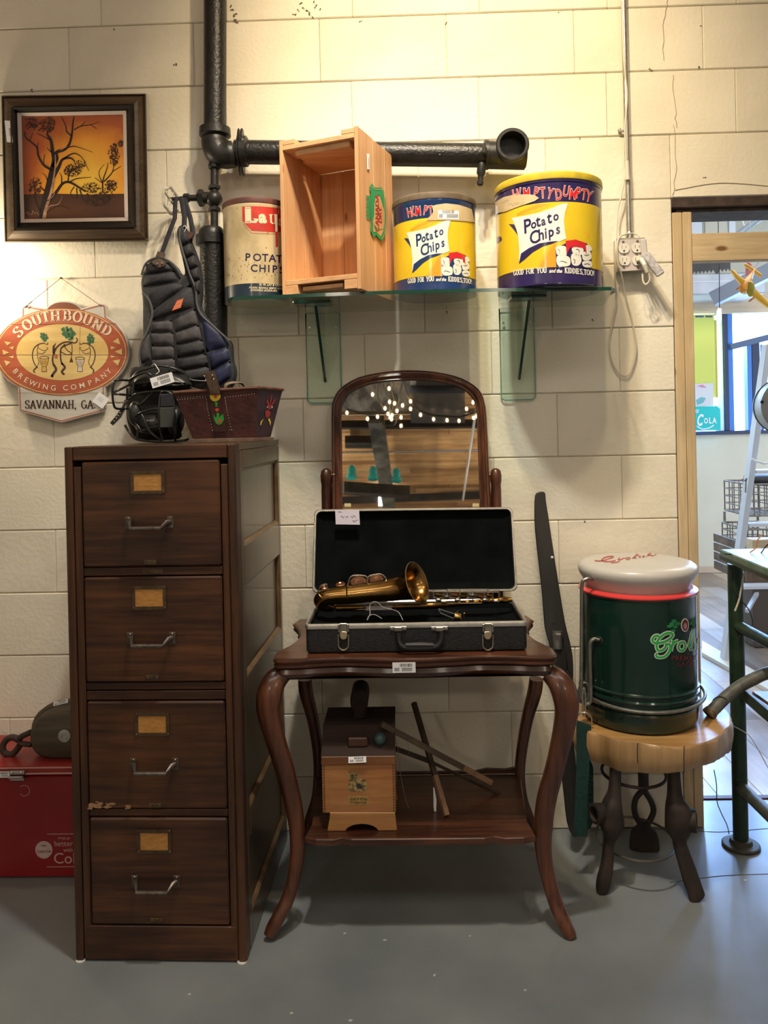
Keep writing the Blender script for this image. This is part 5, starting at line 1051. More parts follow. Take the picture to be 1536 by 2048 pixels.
    for l in ([(860, 1110), (880, 1140), (870, 1170)], [(870, 1270), (900, 1255), (960, 1275)], [(1035, 1230), (1055, 1250), (1045, 1285)], [(1165, 1180), (1190, 1190), (1220, 1175)], [(1160, 1295), (1200, 1285), (1230, 1300)], [(1070, 1115), (1100, 1120), (1110, 1150)]): ribbon(bl_, smooth(l, 3), 7)
    pp(bl_, 'bag_crease', navym, .0016)
    pp(poly([(950, 1015), (1070, 1000), (1185, 1040), (1192, 1180), (1160, 1100), (1060, 1085), (1000, 1095), (958, 1175)]), 'red_cloth', RDP, .0017)
    ft_ = B(); x = 330
    for wd, fn, ww in (('GOOD', 0, 120), ('FOR', 0, 95), ('YOU', 0, 120), ('and the', 1, 155), ('KIDDIES,TOO!', 0, 345)):
        if fn: g_ = font(wd, 62, 2, .35)
        else: g_ = serif(wd, 60, .24, .13)
        xs = [p.x for p in g_.v]; w0 = max(xs)-min(xs); xa_ = x; k = ww/w0; m0 = min(xs)
        g_.v = [V(((p.x-m0)*k, p.y, 0)) for p in g_.v]; gg = at2(g_, 0, 0)
        gg.v = [V((p.x+xa_, p.y+1434-44*(1-((p.x+xa_-790)/520)**2), 0)) for p in gg.v]; ft_.join(gg); x += ww+28
    pp(ft_, 'lettering', WH, .0011)
    for off, m__, h_, nm in ((17, WH, .0011, 'letter_outline'), (4, RDP, .0016, 'lettering')):
        hu = B()
        for i, (ch, x, y, a) in enumerate((('H', 385, 525, -.2), ('U', 440, 505, .1), ('M', 510, 505, -.12), ('P', 605, 495, .12), ('T', 695, 500, -.1), ('Y', 765, 505, .2), ('D', 885, 520, -.15), ('U', 960, 480, .12), ('M', 1040, 515, .1), ('P', 1105, 500, .05), ('T', 1170, 520, .1), ('Y', 1222, 540, .2))):
            hu.join(at2(font(ch, 180, off*.42, .1, sx=.62 if ch == 'M' else .60), x, y+8, a))
        pp(hu, nm, m__, h_)
    return t, pp
def zfrom(px, py, Y, R_): return P(px, py, Y-R_).z
# large tin
Y3 = -.20; R3 = 104.5*kk(Y3)*.985; c3 = P(1097, 470, Y3)
NV3 = mat('violet_navy_enamel', (.018, .012, .075), (.028, .018, .095), rough=.20, coat=.6, scale=10); YLID = mat('yellow_lid', (.70, .52, .03), (.55, .40, .04), rough=.35, scale=30)
t3, pp3 = bluetin('chip_tin', 'large navy and yellow potato chip tin with a yellow lid', c3.x, Y3, R3, zfrom(1097, 342, Y3, R3), NV3, YLID, NV3, (970, 310), 5.908, lambda x, y: (x, y), .018, zfrom(1097, 535, Y3, R3), zfrom(1097, 405, Y3, R3))
pp3(poly([(135, 560), (230, 500), (350, 470), (520, 465), (600, 475), (650, 510), (600, 545), (500, 580), (380, 620), (250, 670), (135, 690)]), 'adhesive_patch', KP, .0020)
pp3(poly([(140, 600), (165, 595), (170, 690), (140, 705)]), 'paper_label', MT['paper'], .0024)
b = B(); 
for l in ([(230, 560), (290, 530), (280, 590)], [(300, 600), (320, 570), (340, 600), (370, 560)], [(380, 590), (410, 560), (440, 590), (470, 550)]): ribbon(b, smooth(l, 4), 4)
pp3(b, 'pencil_writing', mat('pencil', (.38, .36, .26), rough=.8), .0024)
pp3(poly(smooth([(140, 985), (165, 962), (195, 970), (202, 1000), (180, 1020), (145, 1045)], 3, closed=True)), 'small_emblem', NV3, .0013)
# small blue tin
Y2 = -.18; R2 = 83*kk(Y2)*.985; c2 = P(869, 480, Y2)
NV2 = mat('blue_enamel', (.008, .03, .11), (.012, .045, .16), rough=.22, coat=.6, scale=8); BLID = mat('brown_lid', (.12, .085, .055), (.17, .13, .09), rough=.4, scale=30)
def mp2(x, y):                                              # the same design on the smaller tin, in its own zoom pixels (7.314, origin 770,340)
    X_ = (x-1097+470-343)*1.0; X_ = (x-745)/(1365-135)*2*600*.985+728+0; Yy = 855+(y-575)*1.075; return X_, Yy
t2, pp2 = bluetin('chip_tin', 'smaller blue and yellow potato chip tin with a brown lid and torn label', c2.x, Y2, R2, zfrom(869, 383, Y2, R2), NV2, BLID, NV2, (770, 340), 7.314, lambda x, y: (728+(x-745)*.975, (y-575)*1.09+735), .016, zfrom(869, 552, Y2, R2), zfrom(869, 436, Y2, R2))
b = poly([(620, 740), (640, 700), (690, 660), (715, 610), (700, 530), (760, 510), (900, 490), (1080, 510), (1180, 540), (1270, 575), (1300, 720), (1310, 765), (1180, 750), (900, 735)])
tp(b, t2, c2.x, Y2, R2, (770, 340), 7.314, 'adhesive_patch', KP, .0020)
tp(poly([(785, 588), (1082, 600), (1080, 725), (785, 715)]), t2, c2.x, Y2, R2, (770, 340), 7.314, 'price_sticker', MT['paper'], .0024)
b = B(); x = 850
while x < 1015: b.join(poly([(x, 592), (x+5, 592), (x+5, 640), (x, 638)])); x += random.choice((8, 10, 13))
for y in (652, 670, 688): b.join(poly([(795, y), (850, y), (850, y+7), (795, y+7)])); b.join(poly([(905, y), (1070, y+3), (1070, y+9), (905, y+7)]))
tp(b, t2, c2.x, Y2, R2, (770, 340), 7.314, 'barcode', MT['ink'], .0028)
# ---- wooden crate standing on end
CW1 = wood('crate_pine', (.56, .29, .13), (.70, .40, .20), 'z', rough=.55, fine=24, knots=True, var=.88); CW2 = wood('crate_pine_cross', (.58, .31, .14), (.72, .42, .21), 'x', rough=.55, fine=24, var=.9)
N_ = P(722, 584, -.36); N_.z = ZS+.001; Hc = P(722, 251, -.36).z-N_.z; ang = math.radians(22); Wc, Dc = .250, .260
ck = thing('wooden_crate', 'open pine crate with green logo standing on end on the glass shelf', 'crate', N_)
# local: x to the left along the open face, y into depth, z up ; origin at nearest corner
ex = V((-math.cos(ang), math.sin(ang), 0)); ey = V((math.sin(ang)*.92, math.cos(ang), 0)).normalized()
def cb(x0, x1, y0, y1, z0, z1, bb=.0012):
    t = B().box(x0, x1, y0, y1, z0, z1, bb); t.v = [N_+ex*p.x+ey*p.y+V((0, 0, p.z)) for p in t.v]; t.f = [tuple(reversed(f)) for f in t.f]; return t
th = .011
obj('side_panel', cb(0, th, 0, Dc*.42-.0005, 0, Hc), CW1, ck, sm=None); obj('side_panel', cb(0, th, Dc*.42, Dc*.76-.0005, 0, Hc-.002), CW1, ck, sm=None); obj('side_panel', cb(0, th, Dc*.76, Dc, 0, Hc-.001), CW1, ck, sm=None)
obj('side_panel', cb(Wc-th, Wc, 0, Dc*.5-.0005, 0, Hc-.002), CW1, ck, sm=None); obj('side_panel', cb(Wc-th, Wc, Dc*.5, Dc, 0, Hc-.001), CW1, ck, sm=None)
for i in range(3): obj('base_plank', cb(th+.0005+i*(Wc-2*th)/3, th-.0005+(i+1)*(Wc-2*th)/3, Dc-.012, Dc-.001, .03, Hc-.03), CW1, ck, sm=None)
zt2 = Hc-.030
obj('end_board', cb(th+.0005, Wc-th-.0005, .0, .085, zt2-.001, zt2+.013), CW2, ck, sm=None); obj('end_board', cb(th+.0005, Wc-th-.0005, .115, Dc-.014, zt2-.001, zt2+.013), CW2, ck, sm=None)
obj('handle_batten', cb(th+.02, Wc-th-.035, .012, .10, zt2-.018, zt2-.0015), CW2, ck, sm=None)
obj('end_board', cb(th+.0005, Wc-th-.0005, .0, Dc-.014, .030, .044), CW2, ck, sm=None)
obj('handle_batten', cb(th+.05, Wc-th-.05, .012, .08, .012, .024), CW2, ck, sm=None)
for x0, x1 in ((th+.0005, th+.040), (Wc-th-.040, Wc-th-.0005)):
    obj('corner_post', cb(x0, x1, .0, Dc-.02, Hc-.0165, Hc-.003), CW2, ck, sm=None); obj('corner_post', cb(x0, x1, .0, Dc-.02, .003, .0295), CW2, ck, sm=None)
# printed logo on the right side (outward normal = -ex)
def cside(px, py, h=.0008):
    n = -ex; d = ray(px, py); t = (N_-CAM).dot(n)/d.dot(n); return CAM+d*t+n*h
def cs_(b_, nm, m__, h): o = B(); o.f = b_.f; o.v = [cside(540+p.x/5.535, 230+p.y/5.535, h+p.z) for p in b_.v]; return obj(nm, o, m__, ck, sm=None)
GP = mat('green_stamp', (.02, .30, .10), rough=.6); RS = mat('red_stamp', (.45, .04, .03), rough=.6); 
shd = [(1130, 755), (1150, 800), (1190, 805), (1230, 800), (1262, 850), (1278, 960), (1282, 1130), (1278, 1320), (1240, 1395), (1195, 1360), (1175, 1330), (1140, 1352), (1120, 1300), (1108, 1280), (1118, 1180), (1112, 1000), (1112, 860), (1098, 800)]
cs_(poly(shd), 'green_shield', GP, .0008)
ins = [(1165, 900), (1215, 900), (1250, 980), (1262, 1080), (1262, 1180), (1250, 1290), (1222, 1345), (1180, 1300), (1140, 1290), (1135, 1180), (1150, 1100), (1150, 1000)]
cs_(poly(ins), 'shield_ground', CW1, .0012)
rb_ = B(); ribbon(rb_, [(1118, 790), (1160, 828), (1235, 825), (1262, 900), (1268, 1300), (1240, 1372)], 5); cs_(rb_, 'shield_line', CW1, .0014)
gl = B()
for i in range(7): ribbon(gl, [(1138+i*3, 1190+i*12), (1170+i*14, 1300-i*6)], 4)
for i in range(6): ribbon(gl, [(1205+i*8, 880+i*18), (1225+i*7, 920+i*26)], 6)
cs_(gl, 'map_lines', GP, .0014)
def vtext(s, x0, y0, x1, y1, h_):                            # text running upward: from (x0,y0) bottom to (x1,y1) top
    g_ = font(s, 60, 1.6, .1); xs = [p.x for p in g_.v]; ys = [p.y for p in g_.v]; a, b2, c_, d = min(xs), max(xs), min(ys), max(ys); o = B(); o.f = g_.f
    for p in g_.v: t = (p.x-a)/(b2-a); u = (p.y-c_)/(d-c_); o.v.append(V((x0+(x1-x0)*t-h_*u, y0+(y1-y0)*t, 0)))
    return o
cs_(vtext('CANADA', 1202, 1290, 1200, 875, 40).join(vtext('DRY', 1232, 1195, 1226, 1010, 32)), 'lettering', RS, .0018)
cr_ = B()
for i in range(6): y = 905+i*44; cr_.join(poly([(1062, y-20+(i % 2)*6), (1080, y-10), (1102, y-12), (1102, y+22), (1080, y+18), (1064, y+6)])); 
ribbon(cr_, [(1105, 890), (1108, 1150)], 7); cs_(cr_, 'crown', GP, .0008)
o = sticker(ck, cside(736, 323, .0006), (cside(740, 323)-cside(732, 323)), (0, 0, 1), .016, .044, code=False)
b = B()
for i in range(11): b.join(poly([(.000, -.018+i*.0026), (.004, -.018+i*.0026), (.004, -.0166+i*.0026-random.choice((0, .0007))), (.000, -.0166+i*.0026)]))
obj('barcode', flat(b, cside(736, 323, .0014), (cside(740, 323)-cside(732, 323)), (0, 0, 1), .0004), MT['ink'], o, sm=None)
# ================================================================== CONDUIT, OUTLET, CORDS
STE = mat('galvanised_conduit', (.42, .41, .38), (.55, .54, .50), rough=.32, metal=.85, scale=50)
YK = -.022; kc = kk(YK)
co_ = thing('conduit_outlet', 'steel conduit running down to a four socket outlet box', 'outlet', P(1260, 545, -.03))
ctop = P(1246, 0, YK); cdir = P(1257, 468, YK)-ctop; obj('conduit', B().cyl(V((ctop.x-.001, YK, CEIL-.002)), P(1258, 470, YK), 5.2*kc, n=16), STE, co_)
b = B().lathe([(8*kc, 0), (8*kc, 8*kc), (6.5*kc, 14*kc)], P(1259, 478, YK), (0, 0, 1), 12); b.tube(P3([(1238, 262), (1246, 262), (1254, 262)], -.012), .004, 6); b.ball(P(1239, 260, -.008), .006, n=8); obj('connector', b, STE, co_)
a0, a1 = P(1231, 472, -.004), P(1290, 540, -.004)
bxp = obj('box', B().box(P(1231, 500, -.03).x, P(1288, 500, -.03).x, -.048, -.004, P(1260, 543, -.03).z, P(1260, 478, -.03).z, .003), STE, co_, sm=None)
cvp = mat('cover_plate', (.60, .55, .52), (.70, .58, .56), rough=.35, metal=.4, scale=8)
o4 = [P(x, y, -.050) for x, y in ((1235, 480), (1282, 478), (1285, 482), (1287, 536), (1283, 540), (1240, 543), (1235, 538), (1233, 484))]; obj('cover_plate', B().slab(o4, .002, (0, 1, 0), .0006), cvp, co_, sm=None)
IV = mat('ivory_plastic', (.68, .65, .56), rough=.4); SL = mat('slot_black', (.02, .02, .02), rough=.8)
for x, y in ((1247.5, 497), (1274, 496), (1249, 521.5), (1275, 521)):
    c = P(x, y, -.0515); k = kc*.98
    s_ = obj('socket', B().slab([c+V((math.cos(t)*11*k, 0, max(-9.5, min(9.5, math.sin(t)*11))*k)) for t in [i*.2618 for i in range(24)]], -.003, (0, -1, 0)).move(0, -.003, 0), IV, co_, sm=None)
    b = B()
    for sx, hh in ((-4, 3.6), (4, 2.8)): b.add([c+V((sx*k+i*.0012, -.0035, (2.5+j)*k)) for i, j in ((-.5, -hh), (.5, -hh), (.5, hh), (-.5, hh))], [(0, 1, 2, 3)])
    b.add([c+V((math.cos(t)*2*k, -.0035, -5*k+math.sin(t)*2*k)) for t in range(6)], [tuple(range(6))]); obj('slot', b, SL, s_, sm=None)
for x, y in ((1246.5, 483.5), (1275, 482), (1248, 534), (1276, 534), (1249, 509.5), (1274, 508.5)): obj('screw', B().lathe([(.004, 0), (.003, .002)], P(x, y, -.0515), (0, -1, 0), 10), mat('dark_screw', (.2, .18, .16), rough=.4, metal=.8), co_, sm=None)
CRD = mat('cream_cord', (.62, .58, .48), rough=.45)
cr2 = thing('extension_cord', 'thin cream extension cord looping down below the outlet box', 'cord', P(1250, 700, -.02))
pts = [(1243, -60, -.026), (1244, 0, -.030), (1248, 120, -.034), (1254, 190, -.032), (1250, 260, -.034), (1252, 330, -.034), (1243, 390, -.032), (1234, 430, -.03), (1231, 500, -.052), (1230, 560, -.045), (1233, 600, -.02), (1222, 660, -.010), (1219, 690, -.010), (1225, 725, -.010), (1240, 748, -.010), (1255, 750, -.010), (1266, 730, -.010), (1272, 695, -.012), (1264, 640, -.014), (1251, 590, -.02), (1243, 550, -.045), (1236, 530, -.057), (1234, 505, -.057), (1236, 480, -.055), (1246, 470, -.045), (1265, 467, -.03), (1280, 473, -.035), (1286, 488, -.050), (1289, 500, -.056)]
obj('cable', B().tube(P3(smooth(pts, 6)), .0027, 8), CRD, cr2)
b = B().cyl(P(1254, 322, -.036), P(1255, 360, -.036), .006, .0075, 12); obj('coupler', b, mat('clear_plastic', (.6, .58, .52), rough=.3), cr2)
pg = thing('plug', 'cream plug with curled lead and clear plastic tap at the lower right socket', 'plug', P(1285, 530, -.07))
obj('plug_body', B().tube(P3([(1275, 521, -.056), (1283, 519, -.075), (1289, 530, -.085), (1294, 545, -.082)]), [.006, .008, .0075, .005], 10), IV, pg)
obj('lead', B().tube(P3(smooth([(1294, 543, -.082), (1299, 553, -.080), (1298, 563, -.078), (1291, 569, -.075), (1286, 562, -.072), (1285, 548, -.07)], 6)), .0028, 8), CRD, pg)
obj('clear_tap', B().bar(P(1290, 508, -.07), P(1322, 550, -.085), .026, .012, (0, -1, 0), .003), mat('clear_grey_plastic', (.52, .50, .50), (.30, .28, .30), rough=.2, scale=80, coat=.4), pg, sm=None)
obj('clear_tap', B().bar(P(1286, 478, -.062), P(1289, 514, -.062), .018, .012, (0, -1, 0), .003), mat('worn_grey_plastic', (.55, .52, .50), rough=.3), pg, sm=None)
# ================================================================== DRESSING TABLE WITH TILTING MIRROR
s6 = 2.194
def v6(x, y, Y): return P(480+x/s6, 1280+y/s6, Y)
MH = wood('mahogany_x', (.040, .011, .005), (.135, .045, .018), 'x', rough=.34, fine=26, coat=.3, bump=.25, var=.6); MHZ = wood('mahogany_z', (.042, .012, .006), (.15, .048, .02), 'z', rough=.32, fine=22, coat=.4, bump=.25, var=.6)
TZ = .713
vt = thing('dressing_table', 'brown mahogany dressing table with curved legs and an arched tilting mirror', 'dressing table', (0, -.3, 0))
def outline(z, g=0., x0=-.345, x1=.372, yf=-.552, yb=-.115):
    l = []; xm = (x0+x1)/2; hw_ = (x1-x0)/2
    fr = [(-1.0, .055), (-.995, .018), (-.96, .003), (-.90, .0), (-.80, .004), (-.68, .020), (-.52, .030), (-.38, .022), (-.2, .004), (0, -.004), (.2, .004), (.38, .022), (.52, .030), (.68, .020), (.80, .004), (.90, .0), (.96, .003), (.995, .018), (1.0, .055)]
    for u, d in smooth(fr, 3): l.append(V((xm+hw_*u, yf+d*.55, z)))
    sd_ = [(.0, .08), (-.030, .16), (-.040, .24), (-.022, .32), (0, .38)]
    l += [V((x1+a, yf+b_, z)) for a, b_ in smooth(sd_, 3)]+[V((x1-.012, yb, z)), V((x0+.012, yb, z))]+[V((x0-a, yf+b_, z)) for a, b_ in reversed(smooth(sd_, 3))]
    c = V((xm, (yf+yb)/2, z)); k = len(l); o = []
    for i in range(k):
        a, b_ = l[i-1], l[(i+1) % k]; t = (b_-a).normalized(); o.append(l[i]+V((-t.y, t.x, 0))*g)
    return o
prof = [(.012, TZ-.0255), (.004, TZ-.025), (0, TZ-.021), (-.0, TZ-.015), (.003, TZ-.0125), (.003, TZ-.0105), (-.002, TZ-.008), (-.002, TZ-.004), (.003, TZ-.001), (.010, TZ)]
obj('table_top', B().loft([outline(z, g) for g, z in prof]), MH, vt, sm=.5)
ap = [(.030, TZ-.056), (.018, TZ-.058), (.010, TZ-.052), (.006, TZ-.042), (.010, TZ-.031), (.020, TZ-.027), (.03, TZ-.026)]
obj('apron', B().loft([outline(z, g+.006) for g, z in ap]), MH, vt, sm=.5)
def leg(l, name='leg', m__=MHZ, fy=1.0):
    q = smooth([(x, y, Y, w_) for x, y, Y, w_ in l], 5); rg = []; n = len(q)
    for i, (x, y, Y, w_) in enumerate(q):
        c = v6(x, y, Y); r_ = w_/s6*kk(Y)/2*1.13; a, b_ = v6(*q[max(0, i-1)][:3]), v6(*q[min(n-1, i+1)][:3]); t = (b_-a).normalized(); ux = V((1, 0, 0)); ux = (ux-t*ux.dot(t)).normalized(); uy = t.cross(ux)
        rg.append([c+ux*r_*math.copysign(abs(math.cos(p))**.75, math.cos(p))+uy*r_*fy*math.copysign(abs(math.sin(p))**.75, math.sin(p)) for p in [k*math.pi/7+.22 for k in range(14)]])
    mz = min(p.z for r_ in rg for p in r_)
    b = B().loft(rg)
    for p in b.v: p.z = max(p.z, .0015)
    return obj(name, b, m__, vt, sm=.7)
leg([(195, 140, -.512, 70), (150, 185, -.525, 92), (128, 250, -.535, 98), (128, 330, -.535, 88), (160, 450, -.525, 76), (205, 600, -.515, 72), (243, 770, -.505, 64), (253, 900, -.505, 58), (243, 1010, -.51, 54), (215, 1120, -.52, 52), (178, 1200, -.535, 54), (145, 1260, -.545, 52), (128, 1298, -.55, 44)], fy=.8)
leg([(1352, 140, -.512, 70), (1400, 185, -.525, 92), (1428, 250, -.535, 98), (1430, 340, -.535, 86), (1392, 520, -.525, 74), (1345, 700, -.515, 74), (1330, 830, -.505, 70), (1332, 930, -.505, 62), (1352, 1040, -.51, 56), (1385, 1150, -.52, 58), (1418, 1230, -.535, 56), (1445, 1285, -.545, 50), (1458, 1308, -.55, 40)], fy=.8)
leg([(285, 170, -.17, 52), (290, 230, -.165, 54), (318, 340, -.16, 46), (340, 470, -.165, 42), (345, 580, -.17, 40), (335, 690, -.17, 38), (308, 780, -.165, 38), (290, 840, -.16, 34), (262, 930, -.15, 30)], fy=.9)
leg([(1300, 170, -.17, 52), (1292, 230, -.165, 54), (1262, 340, -.16, 46), (1238, 470, -.165, 42), (1228, 580, -.17, 40), (1240, 690, -.17, 38), (1270, 780, -.165, 38), (1300, 850, -.16, 34), (1325, 935, -.15, 30)], fy=.9)
LZ = .252
yf_, yb_ = Z(840, 1677, LZ).y, Z(840, 1550, LZ).y; xl_, xr2 = v6(282, 880, yf_).x, v6(1300, 870, yf_).x; xbl, xbr = P(632, 1560, yb_).x, P(1040, 1556, yb_).x
sf = [(xl_, yf_+.012), (xl_+.03, yf_), (xl_+.075, yf_-.002), (xl_+.095, yf_+.007), (xl_+.12, yf_-.001), (xr2-.13, yf_-.001), (xr2-.105, yf_+.007), (xr2-.08, yf_-.002), (xr2-.03, yf_), (xr2, yf_+.012), (xr2-.01, yf_+.08), (xbr, yb_), (xbl, yb_), (xl_+.01, yf_+.08)]
obj('lower_shelf', B().slab([V((x, y, LZ)) for x, y in sf], -.016, (0, 0, 1), .002), MH, vt, sm=None)
bk = [(xbl, LZ+.0), (xbl, LZ+.006)]+[(xbl+(xbr-xbl)*t, LZ+.006) for t in (.7, .78)]+[(xbl+(xbr-xbl)*.84, LZ+.014), (xbl+(xbr-xbl)*.93, LZ+.011), (xbl+(xbr-xbl)*.97, LZ+.016), (xbr, LZ+.016), (xbr, LZ)]
obj('shelf_back_rail', B().slab([V((x, yb_+.003, z)) for x, z in bk], .012, (0, 1, 0)), MH, vt, sm=None)
# mirror
TM = math.radians(12.0); s51 = 2.56; PV = P(826, 950, -.118); NM = V((0, -math.cos(TM), math.sin(TM)))
def mp_(x, y, h=0.): d = ray(560+x/s51, 720+y/s51); t = (PV-CAM).dot(NM)/d.dot(NM); return CAM+d*t+NM*h
outl = [(264, 880), (263, 600), (262, 400), (262, 260), (272, 200), (310, 142), (400, 88), (530, 60), (660, 51), (800, 60), (930, 92), (1020, 150), (1050, 220), (1060, 300), (1068, 450), (1075, 600), (1090, 880)]
inn = [(320, 850), (319, 600), (317, 400), (315, 262), (332, 205), (362, 168), (440, 130), (540, 111), (660, 104), (790, 109), (900, 133), (965, 172), (1000, 225), (1008, 300), (1013, 450), (1018, 600), (1030, 850)]
def blendp(t, h):
    o, i_ = smooth(outl[1:-1], 3), smooth(inn[1:-1], 3); o = [outl[0]]+o+[outl[-1]]; i_ = [inn[0]]+i_+[inn[-1]]
    return [mp_(a[0]+(b_[0]-a[0])*t, a[1]+(b_[1]-a[1])*t, h) for a, b_ in zip(o, i_)]
mf = [(0, -.020), (0, -.002), (.10, .006), (.22, .003), (.30, .003), (.42, .011), (.6, .013), (.76, .006), (.82, .004), (.92, .005), (1, -.001)]
fr_ = obj('mirror_frame', B().loft([blendp(t, h) for t, h in mf], caps=False), MHZ, vt, sm=.5)
MIR = mat('mirror_silver', (.86, .87, .85), rough=.015, metal=1.); n_ = len(blendp(1, 0))
obj('mirror_glass', B().slab(blendp(1.0, -.003), -.003, NM), MIR, fr_, sm=None)
obj('mirror_back', B().slab(blendp(.5, -.0075), -.006, NM), MH, fr_, sm=None)
dm = thin_glass('glass_edge_line', (.9, .9, .85))
for px in (652, 991.5):
    pt_ = P(px, 950, -.118); r_ = 11*kk(-.118)
    obj('post', B().lathe([(r_*1.0, 0), (r_*1.0, .02), (r_*.92, .03), (r_*.95, pt_.z-TZ-.05), (r_*.90, pt_.z-TZ-.03), (r_*1.02, pt_.z-TZ-.02), (r_*1.06, pt_.z-TZ-.002), (r_*.9, pt_.z-TZ+.012), (r_*.5, pt_.z-TZ+.019), (.0005, pt_.z-TZ+.021)], (pt_.x, -.118, TZ+.0005), n=20), MHZ, vt, sm=.8)
    sx = 1 if px < 800 else -1; obj('pivot', B().cyl(pt_+V((sx*r_*.9, 0, 0)), pt_+V((sx*(r_+.012), 0, 0)), .004, n=10), BRS, vt)
for x in (345, 1000): obj('mirror_clip', B().slab([mp_(x-14, 735, .004), mp_(x+18, 735, .004), mp_(x+18, 752, .004), mp_(x-14, 752, .004)], .002, NM), mat('brass_clip', (.55, .45, .25), rough=.4, metal=.6), fr_, sm=None)
st_ = P(803, 1334, -.567); sticker(vt, P(808, 1335, -.5585), (1, 0, 0), (0, 0, 1), .058, .026)
# ---- saxophone case
s3 = 3.268
def w3(x, y, Y): return P(600+x/s3, 1000+y/s3, Y)
CYf, CYb = -.505, -.235
VN = mat('black_vinyl', (.010, .011, .012), (.02, .021, .023), rough=.55, scale=90, bump=.7, bscale=240); VEL = mat('black_velvet', (.002, .003, .0035), (.005, .006, .007), rough=1., scale=12, spec=.1); ALU = mat('aluminium_rim', (.52, .50, .46), (.66, .64, .58), rough=.32, metal=.8, scale=40)
sc_ = thing('instrument_case', 'open black hard case with aluminium rims on the dressing table', 'case', (.02, CYf, TZ))
xA, xB = w3(36, 830, CYf).x, w3(1484, 825, CYf).x; RZ = w3(700, 812, CYf).z; cb0 = TZ+.001
def rrect(x0, x1, y0, y1, r_, z, n=5):
    l = []
    for cx, cy, a in ((x1-r_, y1-r_, 0), (x0+r_, y1-r_, 90), (x0+r_, y0+r_, 180), (x1-r_, y0+r_, 270)):
        for i in range(n+1): t = math.radians(a+90*i/n); l.append(V((cx+r_*math.cos(t), cy+r_*math.sin(t), z)))
    return l
def rr(z, g, r_=.012): return rrect(xA+g, xB-g, CYf+g, CYb-g, r_, z)
obj('tray', B().loft([rr(cb0+.0, .006), rr(cb0+.004, .001), rr(cb0+.012, 0), rr(RZ-.008, 0), rr(RZ-.008, .004), rr(cb0+.006, .007)]), VN, sc_, sm=.6)
obj('tray_rim', B().loft([rr(RZ-.009, -.0015), rr(RZ-.0005, -.0022), rr(RZ+.003, -.0008), rr(RZ+.004, .003), rr(RZ+.001, .0055), rr(RZ-.007, .006)], caps=False), ALU, sc_, sm=.5)
vb = B().loft([rr(RZ-.007, .006), rr(RZ-.022, .008), rr(RZ-.028, .030, .02), rr(RZ-.030, .06, .02)], caps=False)
vb.add(rr(RZ-.030, .06, .02), [tuple(range(24))]); obj('tray_lining', vb, VEL, sc_, sm=.8)
# lid: a shallow shell leaning back
L0, L1, L2, L3 = w3(84, 605, -.232), w3(1416, 592, -.232), w3(1388, 50, -.190), w3(98, 66, -.190)
nl = (L1-L0).cross(L3-L0).normalized(); 
if nl.y > 0: nl = -nl
def lidring(g, h, r_=.016, n=5):
    ex_, ey_ = (L1-L0), (L3-L0); W0, W1, HH = (L1-L0).length, (L2-L3).length, ey_.length; out = []
    for a_, u, v in ((180, 0, 0), (270, 1, 0), (0, 1, 1), (90, 0, 1)):
        for i in range(n+1):
            t = math.radians(a_+90*i/n); x = (r_ if u == 0 else -r_)+r_*math.cos(t)*1; y = (r_ if v == 0 else -r_)+r_*math.sin(t)
            sx, sy = (g if u == 0 else -g), (g if v == 0 else -g)
            c = (L0, L1, L2, L3)[(0 if (u, v) == (0, 0) else 1 if (u, v) == (1, 0) else 2 if (u, v) == (1, 1) else 3)]
            out.append(c+ex_.normalized()*(x+sx)+ey_.normalized()*(y+sy)+nl*h)
    return out
obj('lid_shell', B().loft([lidring(.004, -.040), lidring(.0, -.034), lidring(0, -.002), lidring(.004, -.002), lidring(.004, -.034)]), VN, sc_, sm=.6)
obj('lid_rim', B().loft([lidring(-.001, -.006), lidring(-.0018, 0), lidring(.0, .003), lidring(.004, .003), lidring(.0058, -.003)], caps=False), ALU, sc_, sm=.5)
vb = B().loft([lidring(.0058, -.001), lidring(.010, -.010), lidring(.025, -.016)], caps=False); vb.add(lidring(.025, -.016), [tuple(range(24))]); obj('lid_lining', vb, VEL, sc_, sm=.8)
lp = (L0+L3)/2*.5+(L1+L2)/2*.5
NK = mat('tarnished_nickel', (.28, .25, .20), (.45, .41, .34), rough=.33, metal=.9, scale=60)
for cx in (284, 1228):
    c = w3(cx, 830, CYf-.003); hb = B(); k = kk(CYf)/s3
    hb.box(c.x-36*k, c.x+36*k, CYf-.0055, CYf-.0008, w3(cx, 862, CYf).z, w3(cx, 808, CYf).z, .001); hb.box(c.x-24*k, c.x+24*k, CYf-.010, CYf-.005, w3(cx, 885, CYf).z, w3(cx, 800, CYf).z, .0015)
    la = obj('latch', hb, NK, sc_, sm=None)
    obj('latch_tongue', B().slab([w3(cx+x, y, CYf-.0105) for x, y in smooth([(-20, 862), (20, 862), (24, 890), (12, 910), (-12, 910), (-24, 890)], 3, closed=True)], .003, (0, 1, 0), .001), mat('brass_tongue', (.60, .50, .32), rough=.3, metal=.8), la, sm=None)
    obj('latch_loop', B().tube([w3(cx+x, y, CYf-.005) for x, y in smooth([(-33, 880), (-33, 940), (-28, 965), (0, 982), (28, 965), (33, 940), (33, 880)], 4)], .0022, 8), NK, la)
hd = B().tube([w3(x, y, Y) for x, y, Y in smooth([(645, 865, CYf-.006), (650, 925, CYf-.010), (685, 965, CYf-.016), (780, 970, CYf-.018), (880, 962, CYf-.016), (918, 920, CYf-.010), (925, 860, CYf-.006)], 5)], .0078, 10); hd.tube([w3(x, 950, CYf-.020) for x in (690, 780, 872)], [.007, .0088, .007], 10)
obj('handle', hd, mat('black_plastic', (.012, .012, .012), rough=.35), sc_)
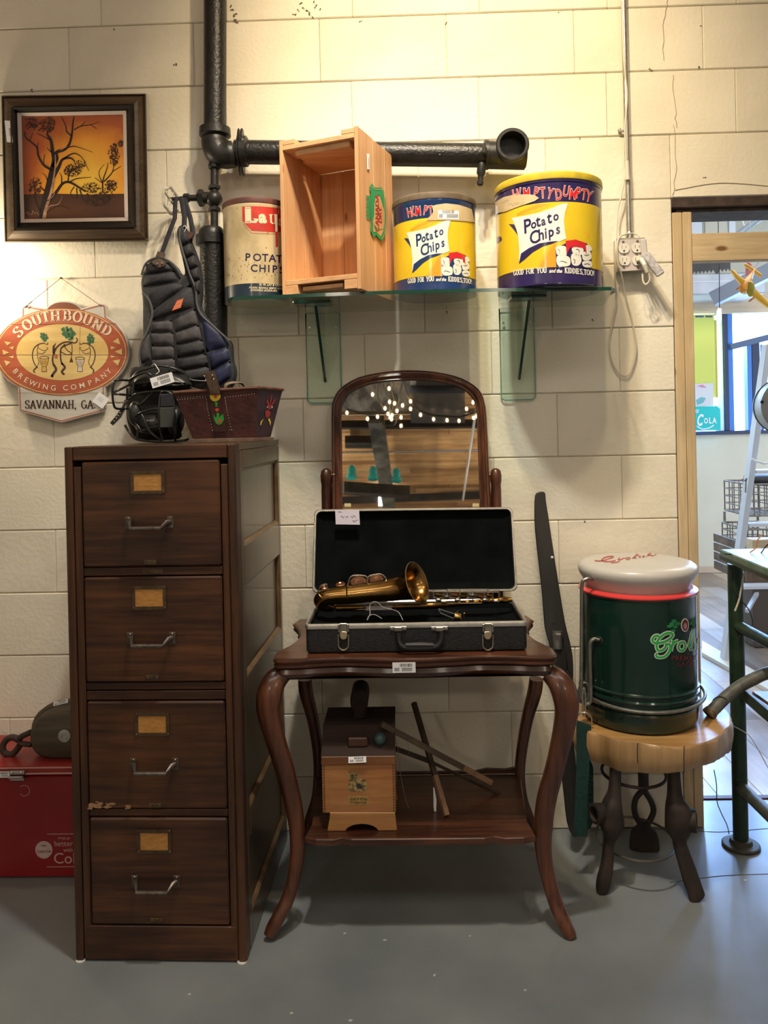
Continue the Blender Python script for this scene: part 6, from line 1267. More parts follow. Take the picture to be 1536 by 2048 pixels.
for cx in (642, 912):
    hb = B(); k = kk(CYf)/s3; c = w3(cx, 838, CYf); hb.box(c.x-54*k, c.x+54*k, CYf-.003, CYf-.0005, c.z-12*k, c.z+12*k, .0006); hb.box(c.x-24*k, c.x+24*k, CYf-.008, CYf-.0025, c.z-16*k, c.z+12*k, .001)
    for q in (-42, 42): hb.ball((c.x+q*k, CYf-.003, c.z), .0028, n=8)
    obj('handle_bracket', hb, NK, sc_, sm=None)
nt_ = [w3(x, y, -.200) for x, y in ((232, 62), (388, 62), (393, 158), (236, 156))]; nt_ = [p+V((0, -.012, 0)) for p in nt_]
no_ = obj('handwritten_note', B().slab(nt_, .0005, (0, 1, 0)), mat('lilac_paper', (.72, .68, .80), rough=.7), sc_, sm=None)
b = B()
for l in ([(268, 108), (275, 100), (285, 112), (292, 100)], [(300, 112), (310, 102), (318, 112)], [(335, 100), (345, 112), (352, 98), (365, 108)], [(345, 140), (350, 128), (358, 140), (368, 128), (378, 128)], [(250, 76), (262, 72), (275, 77)]): b.tube([w3(x, y, -.2002)+V((0, -.0125, 0)) for x, y in smooth(l, 4)], .0004, 4)
obj('handwriting', b, mat('blue_ink', (.12, .12, .3), rough=.6), no_, sm=None)
# ---- saxophone
BR = mat('brass_lacquer', (.28, .15, .035), (.44, .26, .08), rough=.22, metal=1., scale=18, coat=.3); BRD = mat('dark_brass_sax', (.22, .11, .025), (.36, .19, .05), rough=.28, metal=1., scale=24); SIL = mat('silver_keys', (.60, .57, .50), rough=.25, metal=1.); COP = mat('copper_key', (.45, .22, .12), rough=.3, metal=1.)
SXY = -.345
sx_ = thing('saxophone', 'brass saxophone lying on its side in the black case with the bell facing right', 'saxophone', w3(700, 700, SXY))
def s3p(l, Y=SXY): return [w3(a[0], a[1], a[2] if len(a) > 2 else Y) for a in l]
k3 = kk(SXY)/s3
pth = smooth([(215, 700, -.325, 30), (165, 690, -.335, 40), (135, 660, -.345, 46), (160, 636, -.35, 52), (240, 624, -.35, 58), (340, 616, -.35, 62), (450, 604, -.35, 66), (560, 592, -.352, 72), (640, 578, -.355, 78), (690, 565, -.36, 86)], 5)
obj('bell_tube', B().tube([w3(*q[:3]) for q in pth], [q[3]*k3 for q in pth], 22), BR, sx_, sm=1.2)
ax = V((.84, -.42, .32)).normalized(); bo = w3(690, 565, -.36)-ax*.004
pr2 = [(84, 0), (88, .010), (95, .020), (106, .029), (120, .036), (134, .040), (139, .041), (136, .0425), (120, .0385), (104, .031), (92, .021), (84, .008), (70, -.02), (60, -.06)]
obj('bell', B().lathe([(r_*k3, h) for r_, h in pr2], bo, ax, 40, cap=False), BR, sx_, sm=1.)
rb3 = bo+ax*.0415; a_, b__ = ax.orthogonal().normalized(), ax.cross(ax.orthogonal().normalized())
obj('bell_rim', B().tube([rb3+(a_*math.cos(t)+b__*math.sin(t))*138*k3 for t in [i*math.pi/20 for i in range(40)]], .0013, 6, closed=True), mat('worn_rim_metal', (.65, .58, .45), rough=.3, metal=1.), sx_)
for x, y, r_ in ((150, 632, 50), (312, 618, 63)): obj('ring_band', B().lathe([(r_*k3*1.0, -.002), (r_*k3*1.05, 0), (r_*k3*1.0, .002)], w3(x, y, -.35), V((1, 0, .07)) if x > 200 else V((.7, 0, .7)), 24, cap=False), BRD, sx_, sm=.8)
obj('body_tube', B().tube(s3p([(235, 705, -.32), (500, 700, -.315), (850, 690, -.31), (1150, 668, -.30), (1290, 655, -.30), (1385, 652, -.30)]), [24*k3, 23*k3, 22*k3, 18*k3, 16*k3, 15*k3], 16), BRD, sx_, sm=1.)
obj('neck_socket', B().lathe([(16*k3, 0), (24*k3, .002), (24*k3, .020), (20*k3, .022), (20*k3, .030), (16*k3, .031)], w3(1296, 654, -.30), (1, 0, 0), 20), BR, sx_, sm=.8)
for l, r_ in (([(860, 598), (900, 598), (1060, 600), (1300, 602)], .0016), ([(960, 585), (1100, 584), (1230, 584)], .0015), ([(870, 640), (1000, 640), (1130, 638)], .0014), ([(880, 676), (1050, 676), (1190, 674)], .0014), ([(240, 688), (420, 686), (620, 686), (830, 668)], .0016), ([(245, 718), (400, 716), (560, 712)], .0018), ([(1130, 615), (1230, 640), (1290, 660)], .0012)):
    obj('key_rod', B().tube(s3p(l, -.325), r_, 8), SIL, sx_)
for i, (x, y) in enumerate([(905, 620), (955, 632), (1010, 622), (1065, 630), (1120, 622), (1175, 632), (1235, 625)]):
    b = B().lathe([(0.001, 0), (26*k3, .0005), (28*k3, .003), (26*k3, .006), (.001, .0065)], w3(x, y, -.322), (.15, -.35, .9), 18); obj('key_cup', b, (BR, SIL, COP)[i % 3], sx_, sm=.8)
for x, y0, y1 in ((872, 590, 640), (962, 580, 640), (1045, 588, 645), (1130, 598, 670), (1228, 578, 632), (1300, 592, 640), (420, 680, 722), (620, 676, 715)): obj('key_post', B().tube(s3p([(x, y0), (x, y1)], -.325), .0018, 6), SIL, sx_)
for x, y, a1_ in ((942, 668, .3), (905, 655, -.4), (1030, 655, .2), (1210, 655, .2), (1283, 662, 1)): obj('pearl_lever', B().ball(w3(x, y, -.334), 16*k3, (1.3, .4, .75), 10), SIL if a1_ != .3 else mat('gold_touch', (.65, .45, .18), rough=.3, metal=1.), sx_, sm=1.2)
obj('bell_brace', B().box(w3(430, 700, -.335).x, w3(600, 700, -.335).x, -.345, -.342, w3(500, 722, -.345).z, w3(500, 692, -.345).z, .001), mat('pale_plate', (.55, .52, .56), rough=.4, metal=.4), sx_, sm=None)
for x, y, r_ in ((382, 535, 58), (500, 520, 50), (265, 553, 34), (160, 572, 26)):
    c = w3(x, y+12, -.335); obj('bell_key', B().lathe([(r_*k3, -.004), (r_*k3, .004), (r_*k3*.9, .008), (r_*k3*.5, .0095), (r_*k3*.3, .008), (.001, .008)], c, (0, -.45, .9), 24), COP, sx_, sm=.6)
gd = smooth([(312, 560), (325, 510), (360, 492), (430, 498), (440, 520), (455, 496), (520, 484), (552, 500), (568, 530)], 5)
obj('key_guard', B().tube(s3p(gd, -.352), .0022, 8).tube(s3p([(440, 560), (442, 505)], -.353), .0022, 8), SIL, sx_)
obj('bow_guard', B().tube(s3p(smooth([(128, 660), (122, 600), (135, 560), (175, 552), (172, 580), (215, 588)], 5), -.352), .0014, 8), SIL, sx_)
lg = thing('mouthpiece_cap', 'small loose ligature and clear cap in the case in front of the saxophone', 'ligature', w3(1000, 780, -.42))
obj('cap_frame', B().tube([w3(x, y, -.43) for x, y in ((905, 715), (920, 740), (1005, 775), (1010, 745), (905, 712))], .0014, 6), mat('dull_wire', (.35, .38, .40), rough=.3, metal=.8), lg)
obj('ligature', B().lathe([(26*k3, 0), (28*k3, .001), (24*k3, .016), (22*k3, .017)], w3(1012, 762, -.43), (1, -.2, -.12), 16, cap=False).tube([w3(x, y, -.435) for x, y in ((1028, 770), (1030, 725))], .0016, 6).tube([w3(x, y, -.435) for x, y in ((1070, 772), (1072, 742))], .0016, 6).ball(w3(1074, 742, -.435), .003, n=8), mat('gold_ligature', (.60, .42, .15), rough=.25, metal=1.), lg)
cd_ = thing('neck_cord', 'thin grey cord loops lying in front of the saxophone bell', 'cord', w3(560, 780, -.42))
obj('cord', B().tube([w3(x, y, Y) for x, y, Y in smooth([(440, 785, -.46), (458, 745, -.44), (455, 700, -.42), (470, 670, -.42), (505, 668, -.42), (540, 700, -.42), (600, 715, -.42), (645, 735, -.44), (672, 785, -.46)], 5)], .0011, 6).tube([w3(x, y, Y) for x, y, Y in smooth([(438, 785, -.462), (455, 755, -.45), (490, 750, -.45), (535, 775, -.46)], 5)], .0011, 6), mat('grey_cord', (.34, .33, .32), rough=.6), cd_)
# ---- shoe shine box
s4 = 3.938
def z4(x, y, Y): return P(640+x/s4, 1400+y/s4, Y)
SBY = Z(720, 1663, LZ).y+.004
OAK = wood('shoebox_oak', (.30, .115, .035), (.50, .24, .085), 'x', rough=.4, fine=16, coat=.2, bump=.3); OAKD = wood('shoebox_lid', (.018, .008, .005), (.035, .015, .009), 'x', rough=.85, fine=16, coat=0)
sb_ = thing('shoeshine_box', 'small oak shoe shine box with dark lid and foot rest on lower shelf', 'box', (z4(300, 900, SBY).x, SBY, LZ))
def zz4(y, Y=None): return z4(300, y, Y or SBY).z
xa4, xb4 = z4(18, 700, SBY).x, z4(594, 700, SBY).x; zb4, zt4 = zz4(886), zz4(508)
obj('box_front', B().box(xa4+.006, xb4-.006, SBY, SBY+.008, zb4, zt4, .001), OAK, sb_, sm=None)
dpt = .20
for a, c in ((xa4, xa4+.0055), (xb4-.0055, xb4)): obj('box_side', B().slab([V((a, SBY, zb4)), V((a, SBY, zt4)), V((a, SBY+.06, zz4(508)+.055)), V((a, SBY+dpt, zz4(508)+.055)), V((a, SBY+dpt, zb4))], c-a, (1, 0, 0)), OAK, sb_, sm=None)
dj = B()
for i in range(17):
    zz_ = zb4+(zt4-zb4)*(i+.5)/17
    for a in (xa4+.0005, xb4-.0055): dj.box(a, a+.005, SBY-.0006, SBY+.001, zz_-.0014, zz_+.0014, 0)
obj('finger_joint', dj, mat('end_grain', (.14, .055, .02), rough=.6), sb_, sm=None)
obj('box_floor', B().box(xa4+.006, xb4-.006, SBY+.009, SBY+dpt-.002, zb4+.001, zb4+.008, 0), OAK, sb_, sm=None)
lz0 = zt4+.001; q1, q2 = (xa4, SBY-.004, lz0), (xb4, SBY-.004, lz0)
obj('lid_front', B().box(xa4-.001, xb4+.001, SBY-.004, SBY+.004, lz0, zz4(440), .001), wood('lid_edge', (.14, .05, .018), (.24, .10, .035), 'x', rough=.4, fine=18), sb_, sm=None)
pz4 = zz4(440); dz4 = .058
lt4 = [V((xa4-.001, SBY-.003, pz4+.0005)), V((xb4+.001, SBY-.003, pz4+.0005)), V((xb4+.001, SBY+.062, pz4+dz4)), V((xa4-.001, SBY+.062, pz4+dz4))]
obj('lid', B().slab(lt4, .009, (lt4[1]-lt4[0]).cross(lt4[3]-lt4[0]).normalized()*-1), OAKD, sb_, sm=None)
obj('lid_back', B().box(xa4-.001, xb4+.001, SBY+.063, SBY+dpt+.001, pz4+dz4-.010, pz4+dz4-.001, .001), OAKD, sb_, sm=None)
kz = pz4+dz4; xk0, xk1 = z4(247, 200, SBY+.11).x, z4(380, 200, SBY+.11).x; xkm = (xk0+xk1)/2
fr4 = [V((xkm+x*(xk1-xk0)/2, SBY+.10, kz+z)) for x, z in smooth([(-.75, 0), (-.72, .02), (-1.0, .035), (-1.02, .058), (-.7, .074), (0, .079), (.7, .074), (1.02, .058), (1.0, .035), (.72, .02), (.75, 0)], 3)]
obj('foot_rest', B().slab(fr4, .09, (0, 1, 0), .004), OAKD, sb_, sm=.7)
obj('foot_rest_step', B().box(xkm-.026, xkm+.026, SBY+.012, SBY+.028, pz4+.018, pz4+.042, .003), mat('brown_block', (.06, .025, .015), rough=.5), sb_, sm=None)
bs4 = [z4(x, y, SBY-.002) for x, y in ((78, 888), (590, 888), (606, 1036), (460, 1036))]+[z4(x, y, SBY-.002) for x, y in [(330+math.cos(math.radians(a))*130, 1040-math.sin(math.radians(a))*62) for a in range(10, 171, 16)]]+[z4(x, y, SBY-.002) for x, y in ((198, 1036), (58, 1036), (75, 930))]
for p in bs4: p.z = max(p.z, LZ+.0008)
obj('base', B().slab(bs4, .014, (0, 1, 0), .001), wood('base_oak', (.36, .16, .05), (.55, .29, .11), 'x', rough=.4, fine=14), sb_, sm=None)
obj('base', B().slab([p+V((0, dpt-.03, 0)) for p in bs4], .014, (0, 1, 0), .001), OAK, sb_, sm=None)
GLD = mat('gilt_decal', (.36, .26, .10), (.10, .07, .035), rough=.45, scale=110, lo=.42, hi=.6)
def z4p(l, nm, m__, h): return obj(nm, B().add([z4(x, y, SBY-h) for x, y in l], [tuple(range(len(l)))]), m__, sb_, sm=None)
z4p([(205, 570), (240, 585), (262, 562), (292, 562), (302, 590), (292, 622), (330, 618), (362, 632), (370, 670), (362, 712), (330, 722), (235, 716), (222, 680), (232, 640), (222, 610)], 'emblem_decal', GLD, .0006)
z4p([(285, 665), (315, 655), (332, 680), (325, 700), (290, 692)], 'emblem_shade', MT['ink'], .0010); z4p([(240, 590), (262, 580), (268, 610), (250, 640)], 'emblem_shade', mat('shade_brown', (.09, .05, .02), rough=.6), .0010)
z4p([(228, 752), (375, 756), (388, 765), (386, 815), (375, 826), (230, 824), (218, 812), (220, 762)], 'name_decal', mat('gilt_plate', (.40, .26, .07), (.30, .18, .05), rough=.4, scale=80), .0006)
def z4t(s, x, y, wpx, hpx):
    g_ = font(s, 1, .02, sp=1.2); xs = [p.x for p in g_.v]; ys = [p.y for p in g_.v]; o = B(); o.f = g_.f
    for p in g_.v: q = z4(x+((p.x-min(xs))/(max(xs)-min(xs))-.5)*wpx, y-(p.y-min(ys))/(max(ys)-min(ys))*hpx, SBY-.0012); o.v.append(q)
    return obj('lettering', o, MT['ink'], sb_, sm=None)
z4t('GRIFFIN', 303, 792, 132, 22); z4t('SHOEMASTER', 303, 815, 128, 14)
sticker(sb_, V((z4(295, 465, SBY).x, SBY-.006, zz4(462))), (1, 0, .03), (0, .35, 1), .046, .015)
# ---- crossed wooden sticks with a ball
SK = wood('old_stick', (.11, .055, .030), (.20, .11, .06), 'x', rough=.6, fine=30); SKD = mat('dark_stick', (.030, .017, .011), (.05, .03, .018), rough=.55, scale=30); SKE = mat('pale_stick_end', (.28, .165, .085), (.20, .11, .06), rough=.6, scale=40)
wk = thing('crossed_stick_frame', 'crossed old wooden sticks with a dark teal ball leaning on the lower shelf', 'sticks', z4(1000, 960, -.42))
def bar2(nm, a, b_, w_, m__, w2=None): return obj(nm, B().bar(a, b_, w_, w_, (0, 0, 1), .001) if not w2 else B().bar(a, b_, w_, w_, w2=w2), m__, wk, sm=None)
aT, aB = z4(738, 20, -.265), z4(1000, 962, -.43); aB.z = max(aB.z, LZ+.003); am = aT.lerp(aB, .66)
bar2('upright_stick', aT, am, .0135, SKD); bar2('stick_end', am, aB, .0135, SKE)
bT, bB2 = z4(485, 190, -.462), z4(1350, 650, -.325); bm_ = bT.lerp(bB2, .73); bar2('cross_stick', bT, bm_, .0145, wood('old_stick', (.07, .045, .03), (.12, .08, .05), 'x', rough=.6, fine=30)); bar2('stick_end', bm_, bB2, .0145, SKE)
bar2('lower_stick', z4(600, 385, -.37), z4(860, 480, -.312), .0125, SKD); bar2('thin_stick', z4(860, 480, -.315), z4(1465, 770, -.30), .0075, SKD)
obj('metal_tip', B().cyl(z4(1440, 757, -.301), z4(1468, 772, -.30), .0042, n=10), CHR, wk)
obj('teal_ball', B().ball(z4(472, 305, -.478), .0160), mat('teal_rubber', (.03, .07, .075), (.05, .10, .10), rough=.5, scale=60), wk, sm=1)
obj('string', B().tube([z4(x, y, -.38) for x, y in smooth([(515, 230), (600, 330), (620, 480), (640, 620), (680, 800), (720, 880), (762, 932)], 5)], .0007, 5), mat('grey_thread', (.25, .23, .2), rough=.8), wk)
obj('string', B().tube([z4(x, y, -.36) for x, y in smooth([(668, 255), (680, 300), (695, 360), (700, 420)], 4)], .0006, 5), mat('grey_thread', (.3, .28, .25), rough=.8), wk)
obj('metal_scrap', B().bar(z4(795, 965, -.43), z4(840, 968, -.43), .004, .003, b=0).bar(z4(805, 972, -.43), z4(835, 955, -.43), .003, .002, b=0), CHR, wk, sm=None)
obj('paper_tag', B().slab([z4(x, y, -.40) for x, y in ((892, 690), (900, 690), (918, 790), (915, 880), (905, 905), (895, 850))], .0006, (0, 1, 0)), MT['paper'], wk, sm=None)
# ---- what the tilted mirror shows: things hung under the ceiling behind the camera
def MR(px, py, z): # pixel in the mirror -> point at height z
    d = ray(px, py); t = (PV-CAM).dot(NM)/d.dot(NM); p = CAM+d*t; d = d-NM*2*d.dot(NM); return p+d*((z-p.z)/d.z)
def mrb(nm, l, z, dz, m__): return B().slab([MR(x, y, z) for x, y in l], dz, (0, 0, 1))
DUCT = mat('dark_duct', (.035, .038, .045), (.055, .058, .066), rough=.5, scale=5)
hv = thing('ceiling_heater', 'dark overhead duct with a white louvred grille, reflected in the mirror', 'duct', MR(870, 800, 3.2))
mrv = [MR(822, 745, 3.25), MR(928, 745, 3.25), MR(926, 790, 3.25), MR(820, 790, 3.25)]
obj('duct_body', mrb('d', [(818, 786), (930, 786), (930, 846), (822, 846)], 3.18, .25, DUCT), DUCT, hv, sm=None)
obj('grille_frame', B().slab(mrv, .03, (0, 0, 1)), mat('white_grille', (.75, .73, .68), rough=.5), hv, sm=None)
b = B()
for i in range(34):
    t = (i+.5)/34; a, c = mrv[0].lerp(mrv[1], .10+.80*t), mrv[3].lerp(mrv[2], .10+.80*t); b.bar(a.lerp(c, .05)+V((0, 0, -.006)), a.lerp(c, .78)+V((0, 0, -.006)), .0045, .006, b=0)
obj('louvre', b, mat('grille_gap', (.12, .10, .08), rough=.8), hv, sm=None)['kind'] = 'stuff'
sv_ = thing('silver_duct', 'shiny ribbed overhead duct with strings of lights, reflected in the mirror', 'duct', MR(750, 800, 3.35))
obj('duct_body', mrb('d', [(660, 745), (818, 745), (818, 822), (672, 822)], 3.35, .2, DUCT), mat('foil_duct', (.40, .40, .37), (.10, .10, .10), rough=.35, metal=.6, scale=3, stretch=(3, 1, 1), lo=.4, hi=.6), sv_, sm=None)
def mbeam(nm, label, l, z, r_, m__, cat): t = B(); [t.tube([MR(*a, z), MR(*c, z)], r_, 8) for a, c in zip(l[:-1], l[1:])]; return tag(obj(nm, t, m__, loc=MR(*l[0], z)), label, cat)
mbeam('ceiling_conduit', 'pale conduit crossing the plank ceiling, seen in the mirror', [(640, 905), (1010, 900)], 3.4, .012, CHR, 'conduit')
mbeam('upper_conduit', 'thin rail just under the hanging string lights, seen in the mirror', [(640, 831), (1010, 826)], 3.4, .010, CHR, 'conduit')
mbeam('hanging_cable', 'white cable slanting down the right side of the mirror reflection', [(952, 820), (940, 900), (926, 1000)], 3.35, .012, MT['paper'], 'cable')
for l, w_, nm, lb in (([(640, 850), (1010, 847)], .05, 'dark_joint_beam', 'thin dark beam below the string lights in the mirror'), ([(690, 884), (746, 884)], .16, 'short_dark_beam', 'short black beam left of the strut in the mirror'), ([(640, 1003), (1010, 988)], .07, 'low_dark_beam', 'dark beam across the lowest part of the mirror reflection')):
    tag(obj(nm, B().bar(MR(*l[0], 3.5), MR(*l[1], 3.5), w_, .08), DARK, loc=MR(*l[0], 3.5), sm=None), lb, 'beam')
tag(obj('roof_strut', B().bar(MR(752, 838, 3.42), MR(778, 1012, 3.42), .15, .08), mat('black_steel', (.02, .02, .02), (.16, .16, .15), rough=.4, scale=6), loc=MR(752, 838, 3.42), sm=None), 'black steel strut running down the middle of the mirror reflection', 'strut')
tag(obj('fluorescent_tube', B().slab([MR(x, y, 3.45) for x, y in ((757, 990), (767, 990), (767, 1012), (757, 1012))], .03, (0, 0, 1)).slab([MR(x, y, 3.45) for x, y in ((769, 990), (779, 990), (779, 1012), (769, 1012))], .03, (0, 0, 1)), mat('lit_tube', (1, 1, 1), emit=(1, .97, .9, 6)), loc=MR(768, 1000, 3.3), sm=None), 'pair of lit fluorescents at the foot of the mirror reflection', 'lamp')
rk = thing('insulator_rack', 'dark timber crossbar carrying glass insulators, seen in the mirror', 'rack', MR(750, 980, 3.05))
i0, i1 = MR(686, 976, 3.05), MR(818, 984, 3.05); obj('crossbar', B().bar(i0, i1, .11, .11, b=.004), mat('old_timber', (.03, .025, .02), (.06, .05, .04), rough=.8, scale=10), rk, sm=None)
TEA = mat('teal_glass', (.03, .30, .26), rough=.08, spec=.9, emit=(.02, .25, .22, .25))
for px, py in ((703, 968), (746, 970), (793, 974)):
    c = MR(px, py, 3.05); c.z = 3.11; tag(obj('glass_insulator', B().lathe([(.05, 0), (.055, .03), (.04, .045), (.045, .09), (.035, .12), (.02, .14), (.001, .145)], c, n=16), TEA, loc=c), {703: 'left teal glass insulator on the crossbar in the mirror', 746: 'middle teal glass insulator on the crossbar in the mirror', 793: 'right teal glass insulator on the crossbar in the mirror'}[px], 'insulator', 'glass insulators on the crossbar')
sg_ = thing('string_lights', 'drooping string of small warm bulbs hung across the ceiling, seen in the mirror', 'lights', MR(790, 820, 3.2))
WRE = mat('dark_wire', (.02, .03, .02), rough=.6); BLB = mat('lit_bulb', (1, .8, .5), emit=(1, .62, .28, 16))
bl3 = [(694, 820), (735, 832), (755, 828), (770, 811), (779, 798), (776, 822), (784, 825), (789, 801), (794, 816), (780, 829), (783, 833), (802, 829), (805, 805), (802, 846), (821, 797), (821, 812), (841, 824), (867, 833), (894, 835), (918, 836), (933, 812), (946, 799), (947, 830), (953, 827), (778, 771), (745, 783)]
WZ = 3.14
for l in ([(694, 818), (735, 828), (756, 826), (776, 822), (802, 826), (825, 812), (841, 822), (867, 830), (894, 832), (918, 833), (946, 826), (953, 822)], [(755, 765), (754, 785), (760, 805), (770, 815)], [(770, 765), (772, 785), (779, 800), (780, 822)], [(786, 765), (784, 780), (789, 800), (782, 825)], [(806, 760), (800, 785), (797, 805), (784, 825)], [(808, 760), (812, 780), (820, 800), (835, 815)], [(794, 830), (790, 848), (775, 852), (765, 846)]):
    obj('wire', B().tube([MR(x, y, WZ) for x, y in smooth(l, 5)], .008, 6), WRE, sg_)
b0 = None
for x, y in bl3:
    c = MR(x, y+1, WZ)+V((0, 0, -.02))
    if b0 is None: b0 = obj('bulb', B().ball(c, .010, (1, 1, 1.6), 8), BLB, sg_, sm=1); c0 = c.copy()
    else: o = b0.copy(); C.objects.link(o); o.parent = sg_; o.location = c-c0
# ================================================================== RIGHT SIDE
# ---- two-bladed iron blade leaning on the wall
s82 = 2.806
def b8(x, y, Y): return P(1050+x/s82, 970+y/s82, Y)
BLD = mat('dark_blade', (.012, .012, .012), (.026, .024, .022), rough=.65, scale=12, bump=.3, stretch=(1, 1, .3))
bd_ = thing('blade', 'long dark iron blade with a bolted hub, leaning on the wall beside the table', 'blade', (b8(250, 1960, -.15).x, -.15, 0))
def by(y): return -.040-.11*(y-50)/1900
up_ = [(58, 60), (75, 42), (98, 38), (114, 46), (118, 90), (135, 200), (165, 400), (195, 590), (225, 770), (250, 870), (268, 960), (272, 1060), (262, 1120), (235, 1100), (215, 1060), (165, 990), (140, 900), (112, 800), (98, 620), (78, 440), (58, 260), (54, 140)]
obj('upper_blade', B().slab([b8(x, y, by(y)) for x, y in smooth(up_, 2, closed=True)], .008, (0, 1, 0), .0025), BLD, bd_, sm=.5)
lo_ = [(215, 1040), (268, 1080), (275, 1200), (270, 1400), (290, 1600), (300, 1800), (292, 1960), (268, 1972), (238, 1900), (222, 1760), (205, 1600), (200, 1400), (205, 1200)]
lob = [b8(x, y, by(y)-.012) for x, y in smooth(lo_, 2, closed=True)]
for p in lob: p.z = max(p.z, .001)
obj('lower_blade', B().slab(lob, .010, (0, 1, 0), .0025), BLD, bd_, sm=.5)
b = B().tube([b8(180, 820, by(820)-.012), b8(185, 920, by(920)-.016)], [.017, .014], 12); b.box(b8(165, 860, -.1).x, b8(202, 860, -.1).x, by(850)-.03, by(850)-.005, b8(180, 890, -.1).z, b8(180, 825, -.1).z, .004)
obj('hub_bolt', b, mat('grey_bolt', (.10, .10, .095), (.18, .17, .16), rough=.5, metal=.5, scale=60), bd_)
obj('hub_bracket', B().slab([b8(x, y, by(950)-.020) for x, y in smooth([(190, 890), (225, 930), (238, 1010), (228, 1075), (195, 1060), (170, 1000), (160, 930)], 3, closed=True)], .010, (0, 1, 0), .003), BLD, bd_, sm=.6)
obj('eyelet', B().lathe([(.004, 0), (.004, .002), (.002, .0025)], b8(152, 405, by(405)-.0005), (0, -1, 0), 10), MT['paper'], bd_, sm=None)
obj('bolt_hole', B().lathe([(.005, 0), (.004, .0012)], b8(160, 775, by(775)-.0005), (0, -1, 0), 10), SL, bd_, sm=None)
# ---- live-edge stool
s4b = 4.518
def st4(x, y, Y): return P(1140+x/s4b, 1380+y/s4b, Y)
SZ = .425
SLB = wood('honey_slab', (.48, .25, .08), (.68, .40, .15), 'x', rough=.25, fine=12, coat=.5, bump=.1); BRK = wood('slab_edge', (.42, .24, .10), (.72, .45, .20), 'z', rough=.4, fine=10, coat=.3, bump=.3, var=.6)
so = thing('live_edge_stool', 'stool with thick live edge wood slab seat on legs made of old iron tool heads', 'stool', (.63, -.28, 0))
edge = [(1150, 1410), (1145, 1436), (1152, 1456), (1175, 1462), (1196, 1466), (1230, 1478), (1272, 1484), (1310, 1490), (1350, 1494), (1395, 1489), (1424, 1480), (1444, 1468), (1452, 1458), (1462, 1450), (1463, 1436), (1456, 1424), (1440, 1412), (1418, 1400), (1395, 1392), (1340, 1386), (1270, 1385), (1200, 1390)]
et = [Z(x, y, SZ) for x, y in smooth(edge, 3, closed=True)]
for p in et: p.y = min(p.y, -.025)
cE = sum(et, V())/len(et)
def drop(x): return .078+.012*math.sin(x*14)
rings = []
for t, g in ((0, .985), (.0, 1.0), (.12, 1.012), (.5, 1.015), (.9, .985), (1.0, .95)):
    r_ = []
    for i, p in enumerate(et):
        wv = 1+.010*math.sin(i*1.3)*(t > 0)+.008*math.sin(i*3.1)*(t > 0); q = cE+(p-cE)*(g if t == 0 and g < 1 else g*wv); q.z = SZ-(.0012 if (t == 0 and g == 1.0) else 0)-t*drop(p.x)*(1.0 if p.y < -.2 else .9); q.y = min(q.y, -.02); r_.append(q)
    rings.append(r_)
obj('slab_seat', B().loft(rings[:2]+rings[2:]), BRK, so, sm=.8)
tp_ = [cE+(p-cE)*.99 for p in et]
for p in tp_: p.z = SZ+.0008
obj('polished_top', B().slab(tp_, -.0015, (0, 0, 1)), SLB, so, sm=None)
ck_ = B()
for x, y0, y1 in ((612, 480, 660), (1032, 505, 740)): ck_.tube([st4(x, y0, -.47), st4(x-4, (y0+y1)/2, -.472), st4(x, y1, -.468)], .0012, 5)
obj('slab_crack', ck_, SL, so)
IR = mat('rusty_tool_iron', (.016, .011, .009), (.038, .024, .017), rough=.62, scale=20, bump=.5)
def toolleg(l, Y0, eye=None):
    q = smooth([(x, y, Y, w_, d) for x, y, Y, w_, d in l], 4); rg = []
    for i, (x, y, Y, w_, d_2) in enumerate(q):
        c = st4(x, y, Y); r_ = w_/s4b*kk(Y)/2; rg.append([c+V((math.copysign(abs(math.cos(a))**.6, math.cos(a))*r_, math.copysign(abs(math.sin(a))**.6, math.sin(a))*d_2, 0)) for a in [k*math.pi/6+.26 for k in range(12)]])
    b = B().loft(rg)
    for p in b.v: p.z = max(p.z, .001)
    return obj('leg', b, IR, so, sm=.9)
l1 = toolleg([(413, 640, -.32, 95, .018), (408, 800, -.325, 95, .018), (400, 930, -.33, 110, .022), (380, 1030, -.335, 160, .03), (370, 1150, -.335, 215, .034), (372, 1230, -.335, 200, .032), (365, 1300, -.335, 130, .024), (348, 1390, -.335, 90, .018), (338, 1550, -.34, 105, .016), (310, 1700, -.348, 125, .016), (292, 1800, -.352, 110, .015), (290, 1835, -.354, 60, .012)], 0)
obj('eye_socket', B().lathe([(.024, -.028), (.027, .0), (.027, .010), (.020, .012), (.018, -.01), (.001, -.012)], st4(245, 1115, -.345), (-.93, -.36, .05), 20), IR, l1, sm=.8)
l2 = toolleg([(935, 700, -.34, 100, .018), (942, 850, -.345, 108, .02), (950, 960, -.35, 130, .024), (975, 1050, -.355, 200, .032), (985, 1150, -.355, 225, .036), (975, 1270, -.355, 200, .03), (985, 1350, -.36, 120, .02), (1005, 1430, -.365, 125, .016), (1060, 1600, -.375, 145, .014), (1110, 1760, -.385, 155, .013), (1140, 1850, -.39, 145, .012), (1115, 1915, -.392, 70, .010)], 0)
obj('eye_socket', B().lathe([(.026, -.03), (.030, .0), (.030, .010), (.022, .012), (.020, -.01), (.001, -.012)], st4(1105, 1180, -.365), (.93, -.36, .05), 20), IR, l2, sm=.8)
bk_ = B().tube([st4(660, 690, -.15), st4(665, 900, -.14)], .016, 10, flat=.5, up=(0, -1, 0)); obj('back_stem', bk_, IR, so)
obj('back_loop', B().tube([st4(x, y, -.14) for x, y in smooth([(665, 900), (600, 970), (580, 1060), (600, 1150), (665, 1230), (720, 1180), (755, 1090), (730, 1000), (668, 905)], 4)], .009, 8), IR, so)
